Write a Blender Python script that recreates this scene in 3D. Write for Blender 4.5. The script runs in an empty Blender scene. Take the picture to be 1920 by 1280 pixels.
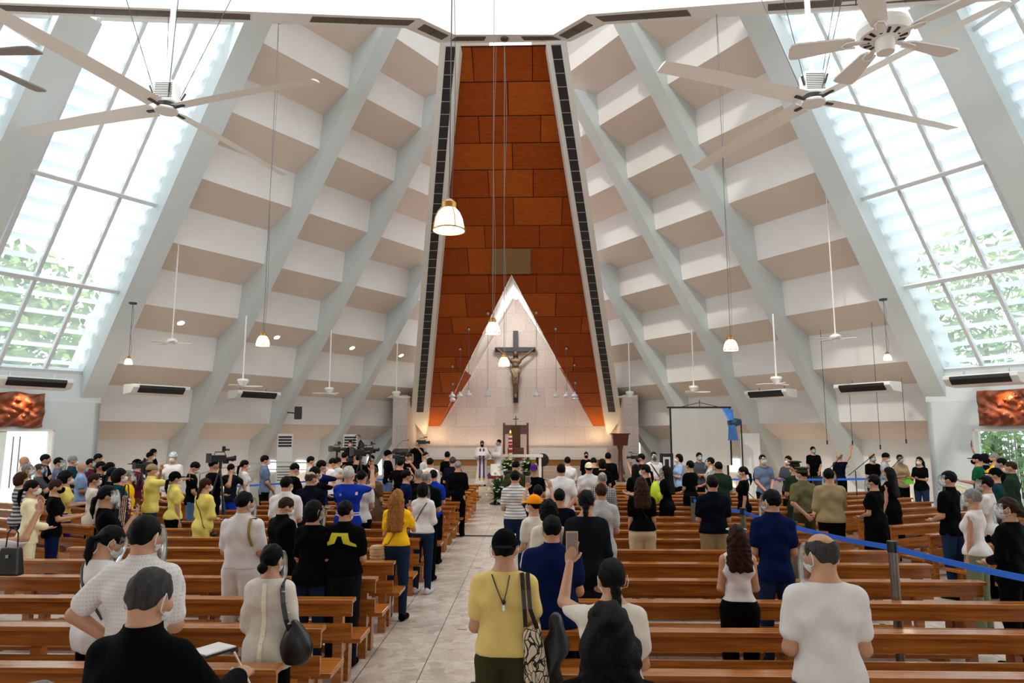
import bpy, bmesh, math, random
import numpy as np
from mathutils import Vector, Matrix, Euler
from mathutils.bvhtree import BVHTree
random.seed(7)
PI = math.pi
C = bpy.context.scene.collection
SC = bpy.context.scene
# ---------------------------------------------------------------- camera, world, exposure
CAMP = Vector((0, 0, 2.3)); FPX = 1300.0
PITCH = math.atan(178 / 1300.0); YAW = math.atan(37 / 1312.0)
cd = bpy.data.cameras.new('camera'); cam = bpy.data.objects.new('camera', cd); C.objects.link(cam)
cam.location = CAMP; cam.rotation_euler = (PI / 2 + PITCH, 0, YAW)
cd.sensor_width = 36; cd.lens = 36 * FPX / 1920; cd.clip_end = 400; cd.clip_start = .05
SC.camera = cam
RM = cam.rotation_euler.to_matrix()
vs = SC.view_settings
vs.view_transform = 'Standard'; vs.look = 'None'; vs.gamma = 1; vs.use_curve_mapping = False; vs.exposure = 0.14
W = bpy.data.worlds.new('world'); SC.world = W; W.use_nodes = True
bg = W.node_tree.nodes['Background']; bg.inputs[0].default_value = (.90, .96, 1, 1); bg.inputs[1].default_value = 2.3
sd = bpy.data.lights.new('sun', 'SUN'); sd.energy = 1.2; sd.angle = .05; sd.color = (1, .95, .86)
so = bpy.data.objects.new('sun', sd); C.objects.link(so); so.rotation_euler = (math.radians(34), math.radians(-30), 0)

def ray(px, py):
    return (RM @ Vector((px - 960, 640 - py, -FPX))).normalized()
def P(px, py, Y):
    d = ray(px, py); return CAMP + d * (Y / d.y)
def F(px, py, z=0.):
    d = ray(px, py); return CAMP + d * ((z - 2.3) / d.z)
def onplane(px, py, n, c):          # n.P = c
    d = ray(px, py); return CAMP + d * ((c - n.dot(CAMP)) / n.dot(d))
AX = -0.75
def mir(p):
    return Vector((2 * AX - p[0], p[1], p[2]))
# ---------------------------------------------------------------- materials
def lin(c):
    r = []
    for v in c[:3]:
        v = v / 255.
        r.append(v / 12.92 if v <= .04045 else ((v + .055) / 1.055) ** 2.4)
    return (r[0], r[1], r[2], 1)
_M = {}
def mat(key, col=(200, 200, 200), rough=.6, metal=0., emit=0., noise=0., nscale=8., bump=0., bscale=60., stretch=None, spec=None, sheen=0.):
    if key in _M: return _M[key]
    m = bpy.data.materials.new(key); m.use_nodes = True; _M[key] = m
    nt = m.node_tree; b = nt.nodes['Principled BSDF']
    b.inputs['Base Color'].default_value = lin(col); b.inputs['Roughness'].default_value = rough; b.inputs['Metallic'].default_value = metal
    if spec is not None: b.inputs['Specular IOR Level'].default_value = spec
    if sheen: b.inputs['Sheen Weight'].default_value = sheen
    if emit:
        b.inputs['Emission Color'].default_value = lin(col); b.inputs['Emission Strength'].default_value = emit
    if noise or bump:
        tc = nt.nodes.new('ShaderNodeTexCoord'); mp = nt.nodes.new('ShaderNodeMapping')
        nt.links.new(tc.outputs['Object'], mp.inputs[0])
        if stretch: mp.inputs['Scale'].default_value = stretch
    if noise:
        n = nt.nodes.new('ShaderNodeTexNoise'); n.inputs['Scale'].default_value = nscale; n.inputs['Detail'].default_value = 4
        nt.links.new(mp.outputs[0], n.inputs['Vector'])
        r = nt.nodes.new('ShaderNodeValToRGB'); r.color_ramp.elements[0].position = .3; r.color_ramp.elements[1].position = .7
        a = lin(col)
        r.color_ramp.elements[0].color = tuple(x * (1 - noise) for x in a[:3]) + (1,)
        r.color_ramp.elements[1].color = tuple(min(1, x * (1 + noise)) for x in a[:3]) + (1,)
        nt.links.new(n.outputs[0], r.inputs[0]); nt.links.new(r.outputs[0], b.inputs['Base Color'])
    if bump:
        n = nt.nodes.new('ShaderNodeTexNoise'); n.inputs['Scale'].default_value = bscale; n.inputs['Detail'].default_value = 3
        nt.links.new(mp.outputs[0], n.inputs['Vector'])
        bp = nt.nodes.new('ShaderNodeBump'); bp.inputs['Strength'].default_value = bump; bp.inputs['Distance'].default_value = .01
        nt.links.new(n.outputs[0], bp.inputs['Height']); nt.links.new(bp.outputs[0], b.inputs['Normal'])
    return m
def nodes_of(m): return m.node_tree.nodes, m.node_tree.links, m.node_tree.nodes['Principled BSDF']
# wood (pew oak): grain along X
def wood(key, a, b_, rough=.32, scale=1.4, sx=.5, coat=.35):
    if key in _M: return _M[key]
    m = mat(key, a, rough); N, L, b = nodes_of(m)
    tc = N.new('ShaderNodeTexCoord'); mp = N.new('ShaderNodeMapping'); mp.inputs['Scale'].default_value = (sx, 9, 9)
    n = N.new('ShaderNodeTexNoise'); n.inputs['Scale'].default_value = scale * 3; n.inputs['Detail'].default_value = 6; n.inputs['Distortion'].default_value = .6
    r = N.new('ShaderNodeValToRGB'); r.color_ramp.elements[0].position = .3; r.color_ramp.elements[1].position = .72
    r.color_ramp.elements[0].color = lin(b_); r.color_ramp.elements[1].color = lin(a)
    L.new(tc.outputs['Object'], mp.inputs[0]); L.new(mp.outputs[0], n.inputs['Vector']); L.new(n.outputs[0], r.inputs[0]); L.new(r.outputs[0], b.inputs['Base Color'])
    b.inputs['Coat Weight'].default_value = coat; b.inputs['Specular IOR Level'].default_value = .5 if coat else .15; b.inputs['Coat Roughness'].default_value = .12
    return m
M_WHITE = mat('white_paint', (226, 222, 218), .7, noise=.02, nscale=1.5)
M_RIB = mat('pale_grey_green_paint', (206, 213, 213), .65, noise=.015, nscale=1.)
M_BEIGE = mat('beige_paint', (228, 215, 204), .75, noise=.02, nscale=1.)
M_FIN = mat('fin_white_paint', (224, 222, 216), .6)
M_PEW = wood('pew_oak', (186, 114, 44), (134, 70, 20), .25)
M_BLACK = mat('black_plastic', (18, 18, 20), .4)
M_STEEL = mat('steel', (170, 170, 172), .3, 1.)
M_DGREY = mat('dark_grey', (60, 60, 62), .5)
M_WPL = mat('white_plastic', (232, 230, 226), .4)
M_ALU = mat('grey_aluminium', (224, 228, 230), .45, .2)
def glow(key, col, s): return mat(key, col, .5, 0, emit=s)
def clear_mat(key, col=(235, 245, 245), amt=.88, rough=.05):
    if key in _M: return _M[key]
    m = bpy.data.materials.new(key); m.use_nodes = True; _M[key] = m
    N, L = m.node_tree.nodes, m.node_tree.links; N.clear()
    t = N.new('ShaderNodeBsdfTransparent'); t.inputs[0].default_value = lin(col)
    g = N.new('ShaderNodeBsdfGlossy'); g.inputs['Roughness'].default_value = rough
    f = N.new('ShaderNodeLayerWeight'); f.inputs[0].default_value = .25
    mt = N.new('ShaderNodeMath'); mt.operation = 'MULTIPLY_ADD'; mt.inputs[1].default_value = .6; mt.inputs[2].default_value = 1 - amt
    mx = N.new('ShaderNodeMixShader'); o = N.new('ShaderNodeOutputMaterial')
    L.new(f.outputs['Fresnel'], mt.inputs[0]); L.new(mt.outputs[0], mx.inputs[0]); L.new(t.outputs[0], mx.inputs[1]); L.new(g.outputs[0], mx.inputs[2]); L.new(mx.outputs[0], o.inputs[0])
    return m
M_GLASS = clear_mat('clear_glass', amt=.93)
M_SHIELD = clear_mat('clear_visor_plastic', amt=.90, rough=.12)
# ---------------------------------------------------------------- mesh builder
class MB:
    def __init__(s): s.v = []; s.f = []; s.mi = []; s.m = 0
    def add(s, vs_, fs):
        o = len(s.v); s.v += [tuple(v) for v in vs_]
        for f in fs: s.f.append([o + i for i in f]); s.mi.append(s.m)
        return s
    def box(s, x0, x1, y0, y1, z0, z1):
        return s.add([(x0,y0,z0),(x1,y0,z0),(x1,y1,z0),(x0,y1,z0),(x0,y0,z1),(x1,y0,z1),(x1,y1,z1),(x0,y1,z1)],
                     [(3,2,1,0),(4,5,6,7),(0,1,5,4),(1,2,6,5),(2,3,7,6),(3,0,4,7)])
    def hexa(s, a, b):   # two quads a (bottom) b (top)
        return s.add(list(a) + list(b), [(3,2,1,0),(4,5,6,7),(0,1,5,4),(1,2,6,5),(2,3,7,6),(3,0,4,7)])
    def bar(s, p, q, w, h, up=(0, 0, 1)):
        p = Vector(p); q = Vector(q); d = (q - p).normalized(); u = Vector(up)
        if abs(d.dot(u)) > .98: u = Vector((0, 1, 0))
        r = d.cross(u).normalized(); u = r.cross(d).normalized()
        k = lambda c: [c - r*w/2 - u*h/2, c + r*w/2 - u*h/2, c + r*w/2 + u*h/2, c - r*w/2 + u*h/2]
        return s.hexa(k(p), k(q))
    def tube(s, pts, rad, n=8, cap=True):
        pts = [Vector(p) for p in pts]; k = len(pts)
        if not hasattr(rad, '__len__'): rad = [rad] * k
        o = len(s.v); pu = None
        for i, p in enumerate(pts):
            d = (pts[min(i+1, k-1)] - pts[max(i-1, 0)])
            d = d.normalized() if d.length > 1e-9 else Vector((0, 0, 1))
            if pu is None: pu = d.orthogonal().normalized()
            pu = (pu - d * pu.dot(d)); pu = pu.normalized() if pu.length > 1e-6 else d.orthogonal().normalized()
            w = d.cross(pu)
            for j in range(n):
                a = 2*PI*j/n; s.v.append(tuple(p + (pu*math.cos(a) + w*math.sin(a)) * rad[i]))
        for i in range(k-1):
            for j in range(n):
                s.f.append([o+i*n+j, o+i*n+(j+1) % n, o+(i+1)*n+(j+1) % n, o+(i+1)*n+j]); s.mi.append(s.m)
        if cap:
            s.f.append([o+j for j in range(n)][::-1]); s.mi.append(s.m)
            s.f.append([o+(k-1)*n+j for j in range(n)]); s.mi.append(s.m)
        return s
    def lathe(s, prof, c=(0, 0, 0), n=16, ax=None, cap=True):   # prof [(r,z)]
        o = len(s.v); c = Vector(c)
        R = Vector((0, 0, 1)).rotation_difference(Vector(ax)).to_matrix() if ax is not None else Matrix.Identity(3)
        for r, z in prof:
            for j in range(n):
                a = 2*PI*j/n; s.v.append(tuple(c + R @ Vector((r*math.cos(a), r*math.sin(a), z))))
        for i in range(len(prof)-1):
            for j in range(n):
                s.f.append([o+i*n+j, o+i*n+(j+1) % n, o+(i+1)*n+(j+1) % n, o+(i+1)*n+j]); s.mi.append(s.m)
        if cap and prof[0][0] > 1e-4: s.f.append([o+j for j in range(n)][::-1]); s.mi.append(s.m)
        if cap and prof[-1][0] > 1e-4: s.f.append([o+(len(prof)-1)*n+j for j in range(n)]); s.mi.append(s.m)
        return s
    def ball(s, c, r, n=10, m=6):
        if not hasattr(r, '__len__'): r = (r, r, r)
        o = len(s.v)
        for i in range(m+1):
            t = PI*i/m
            for j in range(n):
                a = 2*PI*j/n; s.v.append((c[0]+r[0]*math.sin(t)*math.cos(a), c[1]+r[1]*math.sin(t)*math.sin(a), c[2]-r[2]*math.cos(t)))
        for i in range(m):
            for j in range(n):
                s.f.append([o+i*n+j, o+i*n+(j+1) % n, o+(i+1)*n+(j+1) % n, o+(i+1)*n+j]); s.mi.append(s.m)
        return s
    def quad(s, a, b, c, d): return s.add([a, b, c, d], [(0, 1, 2, 3)])
    def prism(s, poly, ext):   # poly 3D list, extrude by vector
        n = len(poly); e = Vector(ext); v = [Vector(p) for p in poly]
        return s.add(v + [p + e for p in v], [list(range(n))[::-1], list(range(n, 2*n))] + [(i, (i+1) % n, n+(i+1) % n, n+i) for i in range(n)])
    def build(s, name, mats, parent=None, smooth=False, bevel=0, loc=None, recalc=True):
        me = bpy.data.meshes.new(name)
        me.from_pydata(s.v, [], s.f)
        if not isinstance(mats, (list, tuple)): mats = [mats]
        for m in mats: me.materials.append(m)
        if len(mats) > 1: me.polygons.foreach_set('material_index', s.mi)
        if recalc:
            b = bmesh.new(); b.from_mesh(me); bmesh.ops.recalc_face_normals(b, faces=b.faces)
            b.to_mesh(me); b.free()
        if smooth:
            me.polygons.foreach_set('use_smooth', [True]*len(me.polygons))
            try: me.set_sharp_from_angle(angle=math.radians(40))
            except Exception: pass
        o = bpy.data.objects.new(name, me); C.objects.link(o)
        if parent is not None: o.parent = parent
        if loc is not None: o.location = loc
        if bevel:
            bv = o.modifiers.new('bevel', 'BEVEL'); bv.width = bevel; bv.segments = 2; bv.limit_method = 'ANGLE'
        return o
def tag(o, label=None, cat=None, group=None, kind=None):
    if label: o['label'] = label
    if cat: o['category'] = cat
    if group: o['group'] = group
    if kind: o['kind'] = kind
    return o
def thing(name, label, cat, loc=(0, 0, 0), rz=0, group=None):
    o = bpy.data.objects.new(name, None); C.objects.link(o); o.empty_display_size = .1
    o.location = loc; o.rotation_euler = (0, 0, rz)
    return tag(o, label, cat, group)
def struct(name, mb, m, label=None, **k):
    return tag(mb.build(name, m, **k), label, None, None, 'structure')
CH = {}
def dup(root, loc=None, rz=None, label=None, group=None):
    def cp(o, parent):
        c = o.copy(); C.objects.link(c)
        if parent is not None: c.parent = parent
        for ch in o.children: cp(ch, c)
        return c
    r = cp(root, None)
    if loc is not None: r.location = loc
    if rz is not None: r.rotation_euler = (0, 0, rz)
    if label: r['label'] = label
    if group: r['group'] = group
    return r
# ================================================================ SHELL
# ---- left wall plane frame
U = Vector((.545, .8384, 0)); NI = Vector((.8384, -.545, 0)); P0 = Vector((-12.57, 20.9, 0))
SL = .61
def LP(s, o, z): q = P0 + U * s + NI * o; return Vector((q.x, q.y, z))
def onL(px, py, off=0.):    # intersection with the inclined lip plane, moved inwards by off
    # NI.P - SL*(z-4.5) = NI.P0 + off
    n = Vector((NI.x, NI.y, -SL)); return onplane(px, py, n, NI.dot(P0) + off - SL * 4.5)
def sides(fn):              # build for left then mirrored right
    fn(lambda p: Vector(p), 'left'); fn(mir, 'right')
# floor
fm = mat('terrazzo', (190, 176, 160), .28); N, L, b = nodes_of(fm)
tc = N.new('ShaderNodeTexCoord'); v = N.new('ShaderNodeTexVoronoi'); v.inputs['Scale'].default_value = 9; v.feature = 'F1'
n1 = N.new('ShaderNodeTexNoise'); n1.inputs['Scale'].default_value = 30; n1.inputs['Detail'].default_value = 5
n2 = N.new('ShaderNodeTexNoise'); n2.inputs['Scale'].default_value = 5.; n2.inputs['Detail'].default_value = 4
L.new(tc.outputs['Object'], v.inputs['Vector']); L.new(tc.outputs['Object'], n1.inputs['Vector']); L.new(tc.outputs['Object'], n2.inputs['Vector'])
r = N.new('ShaderNodeValToRGB'); e = r.color_ramp.elements; e[0].position = .25; e[0].color = lin((176, 160, 146)); e[1].position = .75; e[1].color = lin((222, 210, 196))
e2 = r.color_ramp.elements.new(.5); e2.color = lin((202, 188, 174))
mxn = N.new('ShaderNodeMix'); mxn.data_type = 'FLOAT'; mxn.inputs[0].default_value = .45
L.new(n1.outputs[0], mxn.inputs[2]); L.new(v.outputs['Color'], mxn.inputs[3]); L.new(mxn.outputs[0], r.inputs[0])
sx = N.new('ShaderNodeSeparateXYZ'); L.new(tc.outputs['Object'], sx.inputs[0])
def joint(sock, off, w):
    a = N.new('ShaderNodeMath'); a.operation = 'ADD'; a.inputs[1].default_value = off + 60; L.new(sock, a.inputs[0])
    m_ = N.new('ShaderNodeMath'); m_.operation = 'MODULO'; m_.inputs[1].default_value = .6; L.new(a.outputs[0], m_.inputs[0])
    c = N.new('ShaderNodeMath'); c.operation = 'LESS_THAN'; c.inputs[1].default_value = w; L.new(m_.outputs[0], c.inputs[0]); return c.outputs[0]
jx = joint(sx.outputs[0], 1.70, .008); jy = joint(sx.outputs[1], .23, .004)
mxx = N.new('ShaderNodeMath'); mxx.operation = 'MAXIMUM'; L.new(jx, mxx.inputs[0])
jy2 = N.new('ShaderNodeMath'); jy2.operation = 'MULTIPLY'; jy2.inputs[1].default_value = .5; L.new(jy, jy2.inputs[0]); L.new(jy2.outputs[0], mxx.inputs[1])
mj = N.new('ShaderNodeMix'); mj.data_type = 'RGBA'; L.new(mxx.outputs[0], mj.inputs[0]); L.new(r.outputs[0], mj.inputs[6]); mj.inputs[7].default_value = lin((70, 62, 56)); L.new(mj.outputs[2], b.inputs['Base Color'])
mb = MB(); mb.box(-24, 22.5, -6, 40, -.2, 0); struct('floor', mb, fm, 'speckled beige terrazzo floor in square tiles')
gm = mat('garden_ground', (196, 200, 178), .9, noise=.15, nscale=.6)
mb = MB(); mb.box(-90, -24.02, -30, 90, -.3, -.05).box(22.52, 90, -30, 90, -.3, -.05).box(-24.02, 22.52, 40.02, 90, -.3, -.05)
struct('ground', mb, gm, 'pale garden ground outside the doors')

# ---- stepped walls
Z0, DZ = 2.78, 1.72
def XM(z): return -5.95 + max(0, z - 2.8) * (3.2 / 11.2)   # outer edge of the white fin
def s_end(o, z):
    q = P0 + NI * o; return (XM(z) + .35 - q.x) / U.x
RA, RB = onL(490, 30, .32), onL(167, 757, .32)
def s_start(z, o):
    t = (z - RB.z) / (RA.z - RB.z); q = RB + (RA - RB) * max(t, -.1) - P0
    a = Vector((q.x, q.y, 0)).dot(U)
    if z > 13.0: a = max(a, (-3.9 + .545*o) / .838)
    return a if z > 3.4 else min(a, -.3)
def stepped(f, side):
    mb = MB()
    prof = [(SL*(Z0-4.5) - 1.05, 0.), (SL*(Z0-4.5) - 1.05, Z0 - .6), (SL*(Z0-4.5), Z0)]
    for k in range(9):
        z = Z0 + DZ*k + .011*k*k; z2 = Z0 + DZ*(k+1) + .011*(k+1)**2; o = SL*(z-4.5); prof += [(o, z + .66*(z2-z)), (SL*(z2-4.5), z2)]
    for i in range(len(prof)-1):
        (o0, z0), (o1, z1) = prof[i], prof[i+1]
        mb.m = 0 if abs(o0-o1) < 1e-6 else 1
        e0 = s_end(o0, z0) if z0 > 3 else 14.; e1 = s_end(o1, z1) if z1 > 3 else 14.
        e0 = min(e0, 14.); e1 = min(e1, 14.)
        mb.quad(f(LP(s_start(z0, o0), o0, z0)), f(LP(e0, o0, z0)), f(LP(e1, o1, z1)), f(LP(s_start(z1, o1), o1, z1)))
    struct('wall_' + side, mb, [M_WHITE, M_BEIGE], 'stepped wall of white bands and beige soffits on the ' + side + ' of the altar', recalc=False)
sides(stepped)
# ---- ribs in front of the steps, given by face centre lines in the photo (left) and their widths
RIBS = [((490, 30), (167, 757), .74, .62), ((747, 30), (330, 880), .64, .38), ((845, 175), (478, 880), .54, .36), ((812, 497), (606, 882), .42, .34), ((752, 800), (690, 890), .4, .3), ((158, 25), (-75, 520), .85, .85), ((-120, 0), (-420, 560), .85, .85)]
def ribs(f, side):
    for i, (a, b_, wa, wb) in enumerate(RIBS):
        A, B = onL(*a, off=.32), onL(*b_, off=.32)
        if 0 < i < 5:
            t = (B.z + .0) / (A.z - B.z); B = B - (A - B) * t * .98        # carry down to the floor
        if i == 0 or i > 4:
            t = (B.z - 3.3) / (A.z - B.z); B = B - (A - B) * t
        w3 = Vector((NI.x, NI.y, -SL)).normalized()
        d = (A - B).normalized(); r_ = d.cross(w3).normalized()
        dep = 1.7
        dv = Vector((-NI.x, -NI.y, 0)) * dep
        mb = MB(); q = []
        for c, w in ((B, wb), (A, wa)):
            q.append([c - r_*w/2, c + r_*w/2, c + r_*w/2*1.0 + dv, c - r_*w/2 + dv])
        if i == 0 or i > 4:   # cut level on the wall head
            for v_ in q[0]: v_.z = 3.3
        else:
            for v_ in q[0]: v_.z = max(v_.z, 0.0) * 0
        mb.hexa([f(x) for x in q[0]], [f(x) for x in q[1]])
        struct('trim_%d' % (len([o for o in C.objects if o.name.startswith('trim_')]) + 1), mb, M_RIB, 'slanted concrete rib %s on the %s side' % (['between window and steps', 'next to the window rib', 'third from the window', 'fourth from the window', 'low by the stone wall', 'between the two louvred windows', 'at the frame edge'][i], side))
sides(ribs)
M_FROST = bpy.data.materials.new('frosted_pane'); M_FROST.use_nodes = True; N, L = M_FROST.node_tree.nodes, M_FROST.node_tree.links; N.clear()
t_ = N.new('ShaderNodeBsdfTransparent'); u_ = N.new('ShaderNodeBsdfTranslucent'); u_.inputs[0].default_value = (.95, 1, 1, 1); mx = N.new('ShaderNodeMixShader'); mx.inputs[0].default_value = .28; o_ = N.new('ShaderNodeOutputMaterial')
L.new(t_.outputs[0], mx.inputs[1]); L.new(u_.outputs[0], mx.inputs[2]); L.new(mx.outputs[0], o_.inputs[0])
# ---- louvred windows
blade_m = mat('louvre_blade', (236, 240, 242), .35); N, L, b = nodes_of(blade_m); b.inputs['Transmission Weight'].default_value = 0
tr = N.new('ShaderNodeBsdfTranslucent'); tr.inputs[0].default_value = (.9, .95, 1, 1); mx = N.new('ShaderNodeMixShader'); mx.inputs[0].default_value = .6
out = [n_ for n_ in N if n_.type == 'OUTPUT_MATERIAL'][0]; L.new(b.outputs[0], mx.inputs[1]); L.new(tr.outputs[0], mx.inputs[2]); L.new(mx.outputs[0], out.inputs[0])
WIN = [dict(tl=(185, 33), tr=(458, 42), br=(156, 697), bl=(-93, 682), v=[((273, 38), (-6, 688)), ((368, 40), (84, 691))], h=[((60, 321), (303, 388)), ((-20, 507), (232, 549))]),
       dict(tl=(-210, 16), tr=(113, 30), br=(-150, 668), bl=(-560, 640), v=[((-95, 18), (-420, 648)), ((10, 24), (-290, 660))], h=[((-120, -40), (97, 98)), ((-320, 180), (17, 304))])]
def wins(f, side):
    for wi, w in enumerate(WIN):
        n_ = 1 + wi + (0 if side == 'left' else 2)
        off = -.35
        c = {k: onL(*w[k], off=off) for k in ('tl', 'tr', 'br', 'bl')}
        mb = MB(); fw = .13
        up = Vector((NI.x, NI.y, -SL)).normalized()
        for a, b_ in (('tl', 'tr'), ('tr', 'br'), ('br', 'bl'), ('bl', 'tl')): mb.bar(c[a], c[b_], .10, .16, up)
        fr = MB()
        def addbars(B_, lst, ww, hh, o_):
            for a, b_ in lst: B_.bar(f(onL(*a, off=o_)), f(onL(*b_, off=o_)), ww, hh, f(up) - f(Vector((0, 0, 0))))
        mb = MB()
        for a, b_ in (('tl', 'tr'), ('tr', 'br'), ('br', 'bl'), ('bl', 'tl')):
            mb.bar(f(c[a]), f(c[b_]), .12, .18, f(up) - f(Vector((0, 0, 0))))
        root = struct('window_%d' % n_, mb, M_ALU, '%s sloping louvred glass window on the %s' % (['inner', 'outer'][wi], side))
        for a, b_ in w['v']:
            m2 = MB(); m2.bar(f(onL(*a, off=off)), f(onL(*b_, off=off)), .09, .14, f(up) - f(Vector((0, 0, 0)))); m2.build('mullion', M_ALU, root)
        for a, b_ in w['h']:
            m2 = MB(); m2.bar(f(onL(*a, off=off + .14)), f(onL(*b_, off=off + .14)), .11, .11, f(up) - f(Vector((0, 0, 0)))); m2.build('transom', M_ALU, root)
        # glass pane and blades beyond it
        gl = MB(); gl.quad(*[f(c[k] + Vector((-NI.x, -NI.y, 0))*.02) for k in ('tl', 'tr', 'br', 'bl')]); gl.build('pane', M_FROST, root)
        bl = MB(); nb = 22
        # side curves s range at height z (interpolate along edges)
        zt, zb = c['tr'].z, c['br'].z
        def edge(a, b_, z):
            t = (z - a.z) / (b_.z - a.z); return a + (b_ - a) * t
        for k in range(nb):
            z = zb + .2 + (zt - zb) * (k + .15) / nb
            pr = edge(c['br'], c['tr'], z); pl = edge(c['bl'], c['tl'], z)
            dv = Vector((-NI.x, -NI.y, 0))
            a0, b0 = pl + dv*.15, pr + dv*.15
            a1, b1 = pl + dv*.42 - Vector((0, 0, .07)), pr + dv*.42 - Vector((0, 0, .07))
            t_ = Vector((0, 0, .02))
            bl.hexa([f(a0), f(b0), f(b1), f(a1)], [f(a0 + t_), f(b0 + t_), f(b1 + t_), f(a1 + t_)])
        bl.build('louvre_blades', blade_m, root)
        # reveal between frame and rib (white strip)
    # sloped ledge under the windows and wall below with door opening
    OW = -.3
    mb = MB(); s1 = -.42; sl = -12.
    a = onL(156, 697, off=-.28); 
    ds, de, dh = -4.6, -1.62, 2.50
    q = lambda s, z, o=OW: f(LP(s, o, z))
    def wq(sa, sb, za, zb):
        A = [q(sa, za), q(sb, za), q(sb, za, OW-.3), q(sa, za, OW-.3)]; B = [q(sa, zb), q(sb, zb), q(sb, zb, OW-.3), q(sa, zb, OW-.3)]
        mb.hexa(A, B)
    wq(de, s1, 0, 3.3); wq(ds, de, dh, 3.3); wq(sl, ds, 0, 3.3)
    # ledge
    mb.hexa([q(sl, 3.3), q(s1, 3.3), q(s1, 3.3, OW-1.3), q(sl, 3.3, OW-1.3)], [q(sl, 4.12, -.42), q(s1 + .05, 4.12, -.42), q(s1 + .05, 4.12, OW-1.3), q(sl, 4.12, -1.6)])
    # return wall towards the stepped wall
    A = [q(s1, 0), q(s1, 0, -2.6), q(s1-.15, 0, -2.6), q(s1-.15, 0)]
    mb.hexa(A, [x + Vector((0, 0, 3.3)) for x in A])
    struct('wall_%s_door' % side, mb, M_RIB, 'plain white wall with the door under the %s windows' % side)
    # door frame + glass leaves
    dm = MB()
    for s in (de - .02, ds + .02): dm.bar(q(s, 0, OW-.15), q(s, dh, OW-.15), .34, .05, f(U) - f(Vector((0, 0, 0))))
    dm.bar(q(ds, dh-.03, OW-.15), q(de, dh-.03, OW-.15), .34, .06)
    root = struct('door_%d' % (1 if side == 'left' else 2), dm, M_WPL, 'glass entrance door in the %s wall' % side)
    fg = mat('frosted_glass', (245, 250, 250), .4)
    if side == 'left':
        N, L, b = nodes_of(fg); tr = N.new('ShaderNodeBsdfTranslucent'); tr.inputs[0].default_value = (1, 1, 1, 1); mx = N.new('ShaderNodeMixShader'); mx.inputs[0].default_value = .7
        out = [n_ for n_ in N if n_.type == 'OUTPUT_MATERIAL'][0]; L.new(b.outputs[0], mx.inputs[1]); L.new(tr.outputs[0], mx.inputs[2]); L.new(mx.outputs[0], out.inputs[0])
    for (sa, sb, m_) in ((de-.06, de-.86, M_FROST if side == 'left' else M_GLASS), (de-.9, ds+.06, M_FROST if side == 'left' else M_GLASS)):
        g = MB(); A = [q(sa, .02, OW-.2), q(sb, .02, OW-.2), q(sb, .02, OW-.212), q(sa, .02, OW-.212)]
        g.hexa(A, [x + Vector((0, 0, dh-.1)) for x in A]); lf = g.build('glass_leaf', m_, root)
    for s in (de-.80, de-.96):
        g = MB(); g.tube([q(s, .9, OW-.12), q(s, 2.3, OW-.12)], .018); g.tube([q(s, 1., OW-.12), q(s, 1., OW-.2)], .01).tube([q(s, 2.2, OW-.12), q(s, 2.2, OW-.2)], .01); g.build('door_handle', M_STEEL, root)
sides(wins)
# ---- ceiling ring with air slots + lantern
ZR = 13.2
outer = [F(*q) for q in ((-150, 19, 10.8), (0, 25, 11.4), (473, 43, 13.1), (760, 53, ZR), (825, 81, ZR), (1070, 78, ZR), (1135, 46, ZR), (1440, 27, 13.1), (1920, -2, 11.4), (2070, -11, 10.8))]
inner = [F(*q) for q in ((-150, -3, 10.8), (0, 5, 11.4), (473, 22, 13.1), (787, 34, ZR), (852, 65, ZR), (1037, 65, ZR), (1102, 27, ZR), (1440, 2, 13.1), (1920, -33, 11.4), (2070, -44, 10.8))]
mb = MB()
for i in range(9):
    mb.quad(outer[i], outer[i+1], inner[i+1], inner[i])
    u_ = Vector((0, 0, 3.4)); mb.quad(inner[i], inner[i+1], inner[i+1] + u_, inner[i] + u_)
    u2 = Vector((0, 0, .5)); mb.quad(outer[i], outer[i+1], outer[i+1] + u2, outer[i] + u2)
struct('ceiling', mb, M_WHITE, 'white ceiling band round the roof lantern', recalc=False)
def lerp(a, b_, t): return a + (b_ - a) * t
slot_m = mat('brown_grille', (92, 78, 68), .6, bump=.3, bscale=150)
def slot(i, t0, t1):
    a = [lerp(outer[i], outer[i+1], t0), lerp(outer[i], outer[i+1], t1)]; b_ = [lerp(inner[i], inner[i+1], t0), lerp(inner[i], inner[i+1], t1)]
    p = [lerp(a[0], b_[0], .3), lerp(a[1], b_[1], .3), lerp(a[1], b_[1], .78), lerp(a[0], b_[0], .78)]
    m = MB(); m.prism([x + Vector((0, 0, -.015)) for x in p], (0, 0, .03))
    k = max(2, int((p[0]-p[1]).length / .9))
    m.m = 1
    for j in range(1, k): m.bar(lerp(p[0], p[1], j/k) - Vector((0, 0, .018)), lerp(p[3], p[2], j/k) - Vector((0, 0, .018)), .03, .01)
    return m
slots = [(1, .0, .99, 'long left'), (2, .36, .99, 'left centre'), (3, .22, .92, 'left diagonal'), (4, .05, .33, 'left of the centre mount'), (4, .66, .96, 'right of the centre mount'), (5, .06, .8, 'right diagonal'), (6, .02, .55, 'right centre'), (7, .0, .98, 'long right')]
for i, t0, t1, nm in slots:
    tag(slot(i, t0, t1).build('ceiling_grille', [slot_m, M_DGREY]), 'brown slotted air grille in the ceiling band, ' + nm, 'air vent', 'air grilles in the ceiling band')
mb = MB(); mb.box(-24, 22.5, -6, 7.0, 13.25, 13.5); struct('ceiling_light_block', mb, M_WHITE, 'unseen flat roof added over the rear nave to hold back sky light')  # out-of-view slab added to cut sky light; its length sets the interior brightness
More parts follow.
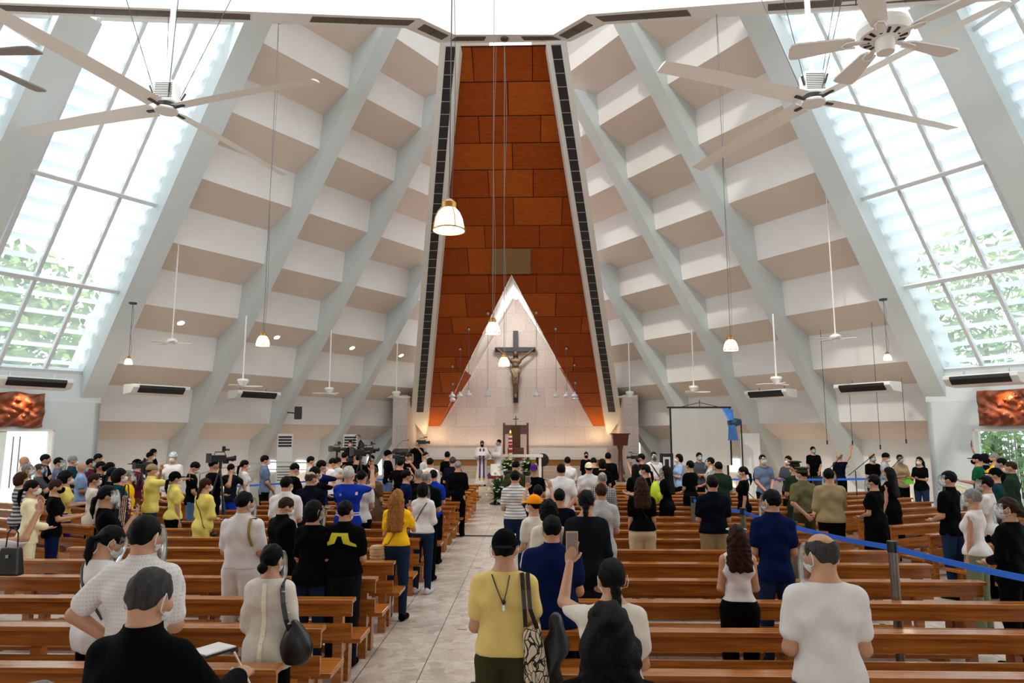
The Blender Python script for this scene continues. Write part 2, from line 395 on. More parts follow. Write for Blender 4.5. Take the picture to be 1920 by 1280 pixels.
mb = MB(); mb.box(-24, 22.5, -6.3, -6, 3.0, 13.4).box(-24, -4, -6.3, -6, 0, 3).box(2.5, 22.5, -6.3, -6, 0, 3); mb.box(-24.3, -24, -6, 9, 0, 5).box(22.5, 22.8, -6, 9, 0, 5); struct('wall_back', mb, M_WHITE, 'unseen rear and side walls added to block light behind the camera')  # out-of-view walls added so that light falls mostly from above
# ---- altar: stone wall, orange panel, fins
YW = 34.0
st = mat('travertine', (212, 196, 178), .6); N, L, b = nodes_of(st)
tc = N.new('ShaderNodeTexCoord'); mp = N.new('ShaderNodeMapping'); mp.inputs['Rotation'].default_value = (PI/2, 0, 0); mp.inputs['Location'].default_value = (.3, 0, .1)
br = N.new('ShaderNodeTexBrick'); br.inputs['Scale'].default_value = 1; br.inputs['Brick Width'].default_value = .96; br.inputs['Row Height'].default_value = .93; br.inputs['Mortar Size'].default_value = .006
br.inputs['Color1'].default_value = lin((210, 198, 192)); br.inputs['Color2'].default_value = lin((198, 186, 180)); br.inputs['Mortar'].default_value = lin((176, 160, 146))
L.new(tc.outputs['Object'], mp.inputs[0]); L.new(mp.outputs[0], br.inputs[0])
n1 = N.new('ShaderNodeTexNoise'); n1.inputs['Scale'].default_value = 14; n1.inputs['Detail'].default_value = 6; L.new(tc.outputs['Object'], n1.inputs['Vector'])
mm = N.new('ShaderNodeMix'); mm.data_type = 'RGBA'; mm.blend_type = 'OVERLAY'; mm.inputs[0].default_value = .35; L.new(br.outputs[0], mm.inputs[6]); L.new(n1.outputs[0], mm.inputs[7]); L.new(mm.outputs[2], b.inputs['Base Color'])
mb = MB(); mb.box(-6.3, 4.8, YW, YW + .3, 0, 11.5); struct('wall_altar', mb, st, 'pale travertine block wall behind the crucifix')
for sg, nm in ((-1, 'left'), (1, 'right')):
    m = MB(); xo = AX + sg*5.5; xi = AX + sg*4.85
    m.box(min(xo, xi), max(xo, xi), 31.2, YW, 0, 4.15); struct('wall_pier_' + nm, m, st, 'travertine pier at the %s of the altar wall' % nm)
# orange plane: Y = 34 - K (z-2.77)
ZT = 13.2
K = (34 - F(947, 86, ZR).y) / (ZT - 2.77)
NO = Vector((0, 1, K)); CO = 34 + K * 2.77
def onO(px, py, off=0.): return onplane(px, py, NO, CO - off)
om = wood('orange_wood_panel', (156, 72, 18), (138, 58, 12), .7, .5, sx=3, coat=0)
om2 = wood('orange_wood_panel_light', (172, 86, 24), (152, 70, 16), .7, .5, sx=3, coat=0)
_h = [(onO(b_, y).x - onO(a, y).x)/2 for a, b_, y in ((862, 1030, 87), (799, 1141, 799))]
hw = lambda z: _h[0] + (ZT - z) * (_h[1] - _h[0]) / (ZT - 2.77)      # half width of the panel at height z
ys = [799, 762, 737, 697, 668.5, 625.5, 594, 550, 514, 465, 423, 370, 318, 268, 217, 153, 87]
zs = [onO(965, y).z for y in ys]
def YO(z): return 34 - K*(z - 2.77)
apex = onO(959, 516); kl = onO(872, 694); bl_ = onO(825, 799); kr = onO(1052, 690); br_ = onO(1112, 799)
def notch(z, sg):
    pts = [apex, kl, bl_] if sg < 0 else [apex, kr, br_]
    if z >= apex.z: return None
    for a, b_ in ((pts[0], pts[1]), (pts[1], pts[2])):
        if b_.z <= z <= a.z: t = (z - b_.z) / (a.z - b_.z); return b_.x + (a.x - b_.x) * t
    return pts[2].x
mb = MB(); mb2 = MB()
g_ = .012
random.seed(3)
nrm = Vector((0, -1, -K)).normalized()
def opan(m, z0, z1, xa0, xb0, xa1, xb1):   # quad panel, tiny gap
    g = g_
    q = [Vector((xa0+g, YO(z0+g), z0+g)), Vector((xb0-g, YO(z0+g), z0+g)), Vector((xb1-g, YO(z1-g), z1-g)), Vector((xa1+g, YO(z1-g), z1-g))]
    m.prism(q, -nrm * .04)
for i in range(len(zs)-1):
    zA, zB = zs[i], zs[i+1]
    zc = [zA]
    for zk in (apex.z, kl.z, kr.z):
        if zA + .02 < zk < zB - .02: zc.append(zk)
    zc = sorted(zc + [zB])
    splits = [-4.2 + (i % 2)*.9 + k*1.75 + random.uniform(-.15, .15) for k in range(6)]
    for j in range(len(zc)-1):
        a, b_ = zc[j], zc[j+1]
        nL0, nL1 = notch(a + 1e-4, -1), notch(b_ - 1e-4, -1); nR0, nR1 = notch(a + 1e-4, 1), notch(b_ - 1e-4, 1)
        segs = []
        if b_ <= apex.z + 1e-3: segs = [(AX - hw(a), nL0, AX - hw(b_), nL1), (nR0, AX + hw(a), nR1, AX + hw(b_))]
        else: segs = [(AX - hw(a), AX + hw(a), AX - hw(b_), AX + hw(b_))]
        for (x0, x1, u0, u1) in segs:
            cuts = [s for s in splits if max(x0, u0) + .3 < s < min(x1, u1) - .3]
            xs0 = [x0] + cuts + [x1]; xs1 = [u0] + cuts + [u1]
            for k in range(len(xs0)-1):
                opan(mb if (k + i) % 3 else mb2, a, b_, xs0[k], xs0[k+1], xs1[k], xs1[k+1])
root = struct('wall_orange_panelling', mb, om, 'tall tapering wall of orange timber panels over the altar')
mb2.build('lighter_panels', om2, root)
# backing in dark so gaps read as joints (left/right/top)
bk = MB(); dk = mat('panel_joint', (58, 26, 10), .8)
off = -nrm*.03
def B(x, z): return Vector((x, YO(z), z)) + off
bk.quad(B(AX-hw(zs[0]), zs[0]), B(bl_.x-.02, zs[0]), B(kl.x-.02, kl.z), B(AX-hw(kl.z), kl.z))
bk.quad(B(AX-hw(kl.z), kl.z), B(kl.x-.02, kl.z), B(apex.x, apex.z), B(AX-hw(apex.z), apex.z))
bk.quad(B(br_.x+.02, zs[0]), B(AX+hw(zs[0]), zs[0]), B(AX+hw(kr.z), kr.z), B(kr.x+.02, kr.z))
bk.quad(B(kr.x+.02, kr.z), B(AX+hw(kr.z), kr.z), B(AX+hw(apex.z), apex.z), B(apex.x, apex.z))
bk.quad(B(AX-hw(apex.z), apex.z), B(AX+hw(apex.z), apex.z), B(AX+hw(ZT), ZT), B(AX-hw(ZT), ZT))
bk.build('panel_backing', dk, root)
# brown-grey speaker cloth panel
pm = MB(); a, b_, c, d = onO(921, 513), onO(995, 512), onO(995, 466), onO(923, 466)
pm.prism([p + nrm*.01 for p in (a, b_, c, d)], nrm*.03); tag(pm.build('acoustic_panel', mat('khaki_cloth', (136, 104, 66), .8, bump=.4, bscale=200)), 'khaki rectangular acoustic cloth panel on the orange timber wall', 'wall panel')
# reveal of the triangular opening
ia = P(966.5, 556, YW - .01); il = P(927, 628, YW-.01); il2 = P(884, 704, YW-.01); ib = P(825, 799, YW-.01)
ir = P(1006, 618, YW-.01); ir2 = P(1048, 688, YW-.01); ibr = P(1112, 799, YW-.01)
rm_ = MB()
midL = lerp(apex, kl, .62); midR = lerp(apex, kr, .62)
rm_.m = 0
rm_.quad(apex, midL, il, ia).quad(midL, kl, il2, il).quad(apex, ia, ir, midR).quad(midR, ir, ir2, kr)
rm_.m = 1
rm_.quad(kl, bl_, ib, il2).quad(kr, ir2, ibr, br_)
struct('trim_reveal', rm_, [M_WHITE, om], 'splayed reveal of the triangular opening behind the crucifix', recalc=False)
# fins with black grilles
bg_m = mat('black_grille', (36, 34, 34), .55, bump=.5, bscale=90)
def fins(f, side):
    # outer/inner edges in photo (left): top outer 825, inner 864 at y=85 ; bottom outer 770 inner 803 at y=780, tip (798,818)
    off = .55
    to, ti = onO(825, 80, off), onO(863, 80, off); bo, bi = onO(770, 783, off), onO(801, 783, off); tip = onO(798, 819, off)
    ti2 = onO(863, 80, 0.0); 
    back = Vector((0, 1.6, .0))
    m = MB(); m.prism([f(p) for p in (to, ti, bi, tip, bo)], back)
    root = struct('wall_fin_' + side, m, M_FIN, 'tapering white fin with a black grille beside the orange panel on the ' + side)
    gt0, gt1, gb0, gb1 = onO(836, 87, off+.01), onO(854, 87, off+.01), onO(781, 772, off+.01), onO(794, 772, off+.01)
    g = MB(); g.quad(*[f(p) for p in (gt0, gt1, gb1, gb0)]); g.build('grille', bg_m, root)
    s_ = MB(); nseg = 42
    for k in range(nseg + 1):
        t = k / nseg; s_.bar(f(lerp(gt0, gb0, t)) + nrm*.01, f(lerp(gt1, gb1, t)) + nrm*.01, .02, .012, nrm)
    s_.build('grille_bars', mat('grille_bar', (150, 150, 146), .5), root)
sides(fins)
# ---- outside greenery and facade so that the windows and the right door look on something
lf = mat('foliage', (140, 168, 96), .6, noise=.4, nscale=3)  # leaf colour lightened in place of bright outdoor haze
lf2 = mat('foliage_dark', (100, 132, 76), .6, noise=.4, nscale=3)
tk = mat('bark', (96, 78, 60), .9)
def tree(x, y, h, rr, label, seed, n=2200):
    rnd = random.Random(seed); t = thing('tree', label, 'tree', (x, y, -.05), 0, 'trees outside the windows')
    m = MB(); m.tube([(0, 0, 0), (.1, .05, h*.35), (0, .1, h*.6)], [.22, .16, .08]); m.build('trunk', tk, t)
    m = MB()
    for k in range(n):
        u, v_ = rnd.uniform(0, 2*PI), rnd.uniform(-1, 1); q = rnd.random()**.4
        c = Vector((rr*q*math.cos(u)*math.sqrt(1-v_*v_), rr*q*math.sin(u)*math.sqrt(1-v_*v_), h*.66 + h*.36*q*v_))
        a = Vector((rnd.gauss(0, 1), rnd.gauss(0, 1), rnd.gauss(0, 1))).normalized(); b2 = a.orthogonal().normalized(); s = rnd.uniform(.14, .32)
        m.m = rnd.randrange(2); m.quad(c - a*s, c + b2*s*.5, c + a*s, c - b2*s*.5)
    m.build('crown', [lf, lf2], t, recalc=False)
for (x, y, h, rr, s, w) in ((25.5, 22, 10, 3.6, 1, 'broad green garden tree just outside the right door'), (18.5, 28.5, 11, 4., 2, 'leafy tree behind the right louvres, far end'), (25.5, 15.5, 11, 4., 3, 'leafy tree outside the right louvres, near end'),
                     (-25, 18, 10, 4., 4, 'leafy tree behind the left louvres, near end'), (-21, 27, 10, 3.6, 5, 'leafy tree behind the left louvres, far end')):
    tree(x, y, h, rr, w, s)

for (px, Y, h, rr, s_, w) in ((1862, 25, 4.2, 1.9, 11, 'pale bushy shrub seen through the right door, left one'), (1912, 27, 4.6, 2.2, 12, 'pale bushy shrub seen through the right door, right one')):
    q = P(px, 850, Y); t = thing('shrub', w, 'shrub', (q.x, q.y, -.05), 0, 'shrubs outside the right door'); rnd = random.Random(s_); m = MB()
    for k in range(900):
        u, v_ = rnd.uniform(0, 2*PI), rnd.uniform(-1, 1); qq = rnd.random()**.4; c = Vector((rr*qq*math.cos(u)*math.sqrt(1-v_*v_), rr*qq*math.sin(u)*math.sqrt(1-v_*v_), h*.55 + h*.5*qq*v_))
        a = Vector((rnd.gauss(0, 1), rnd.gauss(0, 1), rnd.gauss(0, 1))).normalized(); b2 = a.orthogonal().normalized(); s2 = rnd.uniform(.10, .2)
        m.m = rnd.randrange(2); m.quad(c - a*s2, c + b2*s2*.5, c + a*s2, c - b2*s2*.5)
    m.build('foliage', [lf, lf2], t, recalc=False); MB().tube([(0, 0, 0), (0, 0, h*.5)], .06).build('stem', tk, t)

lowm = glow('daylight_pane', (244, 248, 250), 1.3); nN = 4
for side, x0, x1, y0, y1 in (('left', 503, 518, 863, 884), ('left', 556, 574, 863, 884), ('left', 690, 716, 856, 890), ('right', 1368, 1386, 860, 884), ('right', 1412, 1424, 862, 886)):
    n_ = NI if side == 'left' else Vector((-NI.x, NI.y, 0)); c_ = NI.dot(P0) - 2.04 if side == 'left' else n_.dot(mir(P0)) - 2.04
    q = [onplane(x, y, n_, c_) for x, y in ((x0, y1), (x1, y1), (x1, y0), (x0, y0))]; nN += 1
    struct('window_%d' % nN, MB().quad(*q), lowm, 'small bright low window in the foot of the %s wall' % side, recalc=False)
# ================================================================ PEWS
def make_pew(L_):
    root = thing('pew', 'pew', 'pew')
    MB().box(0, L_, -.085, .055, .785, .822).build('top_rail', M_PEW, root, bevel=.005)
    MB().box(.015, L_-.015, -.035, -.005, .665, .785).build('upper_slat', M_PEW, root)
    MB().box(.015, L_-.015, -.035, -.005, .455, .60).build('lower_slat', M_PEW, root)
    MB().box(-.05, L_+.05, .05, .45, .405, .45).build('seat', M_PEW, root, bevel=.006)
    n = max(2, int(round(L_/1.9)) + 1)
    for i in range(n):
        x = .15 + (L_-.30)*i/(n-1)
        MB().box(x-.043, x+.043, -.005, .075, 0, .785).build('post', M_PEW, root)
        m = MB(); m.box(x-.035, x+.035, .27, .40, 0, .405); m.box(x-.02, x+.02, .075, .27, .30, .405); m.build('leg', M_PEW, root)
    m = MB(); m.box(.35, L_-.35, -.33, -.19, .15, .185); kn = m.build('kneeler', M_PEW, root)
    for i in range(max(2, n-1)):
        x = .6 + (L_-1.2)*i/(max(2, n-1)-1)
        MB().box(x-.025, x+.025, -.33, -.005, .05, .15).build('bracket', M_PEW, kn)
    for o in list(root.children):
        pass
    return root
_pew = {}
def pew(x, y, rz, L_, label, group):
    k = round(L_, 1)
    if k not in _pew: _pew[k] = r = make_pew(k); r.location = (x, y, 0); r.rotation_euler = (0, 0, rz); r['label'] = label; r['group'] = group; return r
    return dup(_pew[k], (x, y, 0), rz, label, group)
PEWS = []
def rowy(n0, Y0=4.72, s=.955): return [Y0 + s*i for i in range(n0)]
ORD = ['first', 'second', 'third', 'fourth', 'fifth', 'sixth', 'seventh', 'eighth', 'ninth', 'tenth', 'eleventh', 'twelfth', 'thirteenth', 'fourteenth', 'fifteenth', 'sixteenth', 'seventeenth', 'eighteenth', 'nineteenth', 'twentieth']
LY = [3.79] + rowy(19)
for i, y in enumerate(LY):
    L_ = 4.6 if y > 6 else 4.6
    pew(-1.64 - L_, y, 0, L_, 'varnished oak pew left of the centre aisle, %s row counted from the camera' % ORD[i], 'pews left of the centre aisle')
RY = [3.72, 4.68] + [5.66 + .958*i for i in range(18)]
for i, y in enumerate(RY):
    L_ = 4.6 if y > 5 else 6.
    if y > 14: L_ = 5.4
    pew(.05, y, 0, L_, 'varnished oak pew right of the centre aisle, %s row counted from the camera' % ORD[i], 'pews right of the centre aisle')
# far-left straight continuation of the nearest rows
for i, y in enumerate([4.0, 4.95, 5.9, 6.85]):
    pass
A1 = math.radians(-24)
# angled blocks: right (rotated left-facing) and left
for i in range(10):
    y = 9.0 + i*1.03; x = 6.15 - .06*i if i < 5 else 5.95 + .1*(i-5)
    pew(x, y, -A1, 5.0 if i < 6 else 3.4, 'oak pew of the angled right block by the side door, %s from the near end' % ORD[i], 'angled pews on the right')
for i in range(10):
    y = 8.6 + i*1.03; x0 = -6.95 - .12*i; L_ = 5.0
    pew(x0 - L_*math.cos(A1), y - L_*math.sin(A1), A1, L_, 'oak pew of the angled left block by the glass door, %s from the near end' % ORD[i], 'angled pews on the left')
# ================================================================ ALTAR
marble = mat('white_marble', (232, 226, 218), .25, noise=.03, nscale=3)
stepm = mat('travertine_step', (206, 188, 166), .35, noise=.06, nscale=5)
m = MB()
for i, (y, z) in enumerate([(24.9, .17), (25.25, .34), (25.6, .5)]): m.box(-5.8, 4.3, y, y+.36 if i < 2 else 33.9, z-.17 if i < 2 else 0, z)
m.box(-5.5, 4.0, 30.6, 33.9, .5, .66).box(-5.5, 4.0, 31.0, 33.9, .66, .81).box(-5.5, 4.0, 31.4, 33.9, .81, .96)
struct('floor_sanctuary', m, stepm, 'raised travertine sanctuary platform with steps')
brass = mat('warm_brown_front', (172, 118, 48), .4)
bn = thing('bench', 'long white marble bench along the altar wall, gap in the middle', 'bench', (0, 0, .96))
for k, (xa, xb) in enumerate(((-5.0, -1.45), (-.1, 3.55))):
    MB().box(xa, xb, 32.6, 33.2, 0, .28).build('base', brass, bn)
    MB().box(xa, xb, 32.45, 33.3, .28, .42).build('seat', marble, bn, bevel=.01)
    MB().box(xa, xb, 33.2, 33.38, .42, .80).build('backrest', marble, bn, bevel=.01)
warm = (1, .62, .30)
def area(name, loc, rot, sx_, sy_, e, col, spread=None, parent=None):
    l = bpy.data.lights.new(name, 'AREA'); l.shape = 'RECTANGLE'; l.size = sx_; l.size_y = sy_; l.energy = e; l.color = col
    o = bpy.data.objects.new(name, l); C.objects.link(o); o.location = loc; o.rotation_euler = rot
    if parent: o.parent = parent
    return o
for xa, xb in ((-5.0, -1.45), (-.1, 3.55)):
    area('bench_cove_light', ((xa+xb)/2, 33.62, 1.72), (PI + .25, 0, 0), xb-xa, .12, 20, (1, .72, .45))
area('bench_cove_light', (-.77, 33.62, 1.2), (PI + .25, 0, 0), 1.2, .12, 7, (1, .72, .45))
# orange panel lower cove glow
for sg in (-1, 1):
    area('panel_cove_light', (AX + sg*4.0, 33.4, 2.0), (PI, sg*.1, 0), .6, .2, 9, (1, .7, .35))
# altar table
at = thing('altar_table', 'white altar table with thin slab and square legs behind the flowers', 'table', (0, 0, .5))
a0 = P(938, 855, 28.2); a1 = P(1018, 855, 28.2)
MB().box(a0.x, a1.x, 27.9, 28.8, .98, 1.08).build('table_top', marble, at, bevel=.008)
for x, y in ((a0.x+.12, 28.0), (a1.x-.12, 28.0), (a0.x+.12, 28.7), (a1.x-.12, 28.7), (P(985, 855, 28).x, 28.35)):
    MB().box(x-.05, x+.05, y-.05, y+.05, 0, .98).build('leg', marble, at)
# tabernacle cabinet
dw = wood('dark_red_wood', (112, 44, 26), (70, 24, 14), .35); tb = thing('tabernacle', 'dark wooden tabernacle stand with posts and a small cross on top', 'cabinet', (P(967, 850, 33).x, 33.2, .96))
MB().box(-.5, .5, -.3, .3, 0, .42).build('pedestal', dw, tb); MB().box(-.38, .38, -.25, .25, .42, .82).build('chest', dw, tb, bevel=.02)
MB().box(-.22, .22, -.2, .2, .82, 1.85).build('tabernacle_door', mat('bronze', (86, 62, 42), .35, .7), tb)
for x in (-.56, .56): MB().box(x-.05, x+.05, -.06, .06, 0, 1.98).build('post', dw, tb)
MB().box(-.52, .52, -.1, .1, 1.45, 1.88).build('canopy', dw, tb)
m = MB(); m.box(-.02, .02, -.02, .02, 1.88, 2.3).box(-.13, .13, -.02, .02, 2.14, 2.18); m.build('cross', M_BLACK, tb)
# crucifix
cx = P(967, 700, 33.8); cr = thing('crucifix', 'large dark wooden cross with bronze corpus on the altar wall', 'crucifix', (cx.x, 33.72, 0))
zt, zb_ = P(967, 620, 33.7).z, P(967, 755, 33.7).z; zh = P(967, 655, 33.7).z; x0, x1 = P(928, 655, 33.7).x - cx.x, P(1004, 655, 33.7).x - cx.x
iw = mat('black_stained_wood', (40, 42, 50), .6)
m = MB(); m.box(-.12, .12, -.06, .12, zb_, zt).box(x0, -.12, -.06, .12, zh-.11, zh+.11).box(.12, x1, -.06, .12, zh-.11, zh+.11); m.build('cross_beams', iw, cr, bevel=.01)
# tv/bench etc in later part; candle
cn = thing('paschal_candle', 'tall white paschal candle with red and gold bands on a wooden stand', 'candle', (P(957, 850, 27.3).x, 27.3, .5))
dz = lambda y, Y: P(957, y, Y).z - .5
zc0, zc1 = dz(858, 27.3), dz(812, 27.3)
m = MB(); m.lathe([(.26, 0), (.26, .05), (.09, .1), (.07, zc0-.25), (.15, zc0-.12), (.2, zc0)], n=14); m.build('stand', dw, cn)
H = zc1 - zc0; cols = [(.0, .2, 0), (.2, .34, 1), (.34, .40, 0), (.40, .54, 1), (.54, .58, 0), (.58, .66, 1), (.66, .74, 0), (.74, .82, 1), (.82, .90, 0), (.90, 1., 2)]
m = MB()
for a, b_, k in cols: m.m = k; m.lathe([(.075, zc0+a*H), (.075, zc0+b_*H)], n=12)
m.build('candle', [mat('wax', (235, 228, 210), .5), mat('candle_red', (170, 24, 30), .5), mat('brass', (190, 140, 60), .3, .8)], cn)
m = MB(); m.lathe([(.001, zc1), (.03, zc1+.03), (.022, zc1+.07), (.001, zc1+.13)], n=8); m.build('flame', glow('flame', (255, 190, 90), 6), cn)
# ambo right (dark wood font) and lectern left
am = thing('font', 'dark carved wooden bowl on a slim column at the right of the altar', 'font', (P(1163, 850, 28.5).x, 28.5, .5))
zA, zB, zC = P(1163, 813, 28.5).z - .5, P(1163, 835, 28.5).z - .5, 0
MB().box(-.38, .38, -.3, .3, zA-.03, zA+.02).build('lid', dw, am, bevel=.01)
m = MB(); m.hexa([(-.28, -.22, zB), (.28, -.22, zB), (.28, .22, zB), (-.28, .22, zB)], [(-.33, -.26, zA-.03), (.33, -.26, zA-.03), (.33, .26, zA-.03), (-.33, .26, zA-.03)]); m.build('bowl', dw, am, bevel=.02)
m = MB(); m.lathe([(.22, 0), (.2, .05), (.1, .2), (.09, zB-.2), (.14, zB)], n=12); m.build('column', dw, am, smooth=True)
le = thing('lectern', 'black slanted lectern with gooseneck microphone at the left of the altar', 'lectern', (P(757, 850, 26.5).x, 26.5, .5))
zl = P(757, 843, 26.5).z - .5
m = MB(); m.hexa([(-.25, -.2, 0), (.25, -.2, 0), (.25, .2, 0), (-.25, .2, 0)], [(-.3, -.22, zl-.12), (.3, -.22, zl-.12), (.3, .22, zl-.02), (-.3, .22, zl-.02)]); m.build('body', M_BLACK, le)
m = MB(); m.hexa([(-.42, -.28, zl-.12), (.42, -.28, zl-.12), (.42, .28, zl), (-.42, .28, zl)], [(-.42, -.28, zl-.08), (.42, -.28, zl-.08), (.42, .28, zl+.04), (-.42, .28, zl+.04)]); m.build('desk', M_BLACK, le)
m = MB(); m.tube([(-.3, .1, zl), (-.25, .1, zl+.18), (-.05, .1, zl+.34), (.15, .05, zl+.36)], .008, 6); m.ball((.15, .05, zl+.37), .025); m.build('microphone', M_BLACK, le, smooth=True)
# flowers: generic cluster
gleaf = mat('leaf_green', (58, 98, 40), .5, noise=.3, nscale=20); gleaf2 = mat('leaf_dark', (34, 70, 30), .5, noise=.3, nscale=20)
petw = mat('white_petals', (238, 234, 222), .6); petp = mat('pale_green_petals', (196, 200, 90), .6)
def bouquet(name, label, loc, rx, rz_, n, fl, seed, group=None, pot=None):
    rnd = random.Random(seed); t = thing(name, label, 'flowers', loc, 0, group)
    m = MB(); m.m = 0; z0 = pot or 0
    for k in range(n):
        a = rnd.uniform(0, 2*PI); el = rnd.uniform(-.25, 1.4); d = Vector((math.cos(a)*math.cos(el), math.sin(a)*math.cos(el), math.sin(el)))
        L_ = rnd.uniform(.55, 1.); tip = Vector((d.x*rx*L_, d.y*rx*L_, d.z*rz_*L_)) + Vector((0, 0, rz_*.35 + z0)); s = d.cross(Vector((0, 0, 1))).normalized()*rnd.uniform(.02, .045)
        o_ = Vector((0, 0, rz_*.3 + z0)); md = lerp(o_, tip, .55) + Vector((0, 0, .04)); m.m = rnd.randrange(2)
        m.add([o_, md - s, md + s, tip], [(0, 1, 2), (1, 3, 2)])
    m.build('leaves', [gleaf, gleaf2], t, recalc=False)
    m = MB()
    for k in range(fl):
        a = rnd.uniform(0, 2*PI); el = rnd.uniform(-.1, 1.3); q = rnd.uniform(.55, .9)
        c = Vector((math.cos(a)*math.cos(el)*rx*q, math.sin(a)*math.cos(el)*rx*q, math.sin(el)*rz_*q + rz_*.35 + z0)); m.m = 0 if rnd.random() < .7 else 1
        for j in range(6):
            b2 = j*PI/3 + a; r_ = .055; m.add([c, c + Vector((r_*math.cos(b2), r_*math.sin(b2), .02)), c + Vector((r_*.9*math.cos(b2+.7), r_*.9*math.sin(b2+.7), .05))], [(0, 1, 2)])
    m.build('blossoms', [petw, petp], t, recalc=False)
    if pot:
        m = MB(); m.lathe([(.12, 0), (.12, .02), (.05, .1), (.04, z0-.15), (.13, z0), (.16, z0+.1)], n=12); m.build('vase', M_BLACK, t)
    return t
f1 = F(928, 943); bouquet('flower_arrangement', 'spreading white lily wreath of dark leaves on the aisle floor before the steps', (f1.x+.2, 24.0, 0), .55, .8, 420, 46, 1)
bouquet('flower_arrangement', 'tall green and white flower arrangement left of the blue cap', (P(952, 880, 23.4).x, 23.4, 0), .42, .45, 260, 40, 2, pot=1.05)
bouquet('flower_arrangement', 'leafy white flower arrangement on a black stand beside the altar table', (P(988, 880, 24.3).x, 24.3, 0), .42, .45, 300, 40, 3, pot=1.0)
# urn table with folded flag
ut = thing('urn_stand', 'small red draped stand holding the folded flag before the priest', 'stand', (P(929, 890, 24.3).x, 24.3, 0))
zu = P(929, 891, 24.3).z
MB().lathe([(.2, 0), (.2, .03), (.05, .1), (.05, zu-.1), (.12, zu-.03)], n=10).build('pedestal', M_BLACK, ut)
MB().box(-.26, .26, -.2, .2, zu-.1, zu).build('tray', mat('red_cloth', (120, 24, 22), .8), ut, bevel=.02)
MB().box(-.17, .17, .0, .2, zu, zu+.38).build('urn_box', marble, ut, bevel=.01)
fl = thing('folded_flag', 'triangular folded flag, white, blue and yellow, on the red stand', 'flag', (P(929, 890, 24.3).x, 24.18, zu))
m = MB(); m.prism([(-.22, -.06, 0), (.22, -.06, 0), (0.02, -.02, .26)], (0, .07, 0)); m.build('white_field', petw, fl)
m = MB(); m.prism([(-.30, -.07, 0), (-.12, -.07, 0), (-.2, -.04, .11)], (0, .07, 0)); m.build('blue_corner', mat('flag_blue', (40, 36, 110), .8), fl)
m = MB(); c = Vector((.0, -.075, .08))
for k in range(8):
    a = k*PI/4; m.add([c, c + Vector((.06*math.cos(a), 0, .06*math.sin(a))), c + Vector((.025*math.cos(a+.39), 0, .025*math.sin(a+.39)))], [(0, 1, 2)]); m.add([c, c + Vector((.025*math.cos(a-.39), 0, .025*math.sin(a-.39))), c + Vector((.06*math.cos(a), 0, .06*math.sin(a)))], [(0, 1, 2)])
m.build('sun_emblem', mat('flag_gold', (214, 160, 50), .6), fl, recalc=False)
# ================================================================ LAMPS AND FANS
shade_m = glow('lit_glass_shade', (255, 236, 205), 2.6); bulb_m = glow('bulb', (255, 240, 215), 8)
brs = mat('brass_fitting', (176, 132, 66), .3, .8); cord_m = mat('cord_grey', (96, 98, 98), .6)
def pendant(px, py, Y, r, top, label, slack=False, mount=True, energy=25):
    p = P(px, py, Y); tz = top; t = thing('pendant_lamp', label, 'lamp', (p.x, p.y, p.z), 0, 'bell shaped pendant lamps')
    k = r/.19
    prof = [(.19, -.15), (.186, -.10), (.165, 0), (.13, .08), (.085, .13)]
    m = MB(); m.lathe([(a*k, b_*k) for a, b_ in prof], n=20); m.build('shade', shade_m, t, smooth=True)
    m = MB(); m.lathe([(.19*k, -.155*k), (.2*k, -.155*k), (.2*k, -.135*k), (.19*k, -.135*k), (.19*k, -.155*k)], n=20, cap=False)
    for j in range(4):
        a = j*PI/2 + .5; m.tube([(math.cos(a)*q*k*1.04, math.sin(a)*q*k*1.04, z*k) for q, z in ((.192, -.14), (.17, 0), (.135, .08), (.09, .14))], .007*k, 5)
    m.build('rim', brs, t)
    m = MB(); m.lathe([(.088*k, .12*k), (.09*k, .2*k), (.05*k, .235*k), (.015*k, .26*k)], n=14); m.build('cap', brs, t, smooth=True)
    m = MB(); m.tube([(0, 0, .25*k), (0, 0, tz - p.z)], .008, 5)
    pts = [(.03 + .03*math.sin(j*.9), .0, .25*k + (tz-p.z-.25*k)*j/12) for j in range(13)]; m.tube(pts, .005, 4); m.build('cord', cord_m, t)
    if mount:
        m = MB(); m.lathe([(.10, tz-p.z-.05), (.11, tz-p.z-.02), (.11, tz-p.z)], n=12); m.build('ceiling_mount', M_DGREY, t)
    l = bpy.data.lights.new('lamp_light', 'POINT'); l.energy = energy; l.color = (1, .85, .65); l.shadow_soft_size = .1; lo = bpy.data.objects.new('lamp_light', l); C.objects.link(lo); lo.parent = t; lo.location = (0, 0, -.22*k)
pendant(842, 410, 8.4, .195, 15, 'large lit pendant lamp hanging nearest the camera, left of the orange wall', mount=False)
pendant(924, 614, 17, .19, 15, 'lit pendant lamp hanging over the tip of the stone triangle, smaller of the middle pair', mount=False)
pendant(945, 677, F(945, 72, ZR).y, .15, ZR, 'small lit pendant lamp hanging in front of the left arm of the cross')
pendant(493, 638, F(530, 38, ZR).y, .165, ZR, 'lit pendant lamp on a long cord before the left stepped wall')
pendant(1370, 646, F(1347, 22, ZR).y, .175, ZR, 'lit pendant lamp on a long cord before the right stepped wall')
q = P(241, 677, 19.6); pendant(241, 677, 19.4, .11, P(250, 567, 19.4).z, 'tiny lit pendant lamp hanging from the big left rib', energy=10)
pendant(1664, 669, 19.4, .11, P(1657, 560, 19.4).z, 'tiny lit pendant lamp hanging from the big right rib', energy=10)
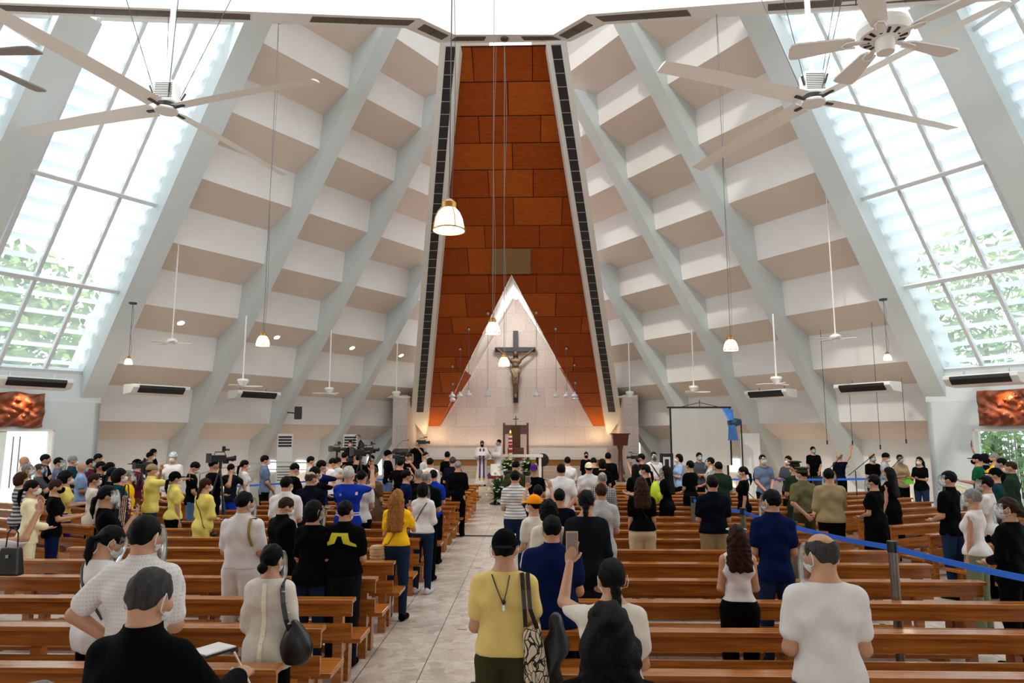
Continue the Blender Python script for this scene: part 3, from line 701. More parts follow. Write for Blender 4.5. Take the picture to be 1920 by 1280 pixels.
# small silver spots of the altar
sp = [((848.5, 686), (849, 741)), ((849, 719), (849, 748)), ((863, 654), (863, 741)), ((879.5, 617), (879, 739)), ((915, 587), (914.5, 739)), ((1005.5, 586), (1006, 739)), ((1042, 616), (1043, 741)), ((1062, 653), (1063, 741)), ((1077, 684), (1078, 741)), ((1079, 717), (1078, 746))]
for i, (a, b_) in enumerate(sp):
    top = onO(a[0], a[1], .04); bot = P(top.x*0 + b_[0], b_[1], top.y)
    t = thing('spot_pendant', 'small silver reflector lamp on a thin cord before the altar wall, %s from the left' % ORD[i], 'lamp', (top.x, top.y, bot.z), 0, 'silver reflector pendants')
    m = MB(); m.lathe([(.001, -.11), (.10, -.10), (.145, -.04), (.11, .03), (.06, .06), (.05, .12), (.03, .16)], n=14); m.build('reflector', mat('silver_lacquer', (214, 214, 216), .3), t, smooth=True)
    MB().tube([(0, 0, .15), (0, 0, top.z-bot.z)], .008, 5).build('cord', cord_m, t)
    MB().ball((0, 0, top.z-bot.z), .075).build('mount', M_STEEL, t, smooth=True)
# recessed downlights in the soffits
def downl(px, py, side):
    # on beige soffit planes: approximate with lip plane pushed out
    d = ray(px, py); best = None
    f = (lambda p: p) if side == 'left' else mir
    dg = bpy.context.evaluated_depsgraph_get(); hit, loc, nm, idx, ob, mx_ = SC.ray_cast(dg, CAMP, d)
    if not hit: return
    t = thing('downlight', 'round recessed downlight in a beige soffit of the %s wall, near x%d' % (side, px), 'lamp', loc, 0, 'recessed downlights')
    m = MB(); m.lathe([(.001, .012), (.11, .012)], n=16, ax=nm); m.build('lens', bulb_m, t, recalc=False)
    m = MB(); m.lathe([(.11, .014), (.15, .014), (.15, 0)], n=16, ax=nm, cap=False); m.build('trim_ring', M_WPL, t)
bpy.context.view_layer.update()
DLN = {339: 'lowest and leftmost, beside the five-bladed fan', 519: 'beside the hanging pendant lamp', 660: 'over the third fan', 752: 'closest to the orange wall', 1174: 'closest to the orange wall', 1261: 'above the projection screen', 1398: 'beside the hanging pendant lamp', 1572: 'rightmost, beside the five-bladed fan'}
for px, py, sd_ in ((339, 605, 'left'), (519, 632, 'left'), (660, 652, 'left'), (752, 666, 'left'), (1174, 663, 'right'), (1261, 649, 'right'), (1398, 626, 'right'), (1572, 596, 'right')):
    downl(px, py, sd_); 
    for o in C.objects:
        if o.name.startswith('downlight') and o['label'].endswith('x%d' % px): o['label'] = 'round recessed downlight in the %s soffits, %s' % (sd_, DLN[px])
# big four-blade fans
cream = mat('fan_cream', (246, 243, 240), .45); fw_ = mat('fan_white', (236, 234, 230), .4)
def bigfan(px, py, Y, angs, top, label, drop):
    p = P(px, py, Y); t = thing('ceiling_fan', label, 'fan', p, 0, 'big four-bladed ceiling fans')
    zt_ = top - p.z
    MB().tube([(0, 0, .6), (0, 0, zt_)], .06, 12).build('down_rod', fw_, t, smooth=True)
    m = MB(); m.box(-.22, .22, -.18, .18, .12, .62); mo = m.build('motor_housing', fw_, t, bevel=.05)
    for k in range(9): m2 = None
    m = MB(); [m.box(-.19, .19, -.185, -.18, .2+.04*k, .215+.04*k) for k in range(9)]; m.build('vents', M_DGREY, mo)
    MB().lathe([(.16, .0), (.2, .03), (.2, .12)], n=18).build('hub', M_BLACK, t)
    m = MB(); m.lathe([(.001, -.06), (.24, -.06), (.25, -.03), (.24, .0)], n=24); m.build('hub_plate', fw_, t)
    R = .55*(p.z-2.3)
    for a in angs:
        a = math.radians(a); d = Vector((math.cos(a), math.sin(a), 0)); s = Vector((-d.y, d.x, 0)); pit = .22
        m = MB(); u = (s*math.cos(pit) + Vector((0, 0, 1))*math.sin(pit))
        sec = []
        for k in range(8):
            r_ = .32 + (R-.32)*k/7; c = d*r_ + Vector((0, 0, .02 - drop*(k/7)**2)); w = .21 - .05*k/7
            sec.append([c - u*w, c - u*w*.3 + Vector((0, 0, .035)), c + u*w*.5 + Vector((0, 0, .04)), c + u*w, c - u*.0 + Vector((0, 0, .0))])
        o = len(m.v)
        for q in sec: m.v += [tuple(x) for x in q]
        for k in range(7):
            for j in range(5): m.f.append([o+k*5+j, o+k*5+(j+1) % 5, o+(k+1)*5+(j+1) % 5, o+(k+1)*5+j]); m.mi.append(0)
        m.f.append([o+j for j in range(5)]); m.mi.append(0); m.f.append([o+35+j for j in range(5)]); m.mi.append(0)
        bl = m.build('blade', cream, t, smooth=True)
        MB().bar(d*.16, d*.5 + Vector((0, 0, .01)), .07, .03).build('blade_bracket', M_BLACK, bl)
    for k in range(4):
        a = k*PI/2 + .6; g = MB(); g.tube([(math.cos(a)*.2, math.sin(a)*.2, .15), (math.cos(a)*2.2, math.sin(a)*2.2, zt_)], .008, 5)
        g.tube([(math.cos(a)*.28, math.sin(a)*.28, .28), (math.cos(a)*.36, math.sin(a)*.36, .46)], .022, 6); g.build('guy_wire', M_DGREY, t)
bigfan(312, 205, 14.3, (167, 255, -19, 71), 15.5, 'huge four-bladed white ceiling fan at the upper left, before the left louvred window', .1)
bigfan(1525, 190, 14.0, (205, 115, 19, 296), 15.5, 'huge four-bladed white ceiling fan at the upper right, before the right louvred window', .1)
def fan5(px, py, Y, R, a0, label, top=None, col=None, group='five-bladed ceiling fans', ornate=False):
    p = P(px, py, Y); t = thing('ceiling_fan', label, 'fan', p, 0, group); s = R/.66; col = col or fw_
    m = MB(); m.lathe([(.001, -.02*s), (.06*s, -.02*s), (.07*s, .05*s), (.06*s, .1*s)], n=16); m.build('switch_housing', col, t, smooth=True)
    m = MB(); m.lathe([(.08*s, .08*s), (.17*s, .10*s), (.19*s, .15*s), (.17*s, .20*s), (.1*s, .25*s), (.03*s, .27*s)], n=24); mo = m.build('motor', col, t, smooth=True)
    if ornate:
        m = MB()
        for k in range(14):
            a = k*2*PI/14; m.bar((math.cos(a)*.10, math.sin(a)*.10, .088), (math.cos(a)*.155, math.sin(a)*.155, .094), .02, .01)
        m.build('vent_slots', M_BLACK, mo)
    for k in range(5):
        a = math.radians(a0 + 72*k); d = Vector((math.cos(a), math.sin(a), 0)); u = Vector((-d.y, d.x, .18)).normalized()
        m = MB(); w0, w1 = .055*s, .085*s
        pts = []
        for r_, w in ((.2, .03), (.24, w0/s), (.3, w0/s + .005), (.60, w1/s), (.645, w1/s*.92), (R/s, w1/s*.55)):
            c = d*r_*s + Vector((0, 0, .09*s)); pts.append((c - u*w*s, c + u*w*s))
        poly = [q[0] for q in pts] + [q[1] for q in pts][::-1]
        m.prism(poly, (0, 0, .012*s)); b_ = m.build('blade', col, t)
        m = MB(); m.bar(d*.08*s + Vector((0, 0, .09*s)), d*.26*s + Vector((0, 0, .085*s)), .04*s, .014*s)
        if ornate: m.tube([(d*.2 + u*.035 + Vector((0, 0, .08))), d*.27 + u*.03 + Vector((0, 0, .08)), d*.30 + Vector((0, 0, .08)), d*.27 - u*.03 + Vector((0, 0, .08)), d*.2 - u*.035 + Vector((0, 0, .08))], .008, 5)
        m.build('blade_iron', col, b_)
    if top: MB().tube([(0, 0, .25*s), (0, 0, top - p.z)], .02 if s < .9 else .025, 8).build('down_rod', fw_, t)
fan5(1660, 94, 5.0, .68, 20, 'cream five-bladed fan with ornate irons, nearest the camera at top right', 12, cream, ornate=True)
fan5(-78, 122, 5.2, .68, -3, 'fan at the left edge of which one grey blade tip shows', 12, mat('fan_grey', (150, 144, 138), .5), ornate=True)
fan5(322, 648, 20, .56, 10, 'small white five-bladed fan on a long rod before the left steps', P(340, 375, 20).z)
fan5(1567, 640, 20, .56, 40, 'small white five-bladed fan on a long rod before the right steps', P(1545, 335, 20).z)
def fan3(px, py, Y, topy, a0, label):
    p = P(px, py, Y); t = thing('ceiling_fan', label, 'fan', p, 0, 'small three-bladed ceiling fans')
    m = MB(); m.lathe([(.001, -.02), (.05, -.02), (.10, .04), (.17, .16), (.15, .22), (.03, .24)], n=18); m.build('motor', fw_, t, smooth=True)
    MB().tube([(0, 0, .2), (0, 0, P(px, topy, Y).z - p.z)], .024, 8).build('down_rod', fw_, t)
    for k in range(3):
        a = a0 + k*2*PI/3; d = Vector((math.cos(a), math.sin(a), 0)); u = Vector((-d.y, d.x, .25)).normalized(); m = MB()
        m.prism([d*.05 - u*.05, d*.35 - u*.09, d*.56 - u*.04, d*.57 + u*.02, d*.35 + u*.07, d*.05 + u*.05], (0, 0, .015)); m.build('blade', fw_, t)
for a in ((455, 724, 20.5, 592, .2, 'white three-bladed fan nearest on the left side'), (617, 738, 24.5, 618, 1.4, 'white three-bladed fan in the middle on the left side'), (743, 744, 27.5, 643, .3, 'white three-bladed fan by the left stone pier'),
          (1456, 720, 20.5, 588, 2.7, 'white three-bladed fan nearest on the right side'), (1301, 735, 24.5, 617, 1.9, 'white three-bladed fan above the projection screen'), (1181, 744, 27.5, 640, .9, 'white three-bladed fan by the right stone pier')): fan3(*a)
# ================================================================ AIR CONDITIONERS, SPEAKER, RELIEFS
def ac(px, py, Y, wpx, side, label):
    p = P(px, py, Y); sg = 1 if side == 'left' else -1
    t = thing('air_conditioner', label, 'air conditioner', p, math.atan2(U.y*1, U.x) if side == 'left' else -math.atan2(U.y, U.x), 'white ceiling air conditioners')
    w = 1.75; y0 = -sg*.0
    # local x along wall, local -y into the room for left; for right likewise after rotation
    m = MB(); m.prism([(-w/2, 0, .30), (-w/2, -.6, .30), (-w/2, -.6, .2), (-w/2, -.45, .04), (-w/2, 0, 0)], (w, 0, 0)); m.build('casing', M_WPL, t, bevel=.015)
    m = MB(); m.prism([(-w*.40, -.612, .265), (-w*.40, -.612, .185), (-w*.40, -.5, .055), (-w*.40, -.49, .075)], (w*.8, 0, 0)); m.build('outlet', M_BLACK, t)
    m = MB(); m.bar((-w*.3, -.2, .3), (-w*.3, -.2, .42), .03, .03); m.bar((w*.3, -.2, .3), (w*.3, -.2, .42), .03, .03); m.build('hanger', M_STEEL, t)
ac(285, 742, 20.9, 90, 'left', 'white air conditioner on the leftmost stepped bay')
ac(468, 750, 24.6, 80, 'left', 'white air conditioner on the second stepped bay, left of the black loudspeaker')
ac(52, 730, 18.2, 110, 'left', 'white air conditioner over the carved relief and left door')
ac(1455, 748, 24.6, 80, 'right', 'white air conditioner right of the projection screen')
ac(1637, 738, 20.9, 90, 'right', 'white air conditioner on the rightmost stepped bay')
ac(1858, 724, 18.2, 110, 'right', 'white air conditioner over the carved relief and right door')
def floor_ac(px, Y, ytop, label, rz):
    p = F(px, 818 + 2.3*1300/Y); t = thing('standing_air_conditioner', label, 'air conditioner', (p.x, Y, 0), rz, 'floor standing air conditioners'); h = P(px, ytop, Y).z
    MB().box(-.28, .28, -.22, .22, 0, h).build('cabinet', M_WPL, t, bevel=.015)
    m = MB()
    for k in range(4): m.box(-.24, .24, -.235, -.215, h-.16-.11*k, h-.09-.11*k)
    m.build('outlet_louvres', M_BLACK, t)
    m = MB()
    for k in range(6): m.box(-.24, .24, -.23, -.218, h-1.25-.1*k, h-1.22-.1*k)
    m.build('intake_grille', M_DGREY, t)
floor_ac(540, 26.6, 813, 'tall floor air conditioner between the second and third left ribs', .3)
floor_ac(661, 28.8, 814, 'tall floor air conditioner behind the hand bell', .3)
floor_ac(1392, 26.2, 812, 'tall floor air conditioner with black strips right of the screen', -.3)
s = P(558, 774, 26.2); t = thing('loudspeaker', 'black loudspeaker mounted on the third left rib', 'loudspeaker', s, .5)
MB().prism([(-.14, -.16, -.24), (.14, -.16, -.24), (.10, .14, -.24), (-.10, .14, -.24)], (0, 0, .48)).build('box', M_BLACK, t, bevel=.02); MB().bar((-.1, .1, 0), (-.35, .2, .02), .05, .05).build('bracket', M_BLACK, t)
rel = mat('carved_wood', (128, 62, 30), .45, noise=.35, nscale=6)
def relief(px, py, Y, side, seed, label):
    p = P(px, py, Y); sg = 1 if side == 'left' else -1; ang = math.atan2(U.y, U.x)*sg
    t = thing('wooden_relief', label, 'relief', p, ang, 'carved wooden reliefs over the doors'); rnd = random.Random(seed)
    w, h = 1.35, .95; n = 40; nz = 28; bumps = [(rnd.uniform(-.55, .55), rnd.uniform(-.38, .38), rnd.uniform(.05, .16), rnd.uniform(.05, .12)) for _ in range(26)]
    m = MB(); idx = []
    for j in range(nz+1):
        for i in range(n+1):
            x = -w/2 + w*i/n; z = -h/2 + h*j/nz; d = .05
            for (bx, bz, br, bh) in bumps:
                q = ((x-bx)**2 + (z-bz)**2)/(br*br); d = max(d, .05 + bh*math.exp(-q*1.3))
            d += .02*math.sin(14*x + 5*math.sin(6*z)) 
            wob = .03*math.sin(9*z + seed) * (1 if side == 'left' else .15); m.v.append((x*(1 + wob), -d, z + .025*math.sin(7*x + seed)*(1 if side == 'left' else .2)))
    for j in range(nz):
        for i in range(n): a = j*(n+1)+i; m.f.append([a, a+1, a+n+2, a+n+1]); m.mi.append(0)
    m.build('carving', rel, t, smooth=False, recalc=False)
    MB().box(-w/2+.02, w/2-.02, -.04, .0, -h/2+.02, h/2-.02).build('board', rel, t)
    l = bpy.data.lights.new('relief_light', 'SPOT'); l.energy = 60; l.color = (1, .62, .32); l.spot_size = 1.5; l.spot_blend = .8; l.shadow_soft_size = .04
    lo = bpy.data.objects.new('relief_light', l); C.objects.link(lo); lo.parent = t; lo.location = (.08, -.32, h/2 + .08); lo.rotation_euler = (.42, 0, 0)
    q = MB(); q.tube([(-.2, -.02, h/2+.15), (0, -.32, h/2+.16), (.2, -.02, h/2+.15)], .012, 6); q.box(-.08, .08, -.36, -.26, h/2+.12, h/2+.18); q.build('picture_lamp', M_STEEL, t)
relief(30, 768, 18.85, 'left', 2, 'carved wooden relief with scalloped edge over the left door')
relief(1887, 764, 18.85, 'right', 5, 'rectangular carved wooden relief over the right door')
# projection screen + stand light
sA, sB = P(1258, 765, 27.0), P(1366, 765, 27.0); zb2 = P(1310, 872, 27.0).z
t = thing('projection_screen', 'large white projection screen with black borders on the right of the altar', 'screen', (0, 27.0, 0))
MB().box(sA.x, sB.x, 0, .03, zb2, sA.z).build('screen_cloth', mat('screen_white', (226, 224, 216), .8, noise=.03, nscale=1, stretch=(3, 1, .2)), t)
for x in (sA.x-.06, sB.x): MB().box(x, x+.06, -.01, .04, zb2, sA.z+.05).build('border', M_BLACK, t)
MB().box(sA.x-.15, sB.x+.1, -.02, .05, sA.z, sA.z+.06).build('top_bar', M_BLACK, t)
m = MB(); xm = (sA.x+sB.x)/2; m.tube([(xm-.7, 0, sA.z+.05), (xm, 0, sA.z+.22), (xm+.7, 0, sA.z+.05)], .012, 5); m.tube([(xm, 0, sA.z), (xm, 0, sA.z+.32)], .012, 5); m.build('hanger', M_BLACK, t)
for x in (sA.x+.1, sB.x-.1): MB().box(x-.03, x+.03, .02, .08, 0, zb2).build('leg', M_BLACK, t)
t = thing('monitor', 'black flat monitor with dark stand below the left edge of the screen', 'monitor', (P(1250, 860, 25.5).x, 25.5, 0)); zz = P(1250, 850, 25.5).z
m = MB(); m.box(-.24, .24, 0, .06, zz-.72, zz).box(-.03, .03, .02, .05, 0, zz-.7); m.build('frame', M_BLACK, t); MB().box(-.13, .13, -.01, 0, zz-.6, zz-.12).build('display', mat('display_pale', (190, 190, 184), .3), t); MB().box(-.07, .07, -.02, -.01, zz-.52, zz-.2).build('display_icon', M_BLACK, t)
t = thing('stage_light', 'black studio light with blue barn doors on a tall stand beside the screen', 'light', (P(1392, 850, 24.8).x, 24.8, 0)); zz = P(1385, 792, 24.8).z
MB().tube([(0, 0, 0), (0, 0, zz)], .025, 8).build('stand', M_BLACK, t)
m = MB()
for k in range(3): a = k*2.1; m.tube([(0, 0, .5), (math.cos(a)*.5, math.sin(a)*.5, 0)], .015, 6)
m.build('tripod', M_BLACK, t)
m = MB(); m.lathe([(.12, 0), (.15, .25), (.1, .45)], c=(-.45, 0, zz-.02), n=14, ax=(1, 0, .1)); m.build('lamp_body', mat('teal_metal', (34, 66, 84), .4), t)
bf = mat('blue_gel', (70, 130, 210), .25)
m = MB(); m.prism([(-.5, -.2, zz+.05), (-.62, .15, zz+.5), (-.25, .18, zz+.46), (-.3, -.1, zz+.08)], (.03, 0, .02)); m.prism([(-.5, -.2, zz-.1), (-.45, .1, zz-.62), (-.12, .1, zz-.62), (-.25, -.1, zz-.1)], (.03, 0, .02)); m.build('barn_doors', bf, t)
t = thing('banner', 'white display board of staves on the floor in front of the right rib', 'board', (P(1400, 860, 25.6).x, 25.6, 0)); zz = P(1400, 812, 25.6).z
MB().box(-.05, .5, 0, .5, 0, zz).build('panel', M_WPL, t)
# bell on a stand
t = thing('hand_bell', 'dark bronze bell hanging from a curved stand on the left', 'bell', (P(676, 840, 25.5).x, 25.5, 0)); zz = P(676, 825, 25.5).z; bz = mat('dark_bronze', (46, 34, 28), .35, .8)
MB().tube([(-.25, 0, 0), (-.25, 0, zz), (-.2, 0, zz+.16), (-.08, 0, zz+.2), (0, 0, zz+.1)], .015, 6).build('stand', M_BLACK, t)
MB().lathe([(.14, zz-.34), (.13, zz-.31), (.09, zz-.2), (.07, zz-.06), (.03, zz), (.001, zz+.02)], n=16).build('bell', bz, t, smooth=True)
MB().tube([(0, 0, zz-.34), (0, 0, zz-.62)], .012, 5).build('clapper_cord', M_STEEL, t)
# handrail on the left ramp
t = thing('handrail', 'long steel handrail of the ramp behind the left crowd', 'railing', (0, 0, 0)); zr = lambda y, Y: P(0, y, Y).z
pr = [P(375, 888, 22.5), P(412, 878, 23), P(500, 866, 24), P(620, 868, 25.5), P(700, 870, 26)]
MB().tube(pr, .022, 6).tube([p - Vector((0, 0, .25)) for p in pr], .016, 6).build('rails', M_STEEL, t)
for p in pr: MB().tube([(p.x, p.y, 0), p], .02, 6).build('baluster', M_STEEL, t)
# stanchions + blue belts
blue = mat('blue_belt', (28, 96, 200), .6); silver = mat('brushed_post', (120, 116, 108), .35, .7)
def post(px, ytop, Y, label):
    p = P(px, ytop, Y); t = thing('stanchion', label, 'stanchion', (p.x, p.y, 0), 0, 'belt barrier posts')
    MB().tube([(0, 0, .03), (0, 0, p.z)], .04, 14).build('post', silver, t, smooth=True); MB().lathe([(.17, 0), (.17, .02), (.05, .05)], n=20).build('base', silver, t); MB().lathe([(.048, p.z-.09), (.048, p.z+.01)], n=14).build('belt_head', M_BLACK, t)
    return p
def belt(a, b_, label, w=.05):
    m = MB(); n = 12; a = Vector(a); b_ = Vector(b_)
    for k in range(n):
        f0, f1 = k/n, (k+1)/n; p0, p1 = lerp(a, b_, f0), lerp(a, b_, f1); sag = .25
        p0 = p0 - Vector((0, 0, sag*f0*(1-f0)*.3)); p1 = p1 - Vector((0, 0, sag*f1*(1-f1)*.3))
        m.bar(p0, p1, .006, w)
    tag(m.build('barrier_belt', blue), label, 'barrier belt', 'blue barrier belts')
pz = lambda p: Vector((p.x, p.y, p.z - .05))
s1 = post(1487, 979, 8.45, 'silver barrier post between the navy polo and the khaki uniform')
s2 = post(1673, 1016, 6.75, 'silver barrier post left of the angled right pews')
s3 = post(1393, 953, 10.4, 'silver barrier post behind the left shoulder of the navy polo man')
s4 = post(1299, 932, 12.6, 'silver barrier post in front of the navy shirt and khaki trousers')
s0 = P(2010, 1100, 5.2)
belt(pz(s2), s0, 'blue belt running from the nearest post out of the right edge'); belt(pz(s1), pz(s2), 'blue belt between the two nearest silver posts'); belt(pz(s3), pz(s1), 'blue belt hidden in part by the navy polo man'); belt(pz(s4), pz(s3), 'short blue belt behind the man in khaki trousers')
belt(P(1340, 898, 19), P(1660, 897, 17), 'distant blue belt across the right pews')
belt(P(430, 912, 19), P(600, 900, 21), 'distant blue belt behind the left crowd, nearer half'); belt(P(600, 900, 21), P(800, 896, 22), 'distant blue belt behind the left crowd, farther half')
# stacked plastic chairs
pc = mat('cream_plastic', (222, 204, 150), .45)
base = P(1797, 910, 17.6)
for i in range(3):
    t = thing('plastic_chair', 'cream plastic armchair, %s of the stack by the right wall' % ['lowest', 'middle one', 'topmost'][i], 'chair', (base.x, 17.6, .10*i), -.5, 'stacked cream plastic chairs')
    for x, y in ((-.22, -.2), (.22, -.2), (-.22, .22), (.22, .22)): MB().bar((x*1.1, y*1.1, 0), (x, y, .42), .05, .03).build('leg', pc, t)
    MB().box(-.25, .25, -.23, .25, .40, .43).build('seat', pc, t, bevel=.01)
    m = MB()
    for k in range(6): x = -.2 + .08*k; m.bar((x, .25, .43), (x*1.05, .34, .78), .03, .015)
    m.tube([(-.26, .24, .43), (-.26, .3, .68), (-.18, .34, .84), (0, .36, .9), (.18, .34, .84), (.26, .3, .68), (.26, .24, .43)], .02, 6); m.build('backrest', pc, t)
    for x in (-.27, .27): MB().tube([(x, -.2, .43), (x, -.2, .64), (x, .28, .66)], .018, 6).build('armrest', pc, t)
# small electric fan on the dais + table papers etc
t = thing('desk_fan', 'small dark fan standing right of the altar table', 'fan', (P(1017, 868, 29.5).x, 29.5, .5)); zz = P(1017, 862, 29.5).z-.5
MB().lathe([(.16, 0), (.15, .03), (.03, .06), (.02, zz)], n=12).build('stand', M_BLACK, t); MB().lathe([(.02, -.06), (.26, -.04), (.28, 0), (.26, .04), (.02, .06)], c=(0, 0, zz), n=18, ax=(0, 1, 0)).build('cage', M_BLACK, t)
# mic wires hanging at right
for px, y0, y1, Y, w in ((1538, 618, 830, 21.5, 'first'), (1591, 717, 831, 21.5, 'second'), (1634, 604, 839, 20.5, 'third'), (1690, 708, 828, 20.5, 'fourth')):
    a = P(px, y0, Y); z1_ = P(px + 8, y1, Y).z
    tag(MB().tube([(a.x, a.y, z1_+.08), a], .007, 5).tube([(a.x, a.y, z1_-.05), (a.x, a.y, z1_+.08)], .02, 6).build('hanging_microphone', M_BLACK), 'thin black hanging microphone over the choir, %s from the left' % w, 'microphone', 'hanging choir microphones')
def micstand(px, ytop, Y, lean, label):
    p = P(px, ytop, Y); t = thing('microphone_stand', label, 'microphone stand', (p.x, p.y, 0), 0, 'microphone stands on the right')
    z = p.z - .2; m = MB(); m.tube([(0, 0, .02), (0, 0, z)], .013, 6)
    for k in range(3): a = k*2.1 + .4; m.tube([(0, 0, .3), (math.cos(a)*.3, math.sin(a)*.3, 0)], .01, 5)
    m.build('stand', M_BLACK, t); MB().tube([(-lean*.5, 0, z-.12), (lean, 0, z+.32)], .01, 5).tube([(lean, 0, z+.32), (lean*1.35, 0, z+.43)], .026, 8).build('boom_with_microphone', M_BLACK, t)
micstand(1603, 868, 18.6, .38, 'black microphone boom pointing up right, beside the raised arm'); micstand(1553, 868, 20.2, .3, 'black microphone boom at the mouth of the singer with raised arm'); micstand(1664, 872, 19.2, .3, 'black microphone boom in front of the grey polo')
for sg, w_ in ((-1, 'left'), (1, 'right')):
    q = P(950 if sg < 0 else 969, 548, 30.6); t = thing('spotlight', 'small white twin spotlight at the %s of the triangle tip' % w_, 'lamp', q, 0, 'spotlights in the triangle tip')
    MB().lathe([(.11, -.3), (.13, .28)], n=12, ax=(sg*.3, .4, 1)).build('body', M_WPL, t, smooth=True); MB().bar((0, 0, .2), (sg*.1, .1, .6), .03, .03).build('bracket', M_STEEL, t)
    l = bpy.data.lights.new('spot', 'POINT'); l.energy = 130; l.color = (1, .98, .96); l.shadow_soft_size = .12; lo = bpy.data.objects.new('spot_light', l); C.objects.link(lo); lo.parent = t; lo.location = (sg*.0, .1, -.6)
# warm uplights at the foot of the side walls
for i, s_ in enumerate((1.5, 5.0, 8.6)):
    for f in (lambda p: p, mir):
        p = f(LP(s_, -1.75, .25)); area('wall_foot_light', p, (PI, 0, 0), 2.4, .12, 9, (1, .74, .5))

a = F(835, 1004); b_ = F(965, 1006); tag(MB().tube([(-3.5, a.y-.1, .012), (a.x-.3, a.y, .012), (a.x+.4, a.y-.05, .012), (b_.x+.6, b_.y, .012)], .014, 6).build('floor_cable', M_BLACK), 'black cable lying across the centre aisle', 'cable')
for px, py, w_ in ((867, 1180, 'nearest the camera'), (897, 1065, 'farthest from the camera'), (888, 1107, 'in the middle')):
    q = F(px, py); tag(MB().box(q.x-.055, q.x+.055, q.y-.008, q.y+.008, .0005, .003).build('floor_tape', M_DGREY), 'short dark strip of tape on the aisle floor, ' + w_, 'tape', 'tape marks on the aisle')
# ================================================================ PEOPLE: smooth distance fields meshed to one surface
def snets(D, org, h):
    S = D < 0
    nx, ny, nz = D.shape
    c = np.zeros((nx-1, ny-1, nz-1), np.int8)
    for i in (0, 1):
        for j in (0, 1):
            for k in (0, 1): c += S[i:nx-1+i, j:ny-1+j, k:nz-1+k]
    act = (c > 0) & (c < 8); idx = np.argwhere(act)
    if len(idx) == 0: return np.zeros((0, 3)), np.zeros((0, 4), int)
    vid = -np.ones(act.shape, np.int64); vid[act] = np.arange(len(idx))
    acc = np.zeros((len(idx), 3)); cnt = np.zeros(len(idx))
    I, J, K_ = idx.T
    for ax in range(3):
        o1, o2 = [a for a in range(3) if a != ax]
        for a in (0, 1):
            for b_ in (0, 1):
                d0 = [0, 0, 0]; d0[o1] = a; d0[o2] = b_; d1 = list(d0); d1[ax] = 1
                A = D[I+d0[0], J+d0[1], K_+d0[2]]; B_ = D[I+d1[0], J+d1[1], K_+d1[2]]
                m = (A < 0) != (B_ < 0); t = A[m]/(A[m]-B_[m]); p = np.tile(np.array(d0, float), (m.sum(), 1)); p[:, ax] += t
                acc[m] += p; cnt[m] += 1
    V = org + h*(idx + acc/cnt[:, None])
    Q = []
    for ax in range(3):
        o1, o2 = [(1, 2), (2, 0), (0, 1)][ax]
        sl0 = [slice(None)]*3; sl1 = [slice(None)]*3; sl0[ax] = slice(0, -1); sl1[ax] = slice(1, None)
        ch = S[tuple(sl0)] != S[tuple(sl1)]; e = np.argwhere(ch)
        e = e[(e[:, o1] > 0) & (e[:, o2] > 0) & (e[:, o1] < D.shape[o1]-1) & (e[:, o2] < D.shape[o2]-1)]
        ins = S[e[:, 0], e[:, 1], e[:, 2]]
        def cell(a, b_):
            q = e.copy(); q[:, o1] -= a; q[:, o2] -= b_; return vid[q[:, 0], q[:, 1], q[:, 2]]
        q = np.stack([cell(1, 1), cell(0, 1), cell(0, 0), cell(1, 0)], 1)
        q[~ins] = q[~ins][:, ::-1]; Q.append(q)
    return V, np.concatenate(Q)
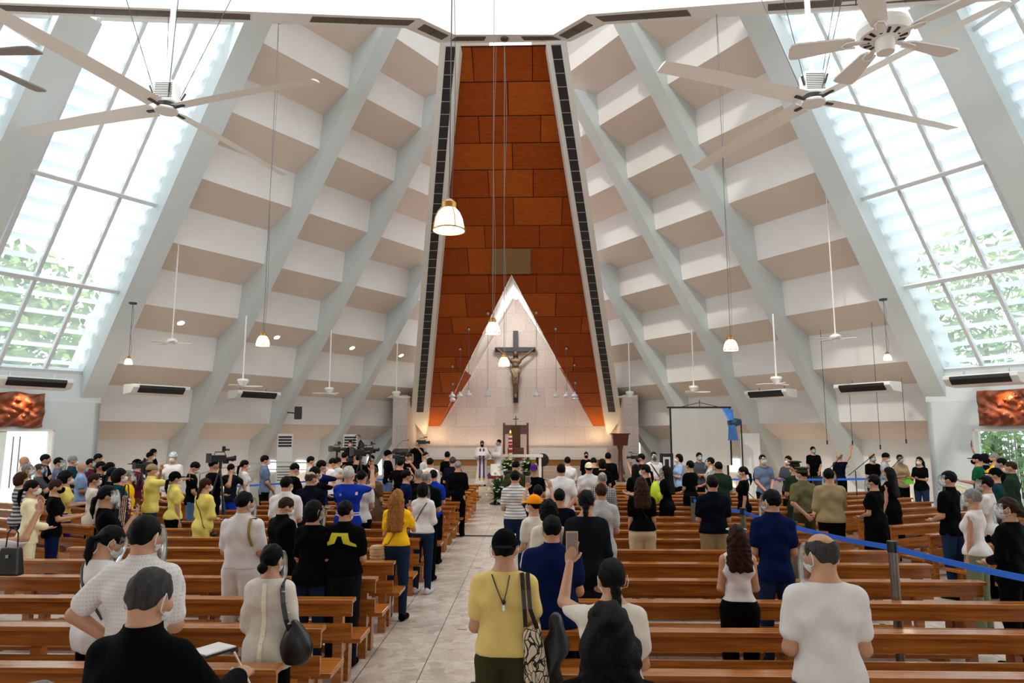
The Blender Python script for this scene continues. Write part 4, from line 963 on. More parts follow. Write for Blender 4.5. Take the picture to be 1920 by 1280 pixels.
class Fld:
    def __init__(s, lo, hi, h):
        s.h = h; s.lo = np.array(lo, float); n = np.ceil((np.array(hi)-s.lo)/h).astype(int) + 1
        s.ax = [(s.lo[i] + h*np.arange(n[i])).astype(np.float32) for i in range(3)]
        s.D = np.full(n, .5, np.float32)
    def _loc(s, lo, hi):
        sl = []
        for i in range(3):
            a = int(np.floor((lo[i]-s.lo[i])/s.h)); b_ = int(np.ceil((hi[i]-s.lo[i])/s.h)) + 1
            a = max(a, 0); b_ = min(b_, s.D.shape[i])
            if b_ <= a: return None, None
            sl.append(slice(a, b_))
        g = np.meshgrid(s.ax[0][sl[0]], s.ax[1][sl[1]], s.ax[2][sl[2]], indexing='ij')
        return tuple(sl), g
    def mix(s, sl, d, k):
        a = s.D[sl]
        if k > 0:
            hh = np.clip(.5 + .5*(d-a)/k, 0, 1); s.D[sl] = d*(1-hh) + a*hh - k*hh*(1-hh)
        else: s.D[sl] = np.minimum(a, d)
    def cap(s, a, b_, ra, rb, k=.03, fy=1.):
        a = np.array(a, float); b_ = np.array(b_, float); r = max(ra, rb) + k + s.h*2
        sl, g = s._loc(np.minimum(a, b_)-r, np.maximum(a, b_)+r)
        if sl is None: return
        X, Y, Z = g[0]-a[0], (g[1]-a[1])/fy, g[2]-a[2]; v = b_-a; v[1] /= fy; L2 = max(v.dot(v), 1e-9)
        t = np.clip((X*v[0]+Y*v[1]+Z*v[2])/L2, 0, 1)
        d = np.sqrt((X-t*v[0])**2+(Y-t*v[1])**2+(Z-t*v[2])**2) - (ra+(rb-ra)*t)
        s.mix(sl, d, k)
    def ell(s, c, r, k=.02, R=None, sub=False):
        c = np.array(c, float); r = np.array(r, float); m = r.max() + k + s.h*2
        sl, g = s._loc(c-m, c+m)
        if sl is None: return
        X, Y, Z = g[0]-c[0], g[1]-c[1], g[2]-c[2]
        if R is not None:
            Q = np.array(R.transposed()); X, Y, Z = (Q[0, 0]*X+Q[0, 1]*Y+Q[0, 2]*Z, Q[1, 0]*X+Q[1, 1]*Y+Q[1, 2]*Z, Q[2, 0]*X+Q[2, 1]*Y+Q[2, 2]*Z)
        q = np.sqrt((X/r[0])**2+(Y/r[1])**2+(Z/r[2])**2); d = (q-1)*r.min()*np.clip(1, .3, 1)
        if sub: s.D[sl] = np.maximum(s.D[sl], -d)
        else: s.mix(sl, d, k)
    def cut(s, fn):   # keep where fn(X,Y,Z) < 0
        g = np.meshgrid(*s.ax, indexing='ij'); s.D = np.maximum(s.D, fn(*g).astype(np.float32))
    def disp(s, fn):
        g = np.meshgrid(*s.ax, indexing='ij'); m = np.abs(s.D) < .06; s.D[m] += fn(g[0][m], g[1][m], g[2][m]).astype(np.float32)
    def mesh(s, name, extra=None):
        V, Q = snets(s.D, s.lo, s.h)
        V = V.astype(np.float32)
        nq = len(Q); ev, ef = (extra.v, extra.f) if extra else ([], [])
        nv = len(V); 
        if ev: V = np.concatenate([V, np.array(ev, np.float32)])
        loops = list(Q.reshape(-1)); sizes = np.full(nq, 4)
        if ef:
            loops += [i+nv for f in ef for i in f]; sizes = np.concatenate([sizes, np.array([len(f) for f in ef])])
        me = bpy.data.meshes.new(name); me.vertices.add(len(V)); me.vertices.foreach_set('co', V.reshape(-1))
        me.loops.add(len(loops)); me.loops.foreach_set('vertex_index', np.array(loops, np.int32))
        st = np.concatenate([[0], np.cumsum(sizes)[:-1]]).astype(np.int32)
        me.polygons.add(len(sizes)); me.polygons.foreach_set('loop_start', st); me.polygons.foreach_set('loop_total', sizes.astype(np.int32))
        me.polygons.foreach_set('use_smooth', np.ones(len(sizes), bool)); me.update(calc_edges=True); me.validate()
        return me
def V3(*a): return Vector(a)
# arm poses: (upper arm direction, forearm direction, palm normal) for the RIGHT arm (x>0), y forward
ARM = {
 'down': ((.10, .02, -1), (.04, .16, -1), (-1, 0, 0)),
 'front': ((.14, .10, -1), (-.62, .80, -.30), (0, -.3, 1)),
 'front_low': ((.12, .14, -1), (-.48, .60, -.75), (0, -1, 0)),
 'back': ((.24, -.22, -1), (-.62, -.42, -.70), (0, 1, 0)),
 'phone': ((.22, .60, -.85), (-.34, .55, .85), (0, -1, 0)),
 'phone_high': ((.35, .75, .10), (-.25, .55, .95), (0, -1, 0)),
 'text': ((.16, .30, -1), (-.30, .95, .12), (0, -.3, 1)),
 'reach': ((.25, .85, .05), (.0, 1, .15), (0, 0, -1)),
 'high': ((.40, .35, .75), (.12, .30, 1), (0, -1, 0)),
 'hip': ((.80, -.25, -.95), (-.75, .25, -.62), (1, 0, 0)),
 'camera': ((.50, .55, -.55), (-.55, .45, .90), (-1, 0, 0)),
 'cross': ((.22, .25, -1), (-1., .45, .12), (0, 1, 0)),
 'write': ((.35, .45, -.8), (-.1, 1, .12), (-.3, 0, -1)),
 'side': ((.9, .3, -.15), (.9, .4, .02), (0, 0, -1)),
 'spread': ((1., .1, .48), (1., -.05, .36), (0, -1, 0)),
}
def arm_joints(sh, side, pose, sx):
    u, f, pn = ARM[pose]; m = lambda v: Vector((v[0]*side, v[1], v[2])).normalized()
    e = sh + m(u)*.275; w = e + m(f)*.245; return e, w, m(f), m(pn)
def hand_fld(fl, w, fd, pn, k=.01):
    s_ = fd.cross(pn).normalized(); c = w + fd*.055
    R = Matrix((s_, pn.normalized(), fd)).transposed()
    fl.ell(c, (.040, .018, .055), .015, R)
def fingers(w, fd, pn, side, curl, n=6):
    m = MB(); pn = (pn - fd*pn.dot(fd)).normalized(); s_ = fd.cross(pn).normalized()
    th = 1 if s_.x*side < 0 else -1          # thumb on the body side
    for i, (o, L_, r) in enumerate(((-.028, .070, .0085), (-.009, .078, .009), (.010, .072, .0088), (.028, .056, .0078))):
        b0 = w + fd*.088 - s_*th*o*-1*-1; d = fd.copy(); p = b0; pts = [w + fd*.06 - s_*th*o*.9, p]; rr = [r*1.1, r*1.08]
        for k, q in enumerate((.45, .32, .25)):
            d = (d*math.cos(curl) + pn*math.sin(curl)).normalized(); p = p + d*L_*q; pts.append(p.copy()); rr.append(r*(1-.12*(k+1)))
        m.tube(pts, rr, n)
    b0 = w + fd*.03 + s_*th*.03*-1*-1; d = (fd*.75 + s_*th*.6 + pn*.35).normalized(); pts = [w + fd*.02, b0 + d*.0, b0 + d*.035, b0 + (d + fd*.3).normalized()*.065]
    m.tube(pts, [.012, .012, .0105, .008], n)
    return m
def skel(P_):
    sex = P_['sex']; g = P_['fat']; f = sex == 'f'
    sw = (.132 if f else .152) * (1 + .45*(g-1)); S = {}
    S['sh'] = {1: V3(sw, -.005, 1.372), -1: V3(-sw, -.005, 1.372)}
    S['arms'] = {s: arm_joints(S['sh'][s], s, P_['arms'][0 if s < 0 else 1], sw) for s in (-1, 1)}
    hy = P_['head']; S['hR'] = Euler((math.radians(-hy[1]), 0, math.radians(-hy[0]))).to_matrix()   # yaw to the right +, pitch down +
    S['piv'] = V3(0, -.01, 1.485)
    return S
def torso(fl, P_, inf=0.):
    g = P_['fat']; f = P_['sex'] == 'f'; i = inf
    cr_ = (.094 if f else .104)*g**.8+i
    fl.cap((-.062*g, .0, 1.29), (.062*g, .0, 1.29), cr_, cr_, .05, .90)
    fl.cap((-.035*g, .012*g, 1.12), (.035*g, .012*g, 1.12), (.082 if f else .100)*g+i, (.082 if f else .100)*g+i, .07, .95)
    fl.cap((-.058*g, .0, .95), (.058*g, .0, .95), (.100 if f else .095)*g+i, (.100 if f else .095)*g+i, .07, .95)
    sw = (.132 if f else .152) * (1 + .45*(g-1))
    for s in (-1, 1): fl.cap((s*.02, -.012, 1.425), (s*(sw-.01), -.008, 1.375), .052+i*.5, .048+i*.5, .05)
    fl.cap((0, -.015, 1.36), (0, -.012, 1.46), .080+i*.5, .060+i*.5, .05)
    if f:
        for s in (-1, 1): fl.ell((s*.058, .075*g, 1.255), (.055+i, .05+i, .055+i), .04)
        for s in (-1, 1): fl.ell((s*.055, -.05, .915), (.078+i, .062+i, .075+i), .05)
def legs(fl, P_, inf=0., flare=0.):
    g = P_['fat']**.6
    for s in (-1, 1):
        hp, kn, an = (s*.088, 0, .90), (s*.098, .012, .49), (s*.10, -.012, .09)
        fl.cap(hp, kn, .088*g+inf, .057*g+inf+flare*.5, .03); fl.cap(kn, an, .056*g+inf+flare*.5, .038+inf*1.3+flare, .02)
HT = {}
def headprims(fl, S, sex):
    R, pv = S['hR'], S['piv']; H = lambda x, y, z: pv + R @ V3(x, y, z)
    fl.ell(H(0, .0, .125), (.070, .091, .090), .02, R); fl.ell(H(0, .028, .07), (.056, .066, .075), .03, R)
    fl.ell(H(0, .058, .035), (.030, .028, .024), .02, R)
    fl.cap(H(0, .090, .105), H(0, .106, .075), .009, .013, .012); fl.cap(H(-.03, .083, .112), H(.03, .083, .112), .008, .008, .015)
    fl.cap(H(-.018, .090, .048), H(.018, .090, .048), .008, .008, .008)
    for s in (-1, 1):
        fl.ell(H(s*.073, .0, .09), (.011, .022, .032), .008, R); fl.ell(H(s*.05, .06, .075), (.02, .025, .022), .02, R)
    fl.cap((0, -.018, 1.40), H(0, -.012, .06), .056 if sex == 'm' else .047, .054 if sex == 'm' else .044, .025)
def bounds(P_, S, m=.16):
    pts = [V3(-.3, -.2, 0), V3(.3, .28, 1.74)]
    for s in (-1, 1): e, w, fd, pn = S['arms'][s]; pts += [e, w + fd*.18]
    lo = [min(p[i] for p in pts) - (m*.4 if i < 2 else .04) for i in range(3)]; hi = [max(p[i] for p in pts) + (m*.4 if i < 2 else .06) for i in range(3)]
    return lo, hi
def body_mesh(P_, h, zmin=0.):
    S = skel(P_); lo, hi = bounds(P_, S); lo[2] = max(lo[2], zmin); fl = Fld(lo, hi, h)
    torso(fl, P_); legs(fl, P_)
    for s in (-1, 1):
        fl.cap((s*.10, -.03, .045), (s*.115, .13, .03), .038, .03, .02)
        e, w, fd, pn = S['arms'][s]; g = P_['fat']**.5*(.86 if P_['sex'] == 'f' else 1)
        fl.cap(S['sh'][s], e, .046*g, .037*g, .03); fl.cap(e, w, .041*g, .027*g, .015); hand_fld(fl, w, fd, pn)
    headprims(fl, S, P_['sex'])
    ex = MB()
    for s in (-1, 1):
        e, w, fd, pn = S['arms'][s]; pose = P_['arms'][0 if s < 0 else 1]
        mm = fingers(w, fd, pn, s, .55 if pose in ('phone', 'text', 'camera', 'write', 'phone_high') else .28 if pose != 'back' else .5, 6 if h < .013 else 4)
        o = len(ex.v); ex.v += mm.v; ex.f += [[i+o for i in f] for f in mm.f]
    return fl.mesh('body', ex)
def fold(seed, amp, X, Y, Z):
    a = np.sin(23*X + 5*np.sin(6*Z+seed) + 3*seed) * np.sin(9*Z + 6*X*np.sign(Y) + seed) + .6*np.sin(31*Z + 14*X + 2*np.sin(12*X+seed)) * np.clip(1.3 - 3*np.abs(Z-1.06), .15, 1)
    return amp*(a - .6)*np.clip((1.43 - Z)*14, 0, 1)
def top_mesh(P_, h):
    T = P_['top']; k = T[0]; S = skel(P_); lo, hi = bounds(P_, S); hem = P_.get('hem', {'tee': .84, 'polo': .84, 'shirt': .82, 'long': .83, 'tank': .87, 'blouse': .80, 'jacket': .74, 'tucked': .95, 'tuckedlong': .95, 'robe': .06, 'dress': .42, 'sleeveless': .84}[k])
    inf = {'tee': .013, 'polo': .013, 'tank': .007, 'blouse': .024, 'jacket': .020, 'robe': .035, 'tucked': .016}.get(k, .014)
    lo[2] = hem-.05; hi[2] = 1.50; fl = Fld(lo, hi, h); torso(fl, P_, inf)
    if k in ('blouse', 'jacket', 'tee', 'polo', 'shirt', 'long', 'sleeveless') :
        fl.cap((-.055*P_['fat'], 0, hem+.02), (.055*P_['fat'], 0, hem+.02), .098*P_['fat']+inf, .098*P_['fat']+inf, .08, .95)
    if k in ('robe', 'dress'):
        bw = .24 if k == 'robe' else .17; fl.cap((-.05, 0, hem), (.05, 0, hem), bw, bw, .05); fl.cap((0, 0, 1.0), (0, 0, hem), .15, bw+.03, .08)
    slv = {'tee': .64, 'polo': .66, 'tucked': .72, 'shirt': .74, 'blouse': 1.5, 'tank': 0, 'sleeveless': 0, 'dress': .6}.get(k, 1.93)
    slv = P_.get('sleeve', slv)
    ends = []
    for s in (-1, 1):
        if slv <= 0: continue
        e, w, fd, pn = S['arms'][s]; sh = S['sh'][s]; g = P_['fat']**.5*(.9 if P_['sex'] == 'f' else 1); wr = .035 if k == 'robe' else 0
        t = min(slv, 1); p = sh + (e-sh)*t; fl.cap(sh, p + (e-sh)*.0, .052*g+inf*.5, .048*g+inf*.8+wr, .03)
        if slv > 1: t2 = slv-1; p = e + (w-e)*t2; fl.cap(e, p, .046*g+inf*.7+wr, .034*g+inf*.7+wr*1.4, .015)
    am = P_.get('wrinkle', .006)
    if h < .02: fl.disp(lambda X, Y, Z: fold(P_['seed'], am, X, Y, Z))
    # hem and neck
    hy = P_.get('hemtilt', 0.)
    if k in ('tank',):
        fl.ell((0, .03, 1.47), (.085, .13, .10), 0, None, True)
        for s in (-1, 1): fl.ell((s*.215, 0, 1.36), (.085, .3, .12), 0, None, True)
    elif k == 'sleeveless' or k == 'dress' and slv <= 0:
        for s in (-1, 1): fl.ell((s*.245, 0, 1.37), (.07, .3, .13), 0, None, True)
    nk = {'polo': 1.478, 'shirt': 1.482, 'tucked': 1.482, 'long': 1.46, 'robe': 1.46}.get(k, 1.452)
    fl.cut(lambda X, Y, Z: np.maximum(hem - Z, Z - nk - .25*np.minimum(Y, 0)*-1*.3 + .35*np.clip(Y, 0, .2)))
    return fl.mesh('shirt')
def bottom_mesh(P_, h):
    k = P_['bot'][0]; S = skel(P_); zt = P_.get('waist', 1.0); zb = {'trousers': .06, 'jeans': .06, 'shorts': .52, 'skirt': .50, 'capri': .3}.get(k, .06)
    fl = Fld((-.26*P_['fat'], -.24, zb-.04), (.26*P_['fat'], .24, zt+.04), h); g = P_['fat']
    f = P_['sex'] == 'f'
    fl.cap((-.058*g, 0, .95), (.058*g, 0, .95), (.104 if f else .099)*g+.008, (.104 if f else .099)*g+.008, .05, .95); fl.cap((-.045*g, 0, 1.0), (.045*g, 0, 1.0), .090*g+.006, .090*g+.006, .03, .95)
    if f:
        for s in (-1, 1): fl.ell((s*.055, -.05, .915), (.086, .070, .083), .05)
    if k == 'skirt': fl.cap((-.06*g, 0, .9), (-.05, 0, zb), .115*g, .13*g, .05); fl.cap((.06*g, 0, .9), (.05, 0, zb), .115*g, .13*g, .05)
    else: legs(fl, P_, .014 if k != 'jeans' else .009, .008 if k in ('trousers', 'shorts') else 0)
    if h < .02: fl.disp(lambda X, Y, Z: .003*np.sin(40*Z + 9*X)*np.clip(1.2-4*np.abs(Z-.49), .1, 1) + .003*np.sin(30*Z+20*X)*np.clip(1-6*np.abs(Z-.85), 0, 1))
    fl.cut(lambda X, Y, Z: np.maximum(zb - Z, Z - zt))
    return fl.mesh('trousers')
def shoe_mesh(P_, h):
    fl = Fld((-.2, -.14, -.01), (.2, .24, .14), h)
    for s in (-1, 1): fl.cap((s*.10, -.035, .05), (s*.118, .14, .035), .046, .038, .02); fl.cap((s*.10, -.02, .06), (s*.10, -.02, .10), .044, .043, .01)
    fl.cut(lambda X, Y, Z: -Z + .0); return fl.mesh('shoes')
def hair_mesh(P_, h):
    st = P_['hair']; S = skel(P_); R, pv = S['hR'], S['piv']; H = lambda x, y, z: pv + R @ V3(x, y, z)
    lo = [-.26, -.32, 1.0 if st in ('long', 'vlong') else 1.22]; hi = [.26, .26, 1.80]; fl = Fld(lo, hi, h)
    big = {'curly': .022, 'afro': .034, 'bob': .010, 'buzz': .001, 'bald_sides': .002, 'grey_full': .012}.get(st, .005)
    fl.ell(H(0, -.004, .130), (.074+big, .094+big, .090+big), 0, R)
    Ri = R.transposed(); Q = np.array(Ri); pvn = np.array(pv)
    def loc(X, Y, Z):
        x, y, z = X-pvn[0], Y-pvn[1], Z-pvn[2]; return Q[0, 0]*x+Q[0, 1]*y+Q[0, 2]*z, Q[1, 0]*x+Q[1, 1]*y+Q[1, 2]*z, Q[2, 0]*x+Q[2, 1]*y+Q[2, 2]*z
    low = {'buzz': .06, 'bald_sides': .05, 'short': .045, 'grey_full': .045}.get(st, .04)
    def facecut(X, Y, Z):
        x, y, z = loc(X, Y, Z)
        line = low + .35*np.clip(y+.03, 0, 1) + 1.5*np.clip(y-.045, 0, .05)      # hairline rises to the forehead
        side = np.where((y > -.035) & (y < .05), .02, 0.)
        return (line + side - z)*.8
    if st == 'bald':
        return None
    if st in ('bob', 'curly', 'afro'):
        dn = {'bob': .0, 'curly': -.0, 'afro': .03}[st]; fl.ell(H(0, -.03, .075+dn), (.080+big, .072+big, .095), .03, R)
        fl.cut(lambda X, Y, Z: (lambda x, y, z: np.maximum(np.minimum((.055 - z)*.8 + 0*x, 9) * 0 + np.where(y > .035, (.115 + 1.2*np.clip(y-.06, 0, .05)) - z, -.01), -.02 - z))(*loc(X, Y, Z)))
    else: fl.cut(facecut)
    if st == 'bald_sides': fl.ell(H(0, .005, .212), (.066, .098, .066), 0, R, True)
    if st == 'thin_top': pass
    if st in ('bun', 'bun_low'): z = .11 if st == 'bun' else .05; fl.ell(H(0, -.115, z), (.042, .036, .040), .015, R)
    if st == 'pony':
        fl.cap(H(0, -.092, .09), H(0, -.125, .06), .02, .026, .015); q0 = H(0, -.125, .06); q1 = q0 + V3(0, -.012, -.11); fl.cap(q0, q1, .030, .027, .015); fl.cap(q1, q1 + V3(0, .012, -.10), .027, .010, .015)
    if st == 'pony_low':
        fl.cap(H(0, -.08, .05), H(0, -.095, .0), .03, .024, .02); fl.cap(H(0, -.095, 0), H(0, -.11, -.12), .024, .012, .02)
    if st in ('long', 'vlong'):
        e = -.18 if st == 'long' else -.30
        fl.ell(H(0, -.035, .07), (.092, .075, .10), .03, R)
        for s in (-1, 0, 1): fl.cap(H(s*.05, -.065, .06), V3(s*.075, -.115, 1.485+e), .050, .040 if s else .045, .03, .8)
        for s in (-1, 1): fl.cap(H(s*.075, -.015, .08), V3(s*.10, -.075, 1.485+e*.75), .026, .026, .03)
        fl.cut(lambda X, Y, Z: (lambda x, y, z: np.where((y > .03) & (z > -.03), (.118 + 1.2*np.clip(y-.06, 0, .05)) - z, -.01))(*loc(X, Y, Z)))
    a = .0035 if st not in ('curly', 'afro', 'long', 'vlong') else .007
    sd = P_['seed']
    if h < .016: fl.disp(lambda X, Y, Z: (a*np.sin(90*X+20*np.sin(20*Z+sd))*np.sin(35*Z+40*Y+sd) if st in ('curly', 'afro') else a*(np.sin(95*X+7*np.sin(14*Z+sd)) + .8*np.sin(70*Y+9*np.sin(17*Z)+sd))*.6))
    return fl.mesh('hair')
def cap_mesh(P_, h, kind):
    S = skel(P_); R, pv = S['hR'], S['piv']; H = lambda x, y, z: pv + R @ V3(x, y, z); sg = -1 if kind == 'backwards_cap' else 1
    fl = Fld((-.24, -.26, 1.5), (.24, .30, 1.80), min(h, .011))
    Q = np.array(R.transposed()); pvn = np.array(pv)
    if kind == 'peaked_cap':
        fl.ell(H(0, 0, .15), (.088, .106, .05), 0, R); fl.ell(H(0, -.005, .215), (.128, .138, .020), .03, R); fl.ell(H(0, .085, .145), (.07, .055, .010), .01, R)
        fl.cut(lambda X, Y, Z: .135 - ((Q[2, 0]*(X-pvn[0])+Q[2, 1]*(Y-pvn[1])+Q[2, 2]*(Z-pvn[2])) + .12*(Y-pvn[1]) * 0))
    elif kind == 'surgical_cap':
        fl.ell(H(0, -.005, .14), (.094, .112, .11), 0, R); fl.cut(lambda X, Y, Z: .12 - (Q[2, 0]*(X-pvn[0])+Q[2, 1]*(Y-pvn[1])+Q[2, 2]*(Z-pvn[2])))
    else:
        fl.ell(H(0, -.004, .132), (.084, .104, .100), 0, R); fl.cut(lambda X, Y, Z: .118 - (Q[2, 0]*(X-pvn[0])+Q[2, 1]*(Y-pvn[1])+Q[2, 2]*(Z-pvn[2])))
        fl.ell(H(0, sg*.135, .125), (.068, .070, .010), .008, R)
    return fl.mesh('cap')
def mask_mesh(P_, h):
    S = skel(P_); R, pv = S['hR'], S['piv']; H = lambda x, y, z: pv + R @ V3(x, y, z)
    fl = Fld((-.16, -.12, 1.42), (.16, .24, 1.66), min(h, .011)); Q = np.array(R.transposed()); pvn = np.array(pv)
    fl.ell(H(0, .045, .058), (.062, .076, .062), 0, R); fl.ell(H(0, .098, .068), (.024, .026, .036), .03, R)
    def c(X, Y, Z):
        x, y, z = X-pvn[0], Y-pvn[1], Z-pvn[2]; y2 = Q[1, 0]*x+Q[1, 1]*y+Q[1, 2]*z; z2 = Q[2, 0]*x+Q[2, 1]*y+Q[2, 2]*z
        return np.maximum(.028 - y2, z2 - .098)
    fl.cut(c)
    ex = None
    if h < .013:
        ex = MB()
        for s in (-1, 1): ex.tube([H(s*.058, .045, .085), H(s*.076, .02, .10), H(s*.090, -.012, .125), H(s*.092, -.026, .095), H(s*.086, -.02, .06), H(s*.068, .02, .045), H(s*.058, .045, .04)], .0026, 5)
    return fl.mesh('face_mask', ex)
def shield_mesh(P_):
    S = skel(P_); R, pv = S['hR'], S['piv']; m = MB()
    n = 14; rows = ((.165, .108), (.12, .130), (.02, .142), (-.05, .138))
    for z, r in rows:
        for i in range(n+1): a = -1.35 + 2.7*i/n; m.v.append(tuple(pv + R @ V3(math.sin(a)*r*.82, math.cos(a)*r + .005, z)))
    for j in range(len(rows)-1):
        for i in range(n): a = j*(n+1)+i; m.f.append([a, a+1, a+n+2, a+n+1]); m.mi.append(0)
    me = bpy.data.meshes.new('face_shield'); me.from_pydata(m.v, [], m.f); me.polygons.foreach_set('use_smooth', [True]*len(me.polygons))
    b = MB(); pts = [pv + R @ V3(math.sin(a)*.090, math.cos(a)*.110, .150) for a in [-1.5 + 3.0*i/14 for i in range(15)]]; b.tube(pts, .004, 4)
    m2 = bpy.data.meshes.new('headband'); m2.from_pydata(b.v, [], b.f)
    return me, m2
SKIN = {'l': (206, 160, 132), 'm': (184, 134, 104), 'd': (146, 98, 72)}
def skin_mat(k):
    key = 'skin_' + k
    if key in _M: return _M[key]
    m = mat(key, SKIN[k], .55, noise=.06, nscale=12, bump=.08, bscale=200); N, L, b = nodes_of(m); b.inputs['Subsurface Weight'].default_value = .06; b.inputs['Subsurface Radius'].default_value = (.02, .008, .004); return m
HC = {'black': (5, 4, 4), 'brown': (52, 30, 20), 'grey': (128, 126, 124), 'salt': (58, 55, 54), 'lightbrown': (150, 98, 50), 'auburn': (46, 24, 18), 'white': (186, 184, 180)}
def hair_mat(k):
    key = 'hair_' + k
    if key in _M: return _M[key]
    m = mat(key, HC[k], .5, spec=.1, noise=.35, nscale=18, bump=.9, bscale=55, stretch=(4, 4, .35)); return m
def cloth(key, col, pat=None, col2=None, rough=.85):
    k = 'cloth_' + key
    if k in _M: return _M[k]
    m = mat(k, col, rough, noise=.07, nscale=9, bump=.18, bscale=70, spec=.06); N, L, b = nodes_of(m)
    if pat:
        src = b.inputs['Base Color'].links[0].from_socket; tc = N.new('ShaderNodeTexCoord'); sx = N.new('ShaderNodeSeparateXYZ'); L.new(tc.outputs['Object'], sx.inputs[0])
        def stripe(o_, per, wd):
            a = N.new('ShaderNodeMath'); a.operation = 'ADD'; a.inputs[1].default_value = 10; L.new(o_, a.inputs[0])
            q = N.new('ShaderNodeMath'); q.operation = 'MODULO'; q.inputs[1].default_value = per; L.new(a.outputs[0], q.inputs[0])
            c = N.new('ShaderNodeMath'); c.operation = 'LESS_THAN'; c.inputs[1].default_value = wd; L.new(q.outputs[0], c.inputs[0]); return c.outputs[0]
        if pat == 'stripes': f = stripe(sx.outputs[2], .045, .008)
        elif pat == 'bands': f = stripe(sx.outputs[2], .06, .03)
        elif pat == 'check':
            a = stripe(sx.outputs[2], .03, .008); c = stripe(sx.outputs[0], .03, .008); q = N.new('ShaderNodeMath'); q.operation = 'MAXIMUM'; L.new(a, q.inputs[0]); L.new(c, q.inputs[1]); f = q.outputs[0]
        elif pat == 'dots':
            a = stripe(sx.outputs[2], .022, .007); c = stripe(sx.outputs[0], .016, .007); q = N.new('ShaderNodeMath'); q.operation = 'MULTIPLY'; L.new(a, q.inputs[0]); L.new(c, q.inputs[1]); f = q.outputs[0]
        elif pat == 'vstripes': f = stripe(sx.outputs[0], .02, .006)
        else:
            v = N.new('ShaderNodeTexVoronoi'); v.inputs['Scale'].default_value = 26; L.new(tc.outputs['Object'], v.inputs[0]); c = N.new('ShaderNodeMath'); c.operation = 'LESS_THAN'; c.inputs[1].default_value = .3; L.new(v.outputs[0], c.inputs[0]); f = c.outputs[0]
        x = N.new('ShaderNodeMix'); x.data_type = 'RGBA'; L.new(f, x.inputs[0]); L.new(src, x.inputs[6]); x.inputs[7].default_value = lin(col2); L.new(x.outputs[2], b.inputs['Base Color'])
    return m
CO = dict(black=(5, 5, 6), charcoal=(20, 22, 27), navy=(8, 12, 26), royal=(18, 48, 150), blue=(12, 24, 64), denim=(28, 42, 68), ltdenim=(84, 112, 150), sky=(140, 168, 208), slate=(92, 106, 132), white=(216, 210, 208), offwhite=(212, 202, 190),
          cream=(232, 220, 178), yellow=(238, 196, 52), gold=(244, 186, 28), paleyellow=(226, 208, 110), mustard=(222, 192, 118), grey=(128, 130, 134), ltgrey=(176, 176, 176), dkgrey=(66, 68, 74), olive=(58, 56, 34), khaki=(150, 132, 98), tan=(176, 150, 118),
          army=(104, 98, 68), dkgreen=(34, 50, 36), green=(24, 86, 58), maroon=(86, 24, 50), brown=(96, 72, 50), purple=(70, 30, 110), teal=(18, 56, 62), orange=(240, 140, 20), sand=(196, 178, 146), red=(160, 24, 30), sage=(112, 118, 92))
def cm(name, pat=None, c2=None):
    return cloth(name + ('_' + pat + '_' + (c2 or '') if pat else ''), CO[name], pat, CO[c2] if c2 else None)
_mc = {}
PEOPLE = []
